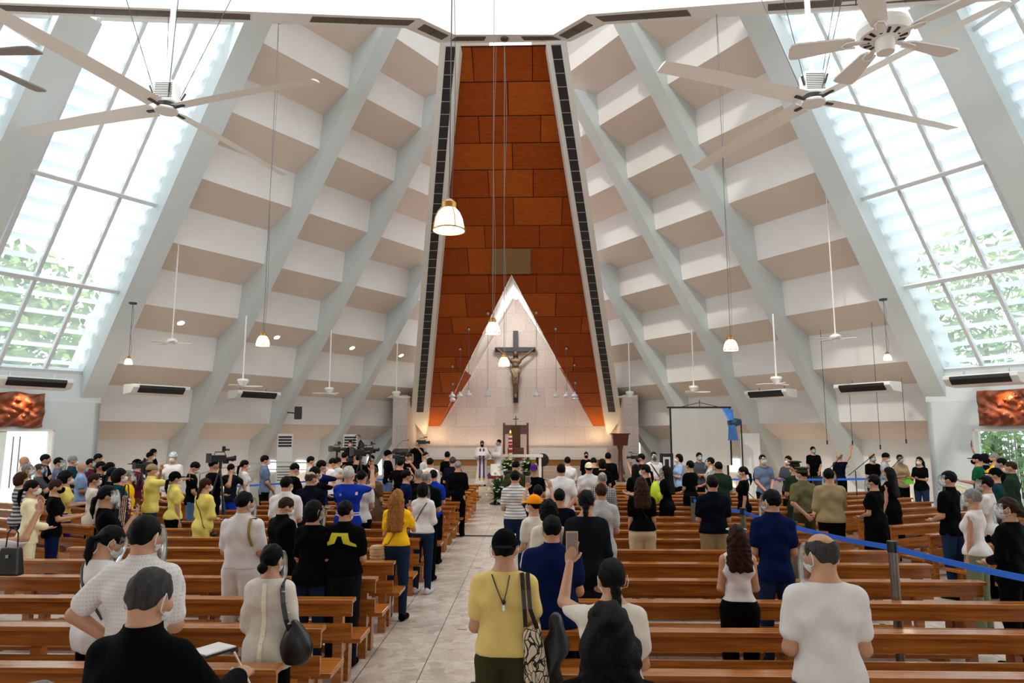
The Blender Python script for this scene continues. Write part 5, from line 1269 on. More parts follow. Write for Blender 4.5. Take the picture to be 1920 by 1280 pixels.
def person(px, yt, Y, az, sex, hair, hc, top, bot, arms, label, skin='m', fat=1., head=(0, 0), hat=None, mask='white', shield=False, z0=0., group=None, shoes='black', extra=None, hmax=1.86, **kw):
    if isinstance(arms, str): arms = (arms, arms)
    p = P(px, yt, Y); hgt = p.z - z0
    if hgt > hmax: z0 += hgt - hmax; hgt = hmax
    sc = hgt/1.715
    q = .0085 if Y < 5.2 else .0105 if Y < 8 else .014 if Y < 13 else .019 if Y < 18 else .024
    if not isinstance(top, tuple): top = ('tee', top)
    if not isinstance(bot, tuple): bot = ('trousers', bot)
    seed = len(PEOPLE) % 7 if Y < 9 else 1
    P_ = dict(sex=sex, fat=fat, arms=arms, head=head, hair=hair, top=top, bot=bot, seed=seed, **kw)
    kk = (sex, fat, arms, head, q, seed); ex = tuple(sorted(kw.items()))
    def get(key, fn):
        if key not in _mc: _mc[key] = fn()
        return _mc[key]
    me = get(('b',) + kk, lambda: body_mesh(P_, q))
    def link(name, me_, m_, parent):
        o = bpy.data.objects.new(name, me_); C.objects.link(o)
        if len(me_.materials) == 0: me_.materials.append(m_)
        o.material_slots[0].link = 'OBJECT'; o.material_slots[0].material = m_
        if parent: o.parent = parent
        return o
    root = link('person', me, skin_mat(skin), None)
    root.location = (p.x, p.y, z0); root.scale = (sc, sc, sc); root.rotation_euler = (0, 0, -math.radians(az))
    # put the head (not the feet) under the pixel: rotate about the head axis is the object axis already
    tag(root, label, 'person', group)
    tm = top[1] if not isinstance(top[1], str) else cm(*top[1:]) if len(top) > 1 else cm('white')
    t = link('shirt' if top[0] not in ('dress', 'robe', 'jacket', 'blouse') else top[0], get(('t', top[0]) + kk + ex, lambda: top_mesh(P_, q)), tm, root)
    bm_ = cm(*bot[1:]); b = None
    hm = kw.get('hem', {'tank': .97, 'tucked': .95, 'tuckedlong': .95, 'jacket': .74, 'blouse': .80, 'dress': .42}.get(top[0], .84))
    kw.setdefault('waist', 1.0 if top[0] in ('tucked', 'tank', 'dress', 'robe') or hm > .93 or bot[0] == 'skirt' else hm + .06); P_['waist'] = kw['waist']
    if top[0] != 'robe': b = link(bot[0] if bot[0] != 'capri' else 'trousers', get(('l', bot[0], sex, fat, q, kw.get('waist', 1.)), lambda: bottom_mesh(P_, q)), bm_, root)
    link('shoes', get(('s', q), lambda: shoe_mesh(P_, min(q, .014))), cm(shoes), root)
    if hair != 'bald': link('hair', get(('h', hair, sex, head, q, seed), lambda: hair_mesh(P_, q if q > .011 else min(q, .0075))), hair_mat(hc), root)
    if hat:
        hk = hat[0]; link('cap', get(('c', hk, head, q), lambda: cap_mesh(P_, q, hk)), hat[1] if not isinstance(hat[1], str) else cm(hat[1]), root)
    if mask: link('face_mask', get(('m', head, q), lambda: mask_mesh(P_, q)), cm(mask) if mask in CO else cloth('mask_' + mask, (120, 176, 196)), root)
    if shield:
        s1_, s2_ = get(('fs', head), lambda: shield_mesh(P_)); link('face_shield', s1_, M_SHIELD, root); link('headband', s2_, M_SHIELD, root)
    if top[0] in ('tee', 'long', 'blouse') and Y < 10 and hair not in ('vlong',):
        def band():
            m = MB(); m.lathe([(.066, .030), (.086, -.004), (.092, -.008), (.074, .034), (.066, .030)], c=(0, -.010, 1.432), n=20, cap=False)
            m.v = [(v[0]*(.95 if sex == 'm' else .9), v[1]*.92 + (.0 if v[1] < 0 else .012), v[2] - (.02 if v[1] > .03 else 0)) for v in m.v]
            me_ = bpy.data.meshes.new('neckband'); me_.from_pydata(m.v, [], m.f); me_.polygons.foreach_set('use_smooth', [True]*len(me_.polygons)); return me_
        link('neckband', get(('nb', sex), band), tm, root)
    if top[0] in ('polo', 'shirt', 'tucked') and Y < 14:
        def collar():
            m = MB(); m.lathe([(.062, .050), (.074, .0), (.080, -.002), (.070, .052), (.062, .050)], c=(0, -.012, 1.442), n=20, cap=False)
            m.v = [(v[0]*.98, v[1] + (.0 if v[1] < 0 else .012), v[2] - (.012 if v[1] > .03 else 0)) for v in m.v]
            me_ = bpy.data.meshes.new('collar'); me_.from_pydata(m.v, [], m.f); me_.polygons.foreach_set('use_smooth', [True]*len(me_.polygons)); return me_
        link('collar', get(('collar',), collar), tm, root)
    # eyes for faces that can be seen
    rel = abs((az + head[0] + 180) % 360 - 180)
    if rel > 50 and Y < 28:
        S = skel(P_); R, pv = S['hR'], S['piv']
        def eyes():
            m = MB()
            for s in (-1, 1): c = pv + R @ V3(s*.030, .083, .098); m.ball(c, (.011, .008, .007), 8, 5)
            me_ = bpy.data.meshes.new('eyes'); me_.from_pydata(m.v, [], m.f); me_.materials.append(mat('eye_dark', (34, 24, 20), .2)); return me_
        def brows():
            m = MB()
            for s in (-1, 1): m.tube([pv + R @ V3(s*.014, .092, .119), pv + R @ V3(s*.030, .091, .124), pv + R @ V3(s*.048, .080, .119)], .004, 5)
            me_ = bpy.data.meshes.new('eyebrows'); me_.from_pydata(m.v, [], m.f); me_.materials.append(hair_mat('black')); return me_
        for nm, fn in (('eyes', eyes), ('eyebrows', brows)):
            o = bpy.data.objects.new(nm, get((nm, head), fn)); C.objects.link(o); o.parent = root
    root['_s'] = 0; del root['_s']
    PEOPLE.append(root); root_info[root.name] = (P_, skel(P_), sc, t)
    return root
root_info = {}
def hand_pt(root, side, f=.09):
    P_, S, sc, t = root_info[root.name]; e, w, fd, pn = S['arms'][side]
    M = Matrix.Translation(root.location) @ root.rotation_euler.to_matrix().to_4x4() @ Matrix.Scale(sc, 4)
    return M @ (w + fd*f + pn*.02), (M.to_3x3() @ fd).normalized(), (M.to_3x3() @ pn).normalized()
def root_M(root):
    sc = root_info[root.name][2]; return Matrix.Translation(root.location) @ root.rotation_euler.to_matrix().to_4x4() @ Matrix.Scale(sc, 4)
def bvh_of(root, ob=None):
    t = ob or root_info[root.name][3]; me = t.data; return BVHTree.FromPolygons([v.co.copy() for v in me.vertices], [list(p.vertices) for p in me.polygons])
def cast(bv, x, z, back=True):
    y0 = -1 if back else 1; h = bv.ray_cast(Vector((x, y0, z)), Vector((0, 1 if back else -1, 0)))
    return h[0] if h[0] is not None else None
def decal(root, name, polys, m, off=.004, n=14, back=True, grid=.012):
    """flat print that follows the cloth: polys in (x,z), triangulated by a fine grid clip"""
    bv = bvh_of(root); b = MB()
    for poly in polys:   # quads given as 4 corners, bilinear grid
        A, B_, C_, D_ = [Vector((q[0], 0, q[1])) for q in poly]; o = len(b.v); ok = True
        for j in range(n+1):
            for i in range(n+1):
                u, v = i/n, j/n; q = (A*(1-u)+B_*u)*(1-v) + (D_*(1-u)+C_*u)*v; hp = cast(bv, q.x, q.z, back)
                y = (hp.y if hp is not None else 0) + (-off if back else off); b.v.append((q.x, y, q.z))
        for j in range(n):
            for i in range(n): a = o+j*(n+1)+i; b.f.append([a, a+1, a+n+2, a+n+1]); b.mi.append(0)
    o = b.build(name, m, root, recalc=False, smooth=True); return o
def strap(root, pts, w, m, name='strap', back=True, off=.008, world=False, parent=None, thick=.006):
    bv = bvh_of(root); b = MB(); L3 = []
    for i in range(len(pts)-1):
        for k in range(6):
            t = k/6; x = pts[i][0]*(1-t)+pts[i+1][0]*t; z = pts[i][1]*(1-t)+pts[i+1][1]*t; hp = cast(bv, x, z, back)
            if hp is not None: L3.append(Vector((x, hp.y + (-off if back else off), z)))
    if len(L3) < 2: return None
    for i in range(len(L3)-1): b.bar(L3[i], L3[i+1], w, thick, (0, -1, 0))
    M = root_M(root); b.v = [tuple(M @ Vector(v)) for v in b.v]
    return b, [M @ q for q in L3]
def phone(root, side, label, col='black', screen=True, w=.075, hh=.155):
    pt, fd, pn = hand_pt(root, side); up = Vector((0, 0, 1)); y = root.rotation_euler.to_matrix() @ Vector((0, 1, 0))
    pose = root_info[root.name][0]['arms'][0 if side < 0 else 1]
    if pose in ('text',): n_ = (Vector((0, 0, 1)) - y*.6).normalized(); u = (y + Vector((0, 0, .6))).normalized()
    else: n_ = -y; u = up
    r = u.cross(n_).normalized(); c = pt + (Vector((0, 0, .04)) if pose != 'text' else Vector((0, 0, .012)))
    def q(a, b_, d): return c + r*a + u*b_ + n_*d
    m = MB(); m.hexa([q(-w/2, -hh/2, -.004), q(w/2, -hh/2, -.004), q(w/2, hh/2, -.004), q(-w/2, hh/2, -.004)], [q(-w/2, -hh/2, .004), q(w/2, -hh/2, .004), q(w/2, hh/2, .004), q(-w/2, hh/2, .004)])
    t = tag(m.build('phone', cm(col), bevel=.002), label, 'phone', 'phones held up by the crowd')
    if screen:
        m = MB(); w2, h2 = w/2-.006, hh/2-.01; m.quad(q(-w2, -h2, .0052), q(w2, -h2, .0052), q(w2, h2, .0052), q(-w2, h2, .0052)); m.build('display', glow('phone_screen', (96, 80, 76), .35), t, recalc=False)
    return t
# ================================================================ THE CROWD
def snapy(x, y):
    if -6.3 < x < -1.8 and y < 22: b_ = 4.72
    elif .1 < x < 4.7 and y < 21.5: b_ = 5.66
    else: return y
    k = round((y - b_ - .66)/.956); return b_ + .956*k + .66
def pp(px, yt, Y, az, sex, hair, hc, top, bot, arms, label, **k):
    g = k.pop('g', None)
    if not k.pop('nosnap', False):
        x = P(px, yt, Y).x; Y = snapy(x, Y)
    return person(px, yt, Y, az, sex, hair, hc, top, bot, arms, label, group=g, **k)
T, J, SH, SK = 'tee', 'jeans', 'shorts', 'skirt'
CO['offgrey'] = (196, 188, 184)
# ---- nearest people
A = {}
A['writer'] = pp(278, 1060, 2.95, 4, 'm', 'short', 'salt', ('shirt', 'black'), ('trousers', 'black'), ('down', 'write'), 'grey-haired person in a black shirt writing on a pad, nearest at lower left', fat=1.06, head=(8, 12), sleeve=1.9, nosnap=True, wrinkle=.004)
A['dotshirt'] = pp(274, 962, 4.3, 2, 'm', 'short', 'black', ('shirt', 'white', 'dots', 'offgrey'), ('trousers', 'dkgrey'), ('hip', 'front'), 'large person in a white dotted shirt with elbow out, behind the writer', fat=1.2, shield=True, nosnap=True, head=(4, 4))
A['strapgirl'] = pp(197, 980, 5.2, 32, 'f', 'pony', 'black', ('blouse', 'white'), ('trousers', 'black'), ('text', 'text'), 'person in a loose white blouse with black crossbody strap, looking down', shield=True, head=(10, 30), nosnap=True)
A['edgebag'] = pp(-38, 942, 5.9, 25, 'f', 'bun', 'black', ('blouse', 'white'), ('trousers', 'black'), ('down', 'phone_high'), 'person cut by the left edge, only a white sleeve and raised forearm showing', sleeve=.9, nosnap=True)
A['edgehead'] = pp(72, 1272, 2.0, 0, 'm', 'short', 'grey', (T, 'dkgrey'), ('trousers', 'black'), 'down', 'grey top of a head just showing at the bottom left edge', nosnap=True)
A['sheer'] = pp(511, 1017, 5.0, 3, 'f', 'bun_low', 'black', ('blouse', 'offwhite'), ('skirt', 'black'), 'front', 'person with black bun in a cream sheer blouse with a button strip down the back', head=(10, 4), sleeve=1.6, hem=.80, shield=True, nosnap=True)
A['navyofficer'] = pp(459, 919, 7.5, 8, 'm', 'short', 'black', ('tucked', 'white'), ('trousers', 'white'), 'front', 'person in a white naval uniform with gold shoulder cord', fat=1.12, head=(16, 3), shield=True, shoes='white')
A['stooper'] = pp(532, 929, 7.9, 38, 'm', 'short', 'brown', ('shirt', 'black'), ('trousers', 'black'), ('front', 'front'), 'stocky person in black bending the head, in front of the white uniform', fat=1.28, head=(15, 22), sleeve=1.8)
A['blackbob'] = pp(589, 936, 6.95, 12, 'f', 'bob', 'black', ('sleeveless', 'black'), (J, 'denim'), ('front', 'front'), 'person with short black hair and black top left of the yellow emblem shirt', fat=1.1, head=(18, 4), sleeve=.8, shield=True)
A['emblem'] = pp(648, 936, 6.95, 2, 'm', 'short', 'black', ('polo', 'black'), ('trousers', 'charcoal'), ('front', 'front'), 'person in a black polo with a big yellow angular emblem across the back', fat=1.12, head=(14, 4), hem=.945)
A['yellowlong'] = pp(746, 915, 9.1, 6, 'f', 'vlong', 'lightbrown', (T, 'gold'), (J, 'denim'), ('front', 'phone'), 'person with long light brown hair in a bright yellow shirt and jeans beside the aisle', hem=.97, head=(4, 4))
A['whitesweat'] = pp(794, 903, 10.6, 10, 'f', 'bob', 'black', ('long', 'white'), (J, 'denim'), 'front', 'person in a white sweatshirt and jeans with a thin black strap by the aisle', hem=.93, shield=True, shoes='white', nosnap=True)
A['aisleman'] = pp(859, 863, 16.5, 3, 'm', 'short', 'grey', ('jacket', 'black'), ('trousers', 'black'), 'front', 'grey-haired person all in black standing full length on the left edge of the aisle', nosnap=True)
A['mustard'] = pp(946, 990, 4.6, 2, 'm', 'short', 'black', (T, 'mustard'), ('trousers', 'olive'), ('front', 'front'), 'person in a mustard yellow T-shirt, olive cargo trousers and black cap in the aisle', hat=('backwards_cap', 'black'), fat=1.0, head=(-2, 2), nosnap=True, hem=.955)
A['bluepolo'] = pp(1035, 963, 5.75, 2, 'm', 'short', 'black', ('polo', 'blue'), ('trousers', 'black'), ('front', 'front'), 'broad person in a dark blue polo right in front of the mustard T-shirt', fat=1.3, head=(0, 6), nosnap=True)
A['orangecap'] = pp(1000, 926, 8.3, -48, 'f', 'short', 'black', (T, 'offwhite'), (J, 'ltdenim'), ('front', 'front'), 'person wearing an orange cap and white mask, looking left', hat=('cap', 'orange'), nosnap=True)
A['curly'] = pp(1029, 936, 7.4, 4, 'f', 'curly', 'black', ('long', 'offwhite'), (J, 'denim'), 'front', 'person with big curly black hair in an off-white long-sleeved top', nosnap=True)
A['greyjacket'] = pp(1099, 916, 7.2, 3, 'f', 'pony_low', 'black', ('jacket', 'charcoal'), ('trousers', 'black'), 'front', 'broad person in a long dark grey jacket with black hair tied low', fat=1.22, hem=.62, sleeve=1.95, head=(6, 4), nosnap=True)
A['phonelady'] = pp(1146, 1043, 4.05, -4, 'f', 'pony_low', 'black', (T, 'offwhite'), ('trousers', 'black'), ('phone_high', 'front'), 'person in a pale off-shoulder top holding up a phone over the pews', fat=1.18, nosnap=True, head=(-6, 0))
A['longblack'] = pp(1140, 1122, 2.62, 2, 'f', 'vlong', 'black', (T, 'black'), ('trousers', 'black'), 'front', 'person with long loose black hair and black top, nearest at the bottom centre', fat=1.15, nosnap=True, mask=None)
A['tank'] = pp(1380, 981, 6.1, 2, 'f', 'long', 'auburn', ('tank', 'white'), ('trousers', 'black'), ('front', 'front'), 'person in a white tank top with long brown hair, sunglasses on the head', head=(-4, 2), hem=.995, waist=1.0)
A['navypolo'] = pp(1446, 915, 7.3, 3, 'm', 'short', 'black', ('polo', 'blue'), (J, 'denim'), ('front', 'front'), 'person in a dark blue polo and jeans with a face shield, behind the blue belt', shield=True, head=(-28, 2), fat=.98)
A['baldtee'] = pp(1540, 995, 4.05, 4, 'm', 'bald_sides', 'salt', (T, 'white'), (SH, 'dkgrey'), ('front', 'front'), 'balding person in a plain white T-shirt and grey shorts, nearest on the right', fat=1.02, head=(-26, 4), shield=True, nosnap=True, hem=.945)
# ---- left crowd
L_ = [
 (62, 898, 9.9, 62, 'f', 'pony', 'black', ('jacket', 'cream'), ('trousers', 'cream'), ('down', 'front'), 'person in a cream jacket and pale yellow trousers', dict(hem=.80)),
 (107, 897, 10.4, 60, 'f', 'short', 'brown', (T, 'black'), (J, 'blue'), ('text', 'text'), 'person in a black T-shirt and black mask, right of the cream jacket', dict(mask='black')),
 (42, 884, 11.6, 42, 'f', 'bob', 'brown', (T, 'ltgrey', 'bands', 'dkgrey'), (J, 'denim'), 'front', 'person in a grey and black striped T-shirt with bobbed hair at the left edge', {}),
 (126, 883, 12.2, 58, 'f', 'afro', 'black', (T, 'paleyellow'), ('skirt', 'purple'), ('text', 'text'), 'person with round black hair in a yellow T-shirt typing on a white phone', {}),
 (155, 866, 15.2, 58, 'm', 'bald', 'black', ('polo', 'sky'), ('trousers', 'black'), 'front', 'bald person in a light blue polo on the left', dict(mask='lightblue', fat=1.15)),
 (47, 854, 16.2, 45, 'm', 'bald', 'black', ('polo', 'white'), ('trousers', 'navy'), 'down', 'bald person in a white polo beside the glass door', dict(fat=1.15)),
 (54, 868, 13.6, 60, 'f', 'short', 'grey', (T, 'white'), ('trousers', 'black'), 'front', 'grey-haired person with a clear visor below the bald white polo', dict(shield=True)),
 (76, 868, 14.4, 58, 'm', 'short', 'salt', (T, 'dkgrey'), ('trousers', 'black'), 'phone', 'person in a blue mask and visor between the grey-haired one and the black shirt', dict(shield=True, mask='royal')),
 (87, 850, 16.0, 62, 'm', 'short', 'black', ('polo', 'black'), ('trousers', 'black'), ('front', 'camera'), 'person in black raising a small camera to the eye by the left door', dict(mask=None)),
 (112, 856, 15.8, 60, 'm', 'short', 'black', ('polo', 'slate'), ('trousers', 'black'), 'front', 'person in a slate grey polo with a long clear visor', dict(shield=True)),
 (138, 853, 16.8, 62, 'm', 'short', 'grey', ('polo', 'teal'), ('trousers', 'black'), 'front', 'grey-haired person in a teal blue polo against the white wall', {}),
 (172, 858, 16.0, 55, 'm', 'buzz', 'black', ('polo', 'maroon'), ('trousers', 'black'), 'front', 'person in a maroon polo with a visor', dict(shield=True, mask='black')),
 (186, 849, 17.6, 60, 'm', 'short', 'black', (T, 'black'), ('trousers', 'black'), 'front', 'dark-haired person half hidden behind the maroon polo', {}),
 (191, 863, 14.9, 60, 'm', 'buzz', 'black', (T, 'black', 'blots', 'white'), ('trousers', 'black'), 'front', 'shaven-headed person in a black mask and black printed shirt', dict(mask='black', skin='d')),
 (178, 886, 12.0, 50, 'f', 'short', 'auburn', ('blouse', 'offwhite'), ('trousers', 'black'), 'front', 'person in an off-white blouse with reddish highlights in short hair', {}),
 (208, 865, 14.4, 50, 'f', 'bun', 'black', (T, 'charcoal'), ('trousers', 'black'), 'front', 'person with tied-back hair right of the black-masked one', {}),
 (213, 875, 12.9, 58, 'f', 'pony', 'black', (T, 'black'), ('trousers', 'black'), 'front', 'person in black with a ponytail and orange mask', dict(mask='orange')),
 (226, 878, 11.9, 62, 'f', 'curly', 'black', (T, 'teal'), ('trousers', 'black'), 'front', 'person with curly hair and glasses on the head in a dark teal top', {}),
 (243, 880, 13.0, 55, 'm', 'short', 'grey', (T, 'gold'), ('trousers', 'black'), 'down', 'person in a golden yellow T-shirt with a large visor', dict(shield=True)),
 (204, 908, 8.4, 55, 'f', 'pony', 'black', (T, 'black'), ('trousers', 'black'), ('text', 'phone'), 'person in black with a low ponytail, visor and white mask holding a phone', dict(shield=True, fat=1.1)),
 (259, 860, 15.8, 60, 'm', 'short', 'black', (T, 'maroon'), ('trousers', 'brown'), ('front', 'camera'), 'person with a backwards black cap working a camcorder', dict(hat=('backwards_cap', 'black'), mask=None)),
 (283, 846, 20.0, 55, 'm', 'short', 'black', (T, 'dkgrey'), ('trousers', 'black'), 'front', 'person in a grey shirt standing behind the camcorder', {}),
 (289, 840, 21.2, 50, 'm', 'short', 'black', (T, 'black'), ('trousers', 'black'), 'front', 'person with a black backpack standing highest at the back left', {}),
 (287, 869, 13.3, 48, 'm', 'buzz', 'brown', ('polo', 'paleyellow'), (J, 'denim'), ('front', 'reach'), 'person in a yellow polo and dark cap stretching a phone forward', dict(hat=('cap', 'khaki'), fat=1.15)),
 (325, 848, 17.5, 172, 'm', 'short', 'black', (T, 'white'), ('trousers', 'white'), ('front', 'phone'), 'person in white with a printed surgical cap and white mask facing the camera', dict(hat=('surgical_cap', cloth('print_cap', (200, 206, 206), 'blots', (60, 66, 80))), fat=1.2)),
 (330, 883, 11.8, 42, 'f', 'pony', 'black', ('polo', 'paleyellow'), ('trousers', 'black'), 'down', 'person in a yellow polo with black cap visor and a ponytail', dict(hem=.90, hat=('cap', 'black'))),
 (362, 863, 14.8, 62, 'm', 'short', 'black', (T, 'black'), (J, 'ltdenim'), 'front_low', 'person in black T-shirt and light jeans looking down', dict(head=(5, 28))),
 (386, 895, 10.9, 28, 'f', 'pony_low', 'brown', ('blouse', 'paleyellow'), ('trousers', 'black'), 'front', 'person in a long pale yellow blouse with thin black strap', dict(hem=.72, head=(15, 3))),
 (402, 859, 14.3, 40, 'm', 'buzz', 'black', (T, 'black'), ('trousers', 'navy'), ('front', 'camera'), 'camera operator in black behind the big broadcast camera', dict(mask=None, fat=1.1)),
 (434, 868, 16.0, 10, 'm', 'short', 'black', (T, 'charcoal'), (SH, 'royal'), 'camera', 'photographer in bright blue shorts beside the broadcast camera', {}),
 (460, 861, 16.2, 62, 'f', 'pony', 'black', (T, 'white'), ('trousers', 'black'), 'down', 'person in a short-sleeved white top and black trousers walking right', dict(hem=.97, hmax=1.8)),
 (498, 852, 17.0, 60, 'm', 'short', 'black', ('polo', 'slate'), ('trousers', 'black'), 'front_low', 'person in a blue-grey polo near the second floor air conditioner', dict(hmax=1.86)),
 (550, 866, 14.2, 40, 'm', 'short', 'black', (T, 'black'), ('trousers', 'black'), ('text', 'text'), 'person in black looking down at a phone left of the bald black shirt', dict(head=(0, 22))),
 (584, 854, 17.8, 70, 'f', 'short', 'black', ('blouse', 'ltgrey'), ('trousers', 'black'), 'front', 'person in a pale grey top and white mask by the handrail', {}),
 (538, 891, 9.7, 4, 'm', 'short', 'black', ('shirt', 'white'), ('trousers', 'black'), 'front', 'person in a short-sleeved white shirt behind the stooping one', dict(fat=1.15, head=(14, 2))),
 (583, 882, 10.8, 12, 'm', 'bald_sides', 'salt', ('polo', 'navy'), ('trousers', 'black'), 'front', 'bald person in a dark navy polo right of the white shirt', dict(head=(20, 4), fat=1.15)),
 (603, 861, 13.6, 48, 'm', 'short', 'black', (T, 'blue'), ('trousers', 'khaki'), ('front', 'reach'), 'person in a blue T-shirt stretching an arm towards the press cameras', dict(head=(10, 5))),
 (592, 873, 12.5, 40, 'f', 'short', 'black', (T, 'black'), ('trousers', 'black'), ('front', 'reach'), 'person in black stretching a hand forward below the blue T-shirt', {}),
 (622, 857, 16.8, 55, 'm', 'short', 'black', (T, 'white'), ('trousers', 'black'), 'front', 'person in white leaning towards the press cameras', dict(head=(5, 20))),
 (634, 856, 18.0, 40, 'm', 'short', 'black', (T, 'ltgrey'), ('trousers', 'black'), ('camera', 'camera'), 'photographer in light grey with a black camera at the eye', {}),
 (647, 846, 19.3, 20, 'm', 'short', 'black', (T, 'black'), ('trousers', 'black'), ('camera', 'phone'), 'photographer in black with white mask left of the bell', {}),
 (657, 825, 25.2, 178, 'm', 'buzz', 'black', ('polo', 'charcoal'), ('trousers', 'black'), 'down', 'person in a dark polo with white mask standing high beside the bell', dict(z0=.45)),
 (674, 850, 18.5, 20, 'm', 'short', 'black', (T, 'black'), ('trousers', 'black'), 'camera', 'video operator in black under the bell', {}),
 (697, 852, 20.2, 200, 'm', 'short', 'black', (T, 'black'), ('trousers', 'black'), 'camera', 'photographer in black right of the bell aiming back', dict(mask=None)),
 (655, 873, 11.3, 8, 'm', 'grey_full', 'white', (T, 'royal'), ('trousers', 'khaki'), ('phone', 'phone_high'), 'white-haired person in a blue and white jersey with both hands raised', dict(fat=1.15, head=(6, -4))),
 (679, 880, 12.2, 10, 'm', 'short', 'black', (T, 'white'), ('trousers', 'black'), 'front', 'person in a white T-shirt in front of the blue jersey', dict(shield=True)),
 (701, 873, 12.9, 25, 'f', 'short', 'salt', ('dress', 'brown', 'blots', 'dkgrey'), ('skirt', 'brown'), 'front', 'grey-haired person in a brown patterned dress', {}),
 (728, 843, 19.4, 62, 'm', 'short', 'black', (T, 'black'), (J, 'ltdenim'), 'text', 'person in a black T-shirt, cap and white mask before the stone pier', dict(hat=('cap', 'black'))),
 (751, 859, 16.6, 5, 'm', 'short', 'black', (T, 'black'), ('trousers', 'black'), 'camera', 'photographer in black seen from behind left of the lectern', {}),
 (766, 846, 19.0, 190, 'm', 'short', 'black', (T, 'black'), ('trousers', 'black'), 'camera', 'photographer in black facing the crowd under the lectern', dict(mask=None)),
 (784, 824, 24.0, 200, 'm', 'short', 'black', (T, 'black'), ('trousers', 'black'), ('camera', 'camera'), 'camera operator in black standing high left of the bench', dict(z0=.45, mask=None)),
 (799, 846, 19.8, 120, 'm', 'buzz', 'black', (T, 'ltgrey'), ('trousers', 'black'), 'front', 'person in a light grey shirt and blue mask right of the photographers', dict(mask='lightblue')),
 (807, 857, 16.4, 10, 'm', 'short', 'black', ('shirt', 'white'), ('trousers', 'black'), 'front', 'person in a white shirt seen from behind beside two in black, left of the aisle', {}),
 (839, 845, 20.3, 2, 'f', 'short', 'black', (T, 'black'), ('trousers', 'black'), 'front', 'person in black with round hair, farthest of the left group', {}),
 (849, 855, 17.6, 5, 'm', 'short', 'salt', ('polo', 'navy'), ('trousers', 'black'), 'front', 'person in a navy polo with hands joined by the aisle', dict(fat=1.1)),
 (763, 879, 12.9, 60, 'f', 'short', 'black', (T, 'blue'), ('trousers', 'black'), ('side', 'front'), 'person in a blue top stretching the left arm out sideways', {}),
 (786, 878, 13.3, 8, 'm', 'short', 'grey', (T, 'black'), ('trousers', 'black'), 'front', 'grey-haired person in black beside the blue top', {}),
 (800, 881, 11.5, 8, 'm', 'bald_sides', 'grey', ('polo', 'black'), ('trousers', 'black'), 'front', 'balding person in a black polo just ahead of the white sweatshirt', dict(fat=1.15, head=(16, 0))),
 (813, 879, 12.9, 5, 'm', 'short', 'black', ('polo', 'royal'), ('trousers', 'black'), 'front', 'person in a royal blue polo by the aisle', {}),
]
for r in L_:
    k = r[11]; o = pp(*r[:11], **k); A[r[10][:60]] = o
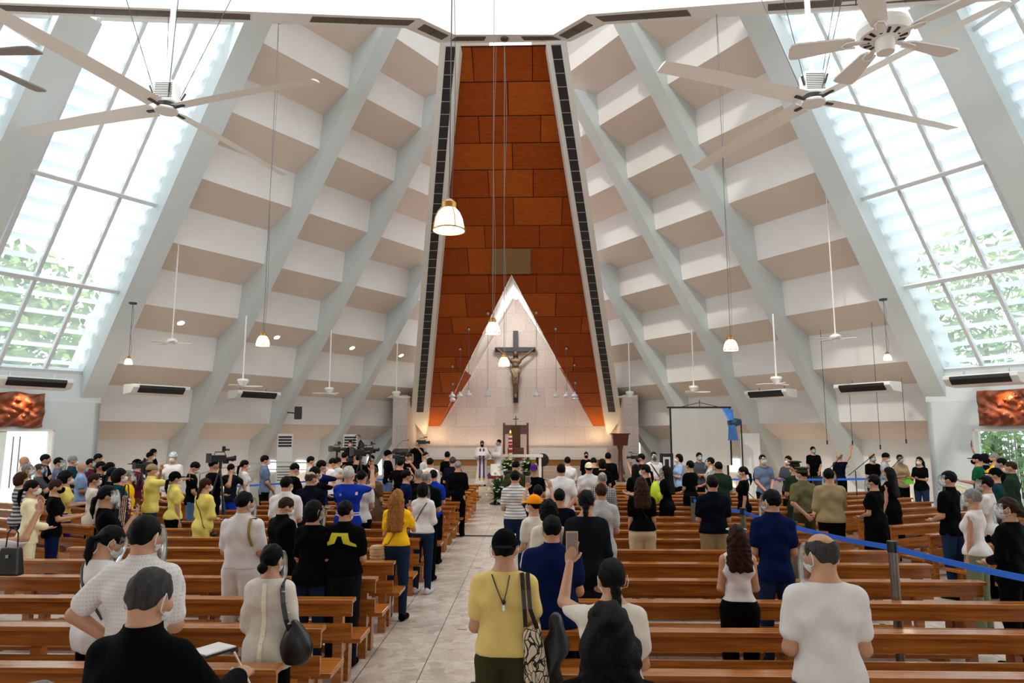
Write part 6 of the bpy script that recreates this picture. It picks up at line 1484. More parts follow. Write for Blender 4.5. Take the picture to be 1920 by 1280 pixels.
# ---- centre and right
R_ = [
 (966, 862, 14.9, 4, 'm', 'short', 'black', ('polo', 'olive'), ('trousers', 'olive'), 'down', 'person in a dark olive polo bowing the head before the flowers', dict(head=(20, 16), nosnap=True)),
 (966, 880, 11.6, 2, 'm', 'short', 'black', ('polo', 'white', 'stripes', 'navy'), (J, 'denim'), 'front', 'person in a white polo with thin dark stripes and jeans', dict(hem=.95, nosnap=True)),
 (1001, 870, 14.9, 2, 'm', 'buzz', 'grey', (T, 'black'), ('trousers', 'black'), 'front', 'person in black with a blue cap in front of the altar', dict(hat=('backwards_cap', 'purple'), fat=1.1, nosnap=True)),
 (1009, 907, 10.3, 2, 'f', 'short', 'black', (T, 'charcoal'), ('trousers', 'black'), ('phone_high', 'phone_high'), 'person with black hair raising a phone in both hands above the orange cap', dict(nosnap=True)),
 (1052, 868, 12.8, 2, 'm', 'short', 'black', ('polo', 'white'), ('trousers', 'black'), 'back', 'big person in a white polo, hands behind the back', dict(fat=1.3)),
 (1049, 914, 9.0, 4, 'm', 'short', 'black', (T, 'navy'), ('trousers', 'black'), 'front', 'person with spiky hair in a dark navy shirt', {}),
 (1064, 855, 17.6, 3, 'm', 'short', 'black', ('shirt', 'white'), ('trousers', 'black'), 'front', 'person in a white shirt and yellow strap behind the big white polo', {}),
 (1099, 846, 24.0, 180, 'f', 'bun', 'black', ('jacket', 'black'), ('trousers', 'black'), 'front_low', 'person in a black suit and black mask facing the people', dict(mask='black', z0=.1)),
 (1104, 866, 14.6, 2, 'm', 'short', 'black', ('shirt', 'white'), ('trousers', 'black'), 'front', 'person in a white shirt and cream cap', dict(hat=('backwards_cap', 'cream'), fat=1.1)),
 (1129, 883, 11.6, 3, 'm', 'bald_sides', 'grey', ('shirt', 'ltgrey', 'check', 'charcoal'), ('trousers', 'dkgrey'), 'front', 'balding person in a black and white checked shirt', dict(fat=1.12)),
 (1127, 904, 9.6, 4, 'm', 'short', 'brown', ('polo', 'ltgrey'), ('trousers', 'ltgrey'), 'front', 'person in a light grey striped shirt with brown hair', {}),
 (1113, 856, 17.6, 0, 'm', 'short', 'black', (T, 'black'), ('trousers', 'black'), 'front', 'bent dark head between the cream cap and the black suit', dict(head=(0, 25))),
 (1129, 859, 16.6, 0, 'f', 'bob', 'black', (T, 'black'), ('trousers', 'black'), 'front', 'person in black with bobbed hair left of the tall black suit', {}),
 (1140, 847, 18.6, 4, 'm', 'short', 'black', ('jacket', 'black'), ('trousers', 'black'), 'front', 'tall person in a black suit below the dark wooden bowl', {}),
 (1191, 869, 14.9, -20, 'f', 'long', 'black', (T, 'black'), ('trousers', 'black'), 'front', 'person with long black hair left of the yellow backpack', {}),
 (1202, 892, 10.5, 2, 'f', 'long', 'brown', (T, 'black'), ('trousers', 'sand'), 'down', 'person in a black top and sand-coloured trousers with a thin strap', dict(hem=.97)),
 (1201, 849, 19.0, -70, 'm', 'short', 'black', (T, 'black'), ('trousers', 'black'), 'camera', 'photographer in black with a long lens before the right pier', dict(mask='black')),
 (1209, 869, 14.0, -60, 'f', 'pony', 'black', (T, 'black'), ('trousers', 'black'), 'text', 'person in black wearing a bright yellow-green backpack', {}),
 (1226, 846, 19.8, 170, 'm', 'short', 'black', ('shirt', 'white'), ('trousers', 'black'), 'front', 'person in a white shirt with a diagonal strap facing the camera', dict(shield=True, mask='black', fat=1.1)),
 (1248, 871, 13.7, -50, 'f', 'vlong', 'black', (T, 'black'), ('trousers', 'black'), 'front', 'person with long black hair and black clothes in front of the crossed arms', dict(shield=True)),
 (1272, 850, 19.6, -100, 'f', 'bob', 'black', (T, 'sky'), ('trousers', 'black'), 'cross', 'person in a pale blue shirt with crossed arms, facing left', {}),
 (1293, 862, 15.9, -30, 'f', 'short', 'black', (T, 'black'), ('trousers', 'black'), 'front', 'person in a loose black top before the projection screen', {}),
 (1311, 847, 19.8, 175, 'm', 'short', 'black', ('polo', 'dkgrey'), ('trousers', 'black'), 'cross', 'person in a dark grey polo and blue mask facing the camera with folded arms', dict(mask='lightblue')),
 (1331, 856, 17.9, -60, 'f', 'short', 'black', (T, 'sage', 'check', 'white'), ('trousers', 'black'), 'front', 'person in a checked top with a white headband', dict(shield=True)),
 (1347, 864, 14.7, 6, 'm', 'short', 'black', ('polo', 'dkgreen'), ('trousers', 'black'), 'front', 'broad person in a dark green polo before the screen edge', dict(fat=1.3, head=(-18, 4), shield=True)),
 (1335, 890, 10.3, 3, 'm', 'short', 'black', ('polo', 'navy'), ('trousers', 'khaki'), 'front', 'person in a navy polo and khaki trousers', dict(fat=1.12, hem=.93)),
 (1392, 873, 13.9, -80, 'f', 'pony', 'black', (T, 'black'), ('trousers', 'black'), 'down', 'person in black with a shoulder bag facing left under the stage light', {}),
 (1430, 851, 17.3, 172, 'm', 'short', 'black', (T, 'slate'), ('trousers', 'black'), 'front_low', 'person in a blue-grey shirt with visor and black backpack facing the camera', dict(shield=True)),
 (1477, 853, 18.2, -130, 'm', 'short', 'black', (T, 'dkgrey'), ('trousers', 'black'), 'text', 'person in grey with glasses holding a phone low, left of the drums', {}),
 (1524, 836, 22.2, 176, 'm', 'short', 'black', (T, 'black'), ('trousers', 'black'), ('front_low', 'down'), 'tall person in a black T-shirt with blue mask standing on the music platform', dict(z0=.3, fat=1.15, mask='lightblue')),
 (1503, 875, 12.6, -8, 'm', 'buzz', 'black', ('tucked', 'army'), ('trousers', 'olive'), 'back', 'officer in a khaki shirt and peaked cap with hands behind the back', dict(hat=('peaked_cap', cloth('cap_green', (64, 66, 50))), fat=1.1, mask='white', head=(-22, 0), nosnap=True)),
 (1489, 864, 14.2, -20, 'm', 'buzz', 'black', (T, 'dkgreen'), ('trousers', 'dkgreen'), 'front', 'officer in dark green with a peaked cap, left of the khaki shirt', dict(hat=('peaked_cap', cloth('cap_dark', (40, 44, 36))), nosnap=True)),
 (1553, 876, 11.5, 6, 'm', 'short', 'black', ('jacket', 'khaki'), ('trousers', 'black'), ('front', 'phone'), 'broad person in a khaki jacket over a white shirt with a visor raised', dict(fat=1.14, hem=.90, head=(25, 0), shield=True, nosnap=True)),
 (1573, 849, 20.8, 50, 'm', 'bald', 'black', (T, 'navy'), ('trousers', 'black'), ('down', 'high'), 'bald choir leader in dark blue raising one arm', dict(mask=None, z0=.2)),
 (1635, 849, 20.0, 172, 'm', 'bald', 'black', (T, 'black'), ('trousers', 'black'), 'front', 'bald person in black with a pale blue mask in the choir', dict(mask='lightblue')),
 (1658, 847, 19.6, 130, 'm', 'short', 'black', ('polo', 'ltgrey'), ('trousers', 'black'), 'front', 'person in a light grey polo reading in the choir', dict(head=(0, 18))),
 (1687, 851, 20.0, 178, 'f', 'short', 'black', (T, 'tan'), ('trousers', 'black'), 'text', 'person in a tan top with a face shield holding a bright green paper', dict(shield=True)),
 (1723, 855, 19.2, -130, 'f', 'vlong', 'black', (T, 'black'), (J, 'denim'), 'text', 'person with long black hair in black, rightmost of the choir', {}),
 (1636, 888, 11.4, -40, 'f', 'short', 'black', ('dress', 'black'), ('skirt', 'black'), 'front', 'person in a long black short-sleeved dress with hands joined', dict(shield=True, fat=1.15, hem=.35, nosnap=True)),
 (1665, 874, 13.4, -38, 'f', 'vlong', 'black', ('dress', 'black'), ('skirt', 'black'), 'down', 'person with very long black hair in a sleeveless black dress', dict(sleeve=0, hem=.3, shield=True, nosnap=True)),
 (1776, 881, 10.5, -32, 'm', 'short', 'black', ('polo', 'black'), (J, 'denim'), 'front', 'person in a black polo and jeans with white mask, right foreground', dict(head=(-22, 0), shield=True, fat=1.05)),
 (1821, 914, 8.7, -38, 'f', 'short', 'grey', ('sleeveless', 'white'), ('trousers', 'sage'), 'down', 'grey-haired person in a sleeveless white blouse and sage trousers', dict(shield=True, hem=.92)),
 (1846, 890, 10.6, -45, 'f', 'short', 'black', (T, 'white'), ('trousers', 'black'), 'front', 'person in a white shirt with mask and clear visor behind the grey-haired one', dict(shield=True)),
 (1888, 930, 7.4, -28, 'f', 'bun_low', 'brown', ('long', 'black'), ('trousers', 'black'), 'front', 'person in black with a clear visor over brown hair, nearest at the right edge', dict(shield=True, fat=1.12, head=(-22, 4))),
 (1831, 850, 16.4, -50, 'm', 'short', 'black', (T, 'green'), (J, 'denim'), ('text', 'down'), 'person in a green T-shirt and dark cap holding a phone by the right door', dict(hat=('cap', 'navy'), mask='black')),
 (1844, 850, 18.4, -50, 'f', 'curly', 'black', (T, 'navy'), ('trousers', 'black'), ('high', 'front'), 'person raising a phone high before the right door', {}),
 (1862, 848, 17.0, -60, 'm', 'short', 'grey', (T, 'gold'), ('trousers', 'black'), 'camera', 'grey-haired person in a yellow T-shirt at the right door', dict(mask='black')),
 (1876, 857, 15.6, -50, 'f', 'short', 'black', (T, 'black'), ('trousers', 'black'), 'front', 'person in black with a blue mask between the yellow shirt and the green uniform', dict(mask='lightblue')),
 (1864, 876, 12.8, -50, 'm', 'short', 'black', (T, 'teal'), ('trousers', 'black'), 'front', 'person in a dark teal T-shirt and black cap turned away', dict(hat=('cap', 'black'), fat=1.12)),
 (1893, 863, 13.6, -45, 'm', 'buzz', 'brown', ('shirt', 'dkgreen'), ('trousers', 'dkgreen'), 'down', 'person in a dark green uniform with cropped hair at the right edge', dict(fat=1.1, sleeve=1.9)),
 (904, 825, 25.9, 178, 'm', 'short', 'salt', ('robe', 'offwhite'), ('trousers', 'black'), ('text', 'text'), 'priest in a white robe with a purple stole and black mask reading from a booklet', dict(mask='black', z0=.5, head=(0, 16))),
 (935, 823, 26.6, -120, 'm', 'short', 'black', ('robe', 'white'), ('trousers', 'black'), ('text', 'front'), 'altar server in a plain white robe beside the priest', dict(z0=.5, mask='lightblue')),
]
for r in R_:
    k = r[11]; o = pp(*r[:11], **k); A[r[10][:60]] = o
def find(s):
    for k, o in A.items():
        if s in o['label']: return o
# ---- prints, straps and insignia on clothes
o = A['emblem']; dk_y = mat('emblem_yellow', (206, 196, 30), .7)
E = []
for g_s in (-1, 1):
    for q in ([(-.117, 1.29), (-.048, 1.272), (-.010, 1.378), (-.088, 1.378)], [(-.178, 1.232), (-.048, 1.272), (-.117, 1.292), (-.172, 1.262)]): E.append([(-.02 + x*g_s*-1, z) for x, z in q])
E.append([(-.046, 1.345), (.006, 1.345), (.0, 1.378), (-.04, 1.378)])
decal(o, 'emblem', E, dk_y)
o = find('blue and white jersey'); wb = cm('white')
decal(o, 'jersey_band', [[(-.19, 1.035), (.19, 1.035), (.19, 1.05), (-.19, 1.05)], [(-.19, 1.005), (.19, 1.005), (.19, 1.02), (-.19, 1.02)]], wb); decal(o, 'sleeve_number', [[(.145, 1.30), (.175, 1.30), (.18, 1.345), (.15, 1.345)]], wb)
decal(o, 'crest', [[(-.09, 1.285), (-.055, 1.285), (-.055, 1.32), (-.09, 1.32)]], mat('crest_pale_blue', (120, 150, 200), .7))
o = A['sheer']; decal(o, 'button_strip', [[(-.018, .82), (.018, .82), (.018, 1.43), (-.018, 1.43)]], mat('satin_strip', (240, 230, 206), .4), n=24)
m = MB(); bv = bvh_of(o)
for k in range(12):
    z = .86 + k*.048; hp = cast(bv, 0, z)
    if hp: m.ball((0, hp.y-.007, z), .006, 8, 4)
m.build('buttons', mat('pearl', (246, 240, 226), .3), o)
# priest stole
pr_ = find('priest'); dpu = mat('purple_stole', (70, 26, 96), .7); gld = mat('gold_fringe', (196, 140, 40), .5)
for s in (-1, 1):
    decal(pr_, 'stole', [[(s*.045, .28), (s*.115, .28), (s*.095, 1.40), (s*.035, 1.40)]], dpu, back=False, n=20, off=.012)
    decal(pr_, 'stole_fringe', [[(s*.045, .22), (s*.115, .22), (s*.115, .30), (s*.045, .30)]], gld, back=False, n=4, off=.016)
    decal(pr_, 'stole_cross', [[(s*.065, 1.16), (s*.09, 1.16), (s*.09, 1.22), (s*.065, 1.22)]], gld, back=False, n=4, off=.018)
def sash(key_or_obj, pts, w, m_, label, bag=None, cat='bag', back=True, bagname='crossbody_bag', soft=(.10, .05, .09), group=None):
    o = key_or_obj; r = strap(o, pts, w, m_, back=back)
    if not r: return
    b, L3 = r
    t = thing(bagname, label, cat, (0, 0, 0), 0, group); b.build('strap', m_, t)
    if bag:
        sc = root_info[o.name][2]; c = root_M(o) @ Vector(bag); sx_, sy_, sz_ = soft; k = MB()
        n1, n2 = 16, 10; R_z = o.rotation_euler.to_matrix()
        for i in range(n2+1):
            th = PI*i/n2
            for j in range(n1):
                a = 2*PI*j/n1; r1 = abs(math.sin(th))**.55
                wob = 1 + .05*math.sin(5*a + 3*th); k.v.append(tuple(c + R_z @ Vector((sx_*r1*math.cos(a)*wob, sy_*r1*math.sin(a), -sz_*math.cos(th)*(1 if math.cos(th) > 0 else .8)))))
        for i in range(n2):
            for j in range(n1): k.f.append([i*n1+j, i*n1+(j+1) % n1, (i+1)*n1+(j+1) % n1, (i+1)*n1+j]); k.mi.append(0)
        k.build('bag_body', m_ if not isinstance(soft[-1], str) else m_, t, smooth=True)
    return t
blk = mat('black_leather', (14, 13, 14), .35)
sash(A['strapgirl'], [(-.14, 1.42), (.06, 1.2), (.17, 1.0)], .028, blk, 'black crossbody strap with bag on the loose white blouse', bag=(.22, .05, .86), soft=(.09, .05, .08))
sash(A['whitesweat'], [(.09, 1.40), (-.13, 1.05)], .012, blk, 'thin black strap across the white sweatshirt', bag=(-.21, .04, .9), soft=(.07, .04, .07))
sash(A['yellowlong'], [(.11, 1.32), (-.08, 1.0), (-.14, .99)], .010, mat('tan_leather', (120, 70, 34), .5), 'thin tan strap with a woven straw bag at the hip of the yellow shirt')
st_ = mat('straw', (200, 164, 116), .8, bump=.8, bscale=120, noise=.2, nscale=60)
c = root_M(A['yellowlong']) @ Vector((-.235, -.05, .87)); m = MB(); m.lathe([(.001, -.13), (.07, -.125), (.10, -.06), (.11, .02), (.095, .09), (.001, .10)], c=c, n=18)
for z in (-.09, -.05, -.01, .03, .07): m.lathe([(.103, z-.006), (.112, z), (.103, z+.006)], c=c, n=18, cap=False)
tag(m.build('straw_bag', st_, smooth=True), 'round woven straw bag hanging at the hip of the yellow shirt', 'bag')
sash(find('long pale yellow blouse'), [(-.10, 1.40), (.13, .98), (.17, .9)], .010, blk, 'thin black strap across the long pale yellow blouse', bag=(.2, .05, .8), soft=(.07, .04, .06))
sash(find('sand-coloured'), [(-.09, 1.40), (.10, 1.08)], .010, blk, 'thin pale strap across the black top over sand trousers')
sash(find('diagonal strap facing'), [(.12, 1.40), (-.12, 1.02)], .03, blk, 'black diagonal strap across the white shirt facing the camera', back=False)
# shoulder bag of the sheer blouse
o = A['sheer']; M = root_M(o); t = thing('shoulder_bag', 'slouchy black shoulder bag with chain-trimmed strap on the cream sheer blouse', 'bag')
m = MB(); pts = [M @ Vector(q) for q in ((.135, .06, 1.36), (.125, .0, 1.44), (.135, -.10, 1.40), (.16, -.135, 1.30), (.19, -.14, 1.18), (.21, -.12, 1.10))]
for i in range(len(pts)-1): m.bar(pts[i], pts[i+1], .03, .012, (1, -1, 0))
m.build('strap', blk, t)
m = MB(); [m.lathe([(.019, -.006), (.022, 0), (.019, .006)], c=lerp(pts[2], pts[5], q), n=10, ax=(0, .3, 1), cap=False) for q in (.1, .35, .6, .85)]; m.build('buckles', M_STEEL, t)
c = M @ Vector((.235, -.08, .99)); m = MB(); m.ball(c, (.115, .07, .15), 20, 12)
for i, v in enumerate(m.v): z = (v[2]-c.z)/.15; m.v[i] = (c.x + (v[0]-c.x)*(1 - .28*max(z, 0)) + .02*math.sin(9*v[2]), v[1], v[2] + .012*math.sin(30*v[0]))
m.build('bag_body', blk, t, smooth=True)
# handbag at left edge
o = A['edgebag']; M = root_M(o); c = F(22, 1085); c = P(20, 1048, 5.75); t = thing('handbag', 'structured black handbag hanging at the left edge of the photo', 'bag', c); t.scale = (.62, .62, .8)
m = MB(); m.hexa([(-.16, -.07, -.16), (.16, -.07, -.16), (.16, .07, -.16), (-.16, .07, -.16)], [(-.12, -.05, .12), (.12, -.05, .12), (.12, .05, .12), (-.12, .05, .12)]); m.build('bag_body', blk, t, bevel=.02)
MB().tube([(-.08, 0, .12), (-.07, 0, .26), (0, 0, .33), (.07, 0, .26), (.08, 0, .12)], .009, 6).build('handle', blk, t); MB().box(-.02, .02, -.075, -.06, .02, .05).build('clasp', M_STEEL, t)
o = A['longblack']; r = strap(o, [(-.09, 1.40), (-.075, 1.30), (-.045, 1.22), (0, 1.19), (.05, 1.22), (.08, 1.30), (.09, 1.40)], .006, blk)
m = MB()
for q in r[1]: m.ball(q, .0055, 6, 4)
tag(m.build('bead_necklace', mat('pink_beads', (190, 110, 120), .4)), 'pink bead chain hanging down the back of the long-haired person in black', 'necklace')
# tote and lanyard of the mustard T-shirt
o = A['mustard']; M = root_M(o); tote = mat('tote_print', (226, 206, 176), .8); N, L, b = nodes_of(tote)
tc = N.new('ShaderNodeTexCoord'); nz = N.new('ShaderNodeTexNoise'); nz.inputs['Scale'].default_value = 6; nz.inputs['Detail'].default_value = 1; L.new(tc.outputs['Object'], nz.inputs[0])
prev = None
for sc3, w3 in ((22, .045), (31, .04)):
    ad = N.new('ShaderNodeMix'); ad.data_type = 'VECTOR'; ad.inputs[0].default_value = .16; L.new(tc.outputs['Object'], ad.inputs[4]); L.new(nz.outputs['Color'], ad.inputs[5])
    v = N.new('ShaderNodeTexVoronoi'); v.feature = 'DISTANCE_TO_EDGE'; v.inputs['Scale'].default_value = sc3; mp = N.new('ShaderNodeMapping'); mp.inputs['Scale'].default_value = (1, 1, .45); mp.inputs['Rotation'].default_value = (0, .5 if prev else -.5, 0); L.new(ad.outputs[1], mp.inputs[0]); L.new(mp.outputs[0], v.inputs[0])
    lt_ = N.new('ShaderNodeMath'); lt_.operation = 'LESS_THAN'; lt_.inputs[1].default_value = w3; L.new(v.outputs[0], lt_.inputs[0])
    if prev is not None: q_ = N.new('ShaderNodeMath'); q_.operation = 'MAXIMUM'; L.new(prev, q_.inputs[0]); L.new(lt_.outputs[0], q_.inputs[1]); prev = q_.outputs[0]
    else: prev = lt_.outputs[0]
mq = N.new('ShaderNodeMix'); mq.data_type = 'RGBA'; L.new(prev, mq.inputs[0]); mq.inputs[6].default_value = lin((214, 196, 166)); mq.inputs[7].default_value = lin((18, 16, 16)); L.new(mq.outputs[2], b.inputs['Base Color'])
t = thing('tote_bag', 'cream tote bag with black scribble print and black handles on the mustard T-shirt', 'bag')
c = M @ Vector((.205, -.10, 1.0)); m = MB(); m.hexa([c + Vector(q) for q in ((-.075, -.035, -.20), (.085, -.035, -.20), (.085, .045, -.20), (-.075, .045, -.20))], [c + Vector(q) for q in ((-.085, -.02, .11), (.02, -.02, .17), (.02, .03, .17), (-.085, .03, .11))]); m.build('bag_body', tote, t, bevel=.03)
for dx, dz in ((0, 0), (.035, -.01)):
    m = MB(); pts = [M @ Vector(q) for q in ((.115 + dx, .03, 1.42), (.115+dx, -.05, 1.445), (.125+dx, -.125, 1.36), (.135+dx, -.15, 1.25), (.14 + dx*2.0, -.12, 1.14+dz))]
    for i in range(len(pts)-1): m.bar(pts[i], pts[i+1], .026, .008, (0, -1, .3))
    m.build('handle', blk, t)
jm = MB(); jc = M @ Vector((.315, -.02, .95)); jm.ball((0, 0, 0), (.075, .08, .25), 22, 18)
jm.v = [(jc.x + v[0]*(1 + .22*math.sin(30*v[2] + 8*v[0])) + .02*math.sin(14*v[2]), jc.y + v[1]*(1 + .25*math.sin(22*v[2] + 3)), jc.z + v[2] + .02*math.sin(40*v[0])) for v in jm.v]
jk = tag(jm.build('jacket', mat('black_nylon', (14, 14, 17), .45, bump=1, bscale=14), smooth=True), 'black folded jacket hanging beside the scribble tote bag', 'jacket')
r = strap(o, [(-.075, 1.44), (-.03, 1.34), (.0, 1.27)], .006, blk); r2 = strap(o, [(.04, 1.44), (.02, 1.34), (.0, 1.27)], .006, blk)
lt = thing('lanyard', 'thin black mask lanyard with a toggle on the back of the mustard T-shirt', 'lanyard')
if r: r[0].build('cord', blk, lt)
if r2: r2[0].build('cord', blk, lt); e_ = r2[1][-1]; MB().ball(e_, .014, 8, 6).build('toggle', blk, lt); MB().box(e_.x-.008, e_.x+.008, e_.y-.012, e_.y, e_.z-.05, e_.z-.015).build('tag', M_STEEL, lt)
# cargo pocket of the olive trousers
sc_ = root_info[o.name][2]; pk = MB(); pk.box(-.215, -.15, -.06, .07, .56, .74); pk.box(-.222, -.15, -.065, .075, .70, .75); pk.build('cargo_pocket', cm('olive'), o, bevel=.008)
# sleeve trims
# shoulder cord of the naval uniform + board
o = A['navyofficer']; gc = mat('gold_cord', (150, 128, 60), .5, bump=.8, bscale=200); bv = bvh_of(o); m = MB(); pts = []
for k in range(9): x = .115 + .004*k; z = 1.44 - .033*k; hp = cast(bv, min(x, .15), z); pts.append((x, (hp.y if hp else -.1)-.012, z))
m.tube(pts, .012, 6); pts2 = [(q[0]+.012, q[1], q[2]) for q in pts]; m.tube(pts2, .008, 6); m.build('shoulder_cord', gc, o)
MB().box(.085, .165, -.04, .02, 1.43, 1.445).build('shoulder_board', M_BLACK, o); MB().box(-.165, -.085, -.04, .02, 1.43, 1.445).build('shoulder_board', M_BLACK, o)
# tank top sunglasses on head, side stripe
o = A['tank']; S = skel(root_info[o.name][0]); R, pv = S['hR'], S['piv']; m = MB(); m.tube([pv + R @ V3(math.sin(a)*.092, math.cos(a)*.108, .175) for a in [-1.9 + 3.8*i/14 for i in range(15)]], .006, 6); m.build('head_sunglasses', M_WPL, o)
# red phone of khaki officer
o = find('officer in a khaki shirt'); pt, fd, pn = hand_pt(o, 1, .07); tag(MB().box(pt.x-.09, pt.x+.03, pt.y-.03, pt.y-.01, pt.z-.04, pt.z+.04).build('phone_case', cm('red'), bevel=.008), 'bright red phone case held behind the back of the khaki officer', 'phone')
# phones
phone(A['phonelady'], -1, 'phone with gold edge filming, held by the pale off-shoulder top', 'tan')
phone(find('both hands above the orange cap'), -1, 'white phone raised in both hands above the orange cap', 'ltgrey')
phone(find('stretching a phone forward'), 1, 'dark phone stretched forward by the yellow polo'); phone(find('typing on a white phone'), 1, 'white phone held low by the round black hair', 'white')
phone(find('white mask holding a phone'), -1, 'pale phone in the hand of the black ponytail with visor', 'sky'); phone(find('green T-shirt and dark cap'), -1, 'dark phone held before the green T-shirt')
phone(find('raising a phone high'), -1, 'dark phone raised highest, before the right door'); phone(A['strapgirl'], 1, 'phone in the hands of the loose white blouse', 'white'); phone(find('looking down at a phone left'), 1, 'phone held by the one in black near the handrail')
phone(find('holding a phone low'), -1, 'dark phone held low left of the drums'); 
# notepad and pen
o = A['writer']; pt, fd, pn = hand_pt(o, 1, .08)
t = thing('notepad', 'small open notepad on the pew rail beside the writing hand', 'notepad', P(398, 1222, 3.55), -.5)
MB().box(-.07, .07, -.09, .09, 0, .012).build('cover', M_BLACK, t); MB().box(-.066, .066, -.085, .085, .012, .018).build('pages', cm('white'), t)
tag(MB().tube([pt + Vector((.02, .02, -.05)), pt + Vector((-.045, -.02, .10))], .0045, 8).build('pen', M_WPL), 'white pen in the hand of the black shirt writer', 'pen')
# priest booklet
pt, fd, pn = hand_pt(pr_, 1, .08); q, _, _ = hand_pt(pr_, -1, .08); c = lerp(pt, q, .5)
tag(MB().box(c.x-.14, c.x+.14, c.y-.12, c.y-.10, c.z-.02, c.z+.13).build('booklet', M_WPL), 'open white booklet in the hands of the priest', 'book')
o = find('altar server'); pt, fd, pn = hand_pt(o, -1, .08); tag(MB().tube([pt, pt + Vector((-.12, -.05, .15))], .012, 8).build('handheld_microphone', M_BLACK), 'thin handheld microphone held out by the altar server', 'microphone')
# bags with colours
o = find('bright yellow-green backpack'); M = root_M(o); c = M @ Vector((0, -.20, 1.18)); t = thing('backpack', 'bright yellow-green backpack worn before the projection screen group', 'backpack', c, o.rotation_euler.z)
m = MB(); m.ball((0, 0, 0), (.15, .10, .22), 16, 10); m.build('pack', mat('lime_nylon', (196, 214, 30), .6), t, smooth=True); MB().ball((0, -.07, -.06), (.10, .05, .10), 12, 8).build('front_pocket', mat('lime_nylon', (196, 214, 30), .6), t, smooth=True); MB().tube([(0, 0, .2), (.02, 0, .26), (.06, .02, .2)], .01, 5).build('loop', M_BLACK, t)
for s_, lb in (('visor and black backpack', 'black backpack on the blue-grey shirt facing the camera'), ('black backpack standing highest', 'black backpack of the one standing highest at the back left')):
    o = find(s_); c = root_M(o) @ Vector((0, -.19, 1.2)); tag(MB().ball(c, (.17, .13, .24), 14, 8).build('backpack', blk, smooth=True), lb, 'backpack')
o = find('curly hair and glasses'); c = root_M(o) @ Vector((.25, .12, 1.05)); t = thing('woven_bag', 'large woven bag in black, red and white zigzags on the left', 'bag', c, -.6)
zz_ = mat('zigzag_weave', (20, 16, 20), .8); N, L, b = nodes_of(zz_); tc = N.new('ShaderNodeTexCoord'); wv = N.new('ShaderNodeTexWave'); wv.wave_profile = 'TRI'; wv.inputs['Scale'].default_value = 5; wv.inputs['Distortion'].default_value = 3; wv.inputs['Detail Scale'].default_value = 6
rp = N.new('ShaderNodeValToRGB'); e = rp.color_ramp.elements; rp.color_ramp.interpolation = 'CONSTANT'; e[0].color = lin((20, 18, 22)); e[1].position = .55; e[1].color = lin((150, 28, 30)); x_ = e.new(.8); x_.color = lin((226, 214, 190)); L.new(tc.outputs['Object'], wv.inputs[0]); L.new(wv.outputs['Fac'], rp.inputs[0]); L.new(rp.outputs[0], b.inputs['Base Color'])
MB().hexa([(-.13, -.05, -.26), (.13, -.05, -.26), (.13, .05, -.26), (-.13, .05, -.26)], [(-.16, -.03, .24), (.16, -.03, .24), (.16, .03, .24), (-.16, .03, .24)]).build('bag_body', zz_, t, bevel=.03); MB().tube([(-.1, 0, .24), (-.05, 0, .42), (.05, 0, .42), (.1, 0, .24)], .012, 6).build('handle', blk, t)
o = find('holding a bright green paper'); c = root_M(o) @ Vector((0, .34, 1.05)); tag(MB().box(c.x-.12, c.x+.12, c.y-.01, c.y+.01, c.z-.1, c.z+.08).build('paper_sheet', mat('lime_paper', (120, 210, 60), .7)), 'bright green paper held in the choir', 'paper')
# ================================================================ PRESS CAMERAS
def camcorder(px, py, Y, az, s, label, big=False):
    p = P(px, py, Y); t = thing('video_camera', label, 'camera', p, -math.radians(az), 'press video cameras')
    k = s; m = MB(); m.box(-.09*k, .09*k, -.28*k, .16*k, -.10*k, .12*k); m.build('body', M_BLACK, t, bevel=.01)
    MB().lathe([(.055*k, .16*k), (.07*k, .3*k), (.085*k, .34*k), (.085*k, .40*k)], n=16, ax=(0, 1, 0)).build('lens', M_BLACK, t)
    m = MB(); m.tube([(0, -.2*k, .12*k), (0, -.18*k, .22*k), (0, .1*k, .22*k), (0, .14*k, .12*k)], .015*k, 6); m.build('top_handle', M_BLACK, t)
    MB().box(-.20*k, -.10*k, .0, .14*k, .02*k, .10*k).build('viewfinder', M_BLACK, t); MB().box(-.04*k, .04*k, .05*k, .25*k, .26*k, .32*k).build('microphone', M_DGREY, t)
    if big:
        MB().box(-.10*k, .10*k, -.44*k, -.28*k, -.12*k, .18*k).build('battery', M_DGREY, t); MB().box(-.10*k, .10*k, .40*k, .46*k, -.06*k, .10*k).build('lens_hood', M_BLACK, t)
        MB().box(.02*k, .12*k, .02*k, .12*k, .24*k, .40*k).build('light', M_BLACK, t); MB().box(-.28*k, -.16*k, .08*k, .26*k, -.16*k, -.06*k).build('monitor', M_BLACK, t)
        m = MB(); m.tube([(0, 0, -.1*k), (0, 0, -.3*k)], .05*k, 8); m.build('tripod_head', M_BLACK, t)
        gz = -p.z
        for j in range(3): a = j*2.1 + .5; MB().tube([(0, 0, -.3*k), (math.cos(a)*.45, math.sin(a)*.45, gz)], .02, 6).build('tripod_leg', M_BLACK, t)
    return t
camcorder(414, 860, 13.9, 62, .62, 'large broadcast camera with lens hood on a tripod, left of the walking white top', True)
camcorder(267, 874, 15.2, 60, .45, 'small camcorder on a tripod before the backwards cap', True)
camcorder(632, 842, 18.2, 50, .5, 'video camera with a light on top, left of the bell', True); camcorder(676, 848, 18.0, 70, .62, 'large video camera under the bell, nearest of the press group', True); camcorder(694, 843, 18.9, 80, .55, 'video camera with lamp right of the bell', True)
camcorder(655, 862, 17.0, 20, .35, 'small camera in raised hands left of the press tripods')
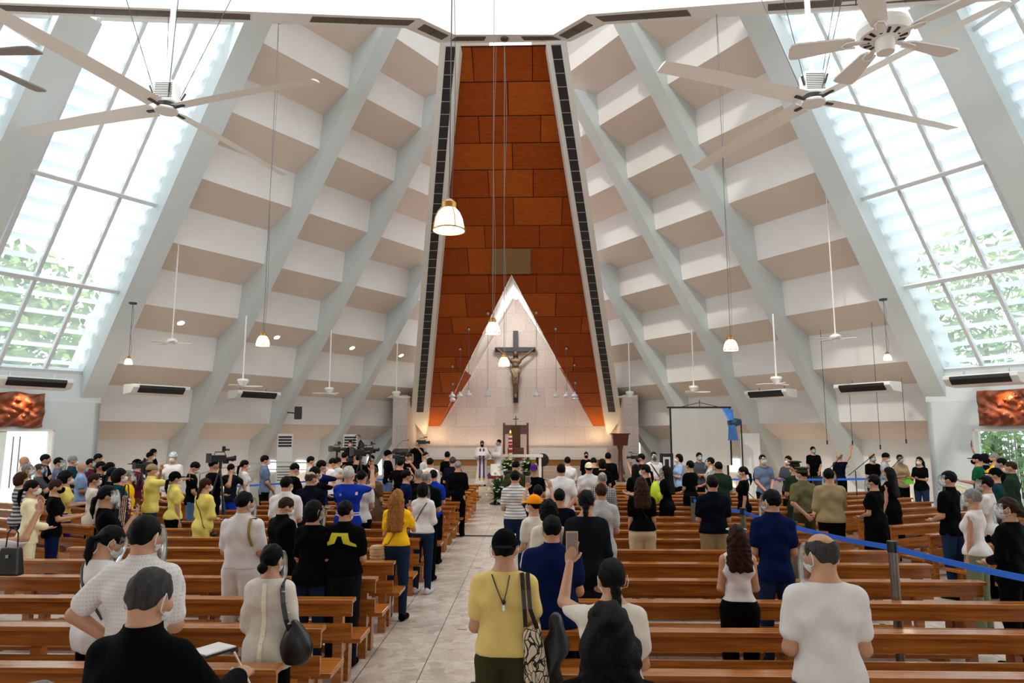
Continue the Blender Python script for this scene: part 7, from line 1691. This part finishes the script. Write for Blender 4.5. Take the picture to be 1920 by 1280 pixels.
camcorder(793, 829, 23.6, 60, .6, 'shoulder camera of the operator standing high by the bench'); camcorder(745, 856, 18.4, 95, .45, 'camera with long white-banded lens before the stone pier'); camcorder(766, 853, 18.7, 195, .4, 'small camera aimed at the crowd under the lectern'); camcorder(1188, 857, 18.6, -70, .45, 'camera of the photographer before the right pier')
# drum / keyboard on music platform
t = thing('drum_kit', 'dark drums with a cymbal in front of the black T-shirt musician', 'drums', (P(1535, 875, 21.6).x, 21.6, .0))
MB().box(-1.2, 1.9, -.2, 1.3, 0, .28).build('platform', mat('dark_stage', (70, 44, 28), .6), t)
for x, y, r_, z, h_ in ((-.5, 0, .2, .75, .2), (0, -.1, .24, .6, .3), (.45, 0, .2, .8, .2)): MB().lathe([(r_, z), (r_, z+h_)], c=(x, y, .2), n=16).build('drum', M_BLACK, t); MB().tube([(x, y, .28), (x, y, z+.2)], .015, 5).build('drum_stand', M_BLACK, t)
MB().lathe([(.001, 1.32), (.26, 1.28)], c=(.7, .1, .1), n=18, cap=False).build('cymbal', mat('bronze_cymbal', (120, 96, 50), .3, .8), t); MB().tube([(.7, .1, .28), (.7, .1, 1.42)], .012, 5).build('cymbal_stand', M_BLACK, t)
# corpus on the crucifix
def corpus():
    fl = Fld((-1.05, -.4, -1.75), (1.05, .3, .75), .022); s = 1.0
    fl.ell((0, -.05, .42), (.10, .115, .14), .03); fl.cap((0, 0, .2), (0, -.02, .36), .06, .05, .03)
    fl.cap((-.13, 0, .08), (.13, 0, .08), .13, .13, .05, .8); fl.cap((0, 0, -.12), (0, 0, -.12), .15, .15, .07, .8); fl.cap((-.07, 0, -.36), (.07, 0, -.36), .13, .13, .05, .9)
    for d in (-1, 1):
        fl.cap((d*.2, 0, .14), (d*.48, -.02, .36), .065, .05, .04); fl.cap((d*.48, -.02, .36), (d*.76, .02, .60), .05, .035, .02); fl.cap((d*.76, .02, .60), (d*.86, .02, .68), .045, .02, .02)
        fl.cap((d*.09, 0, -.42), (d*.07, -.10, -.88), .10, .07, .04); fl.cap((d*.07, -.10, -.88), (d*.03, .0, -1.36), .065, .042, .02); fl.cap((d*.03, 0, -1.36), (d*.03, -.06, -1.52), .045, .03, .02)
    return fl
brz = mat('patinated_bronze', (104, 82, 66), .45, .5, noise=.3, nscale=6)
fl = corpus(); me = fl.mesh('corpus'); me.materials.append(brz); o = bpy.data.objects.new('corpus', me); C.objects.link(o); o.parent = cr
sc_ = (x1 - x0)/2/.90; o.scale = (sc_, sc_*.9, sc_); o.location = (0, -.16, zh - .62*sc_)
fl = Fld((-.3, -.3, -.7), (.3, .3, -.15), .022); fl.cap((-.08, 0, -.36), (.08, 0, -.36), .16, .16, .05, .9); fl.cap((0, -.03, -.45), (0, -.05, -.56), .15, .12, .04); fl.disp(lambda X, Y, Z: .012*np.sin(40*X+20*Z)); me = fl.mesh('loincloth'); me.materials.append(mat('pale_bronze', (150, 132, 112), .5, .3)); q = bpy.data.objects.new('loincloth', me); C.objects.link(q); q.parent = o
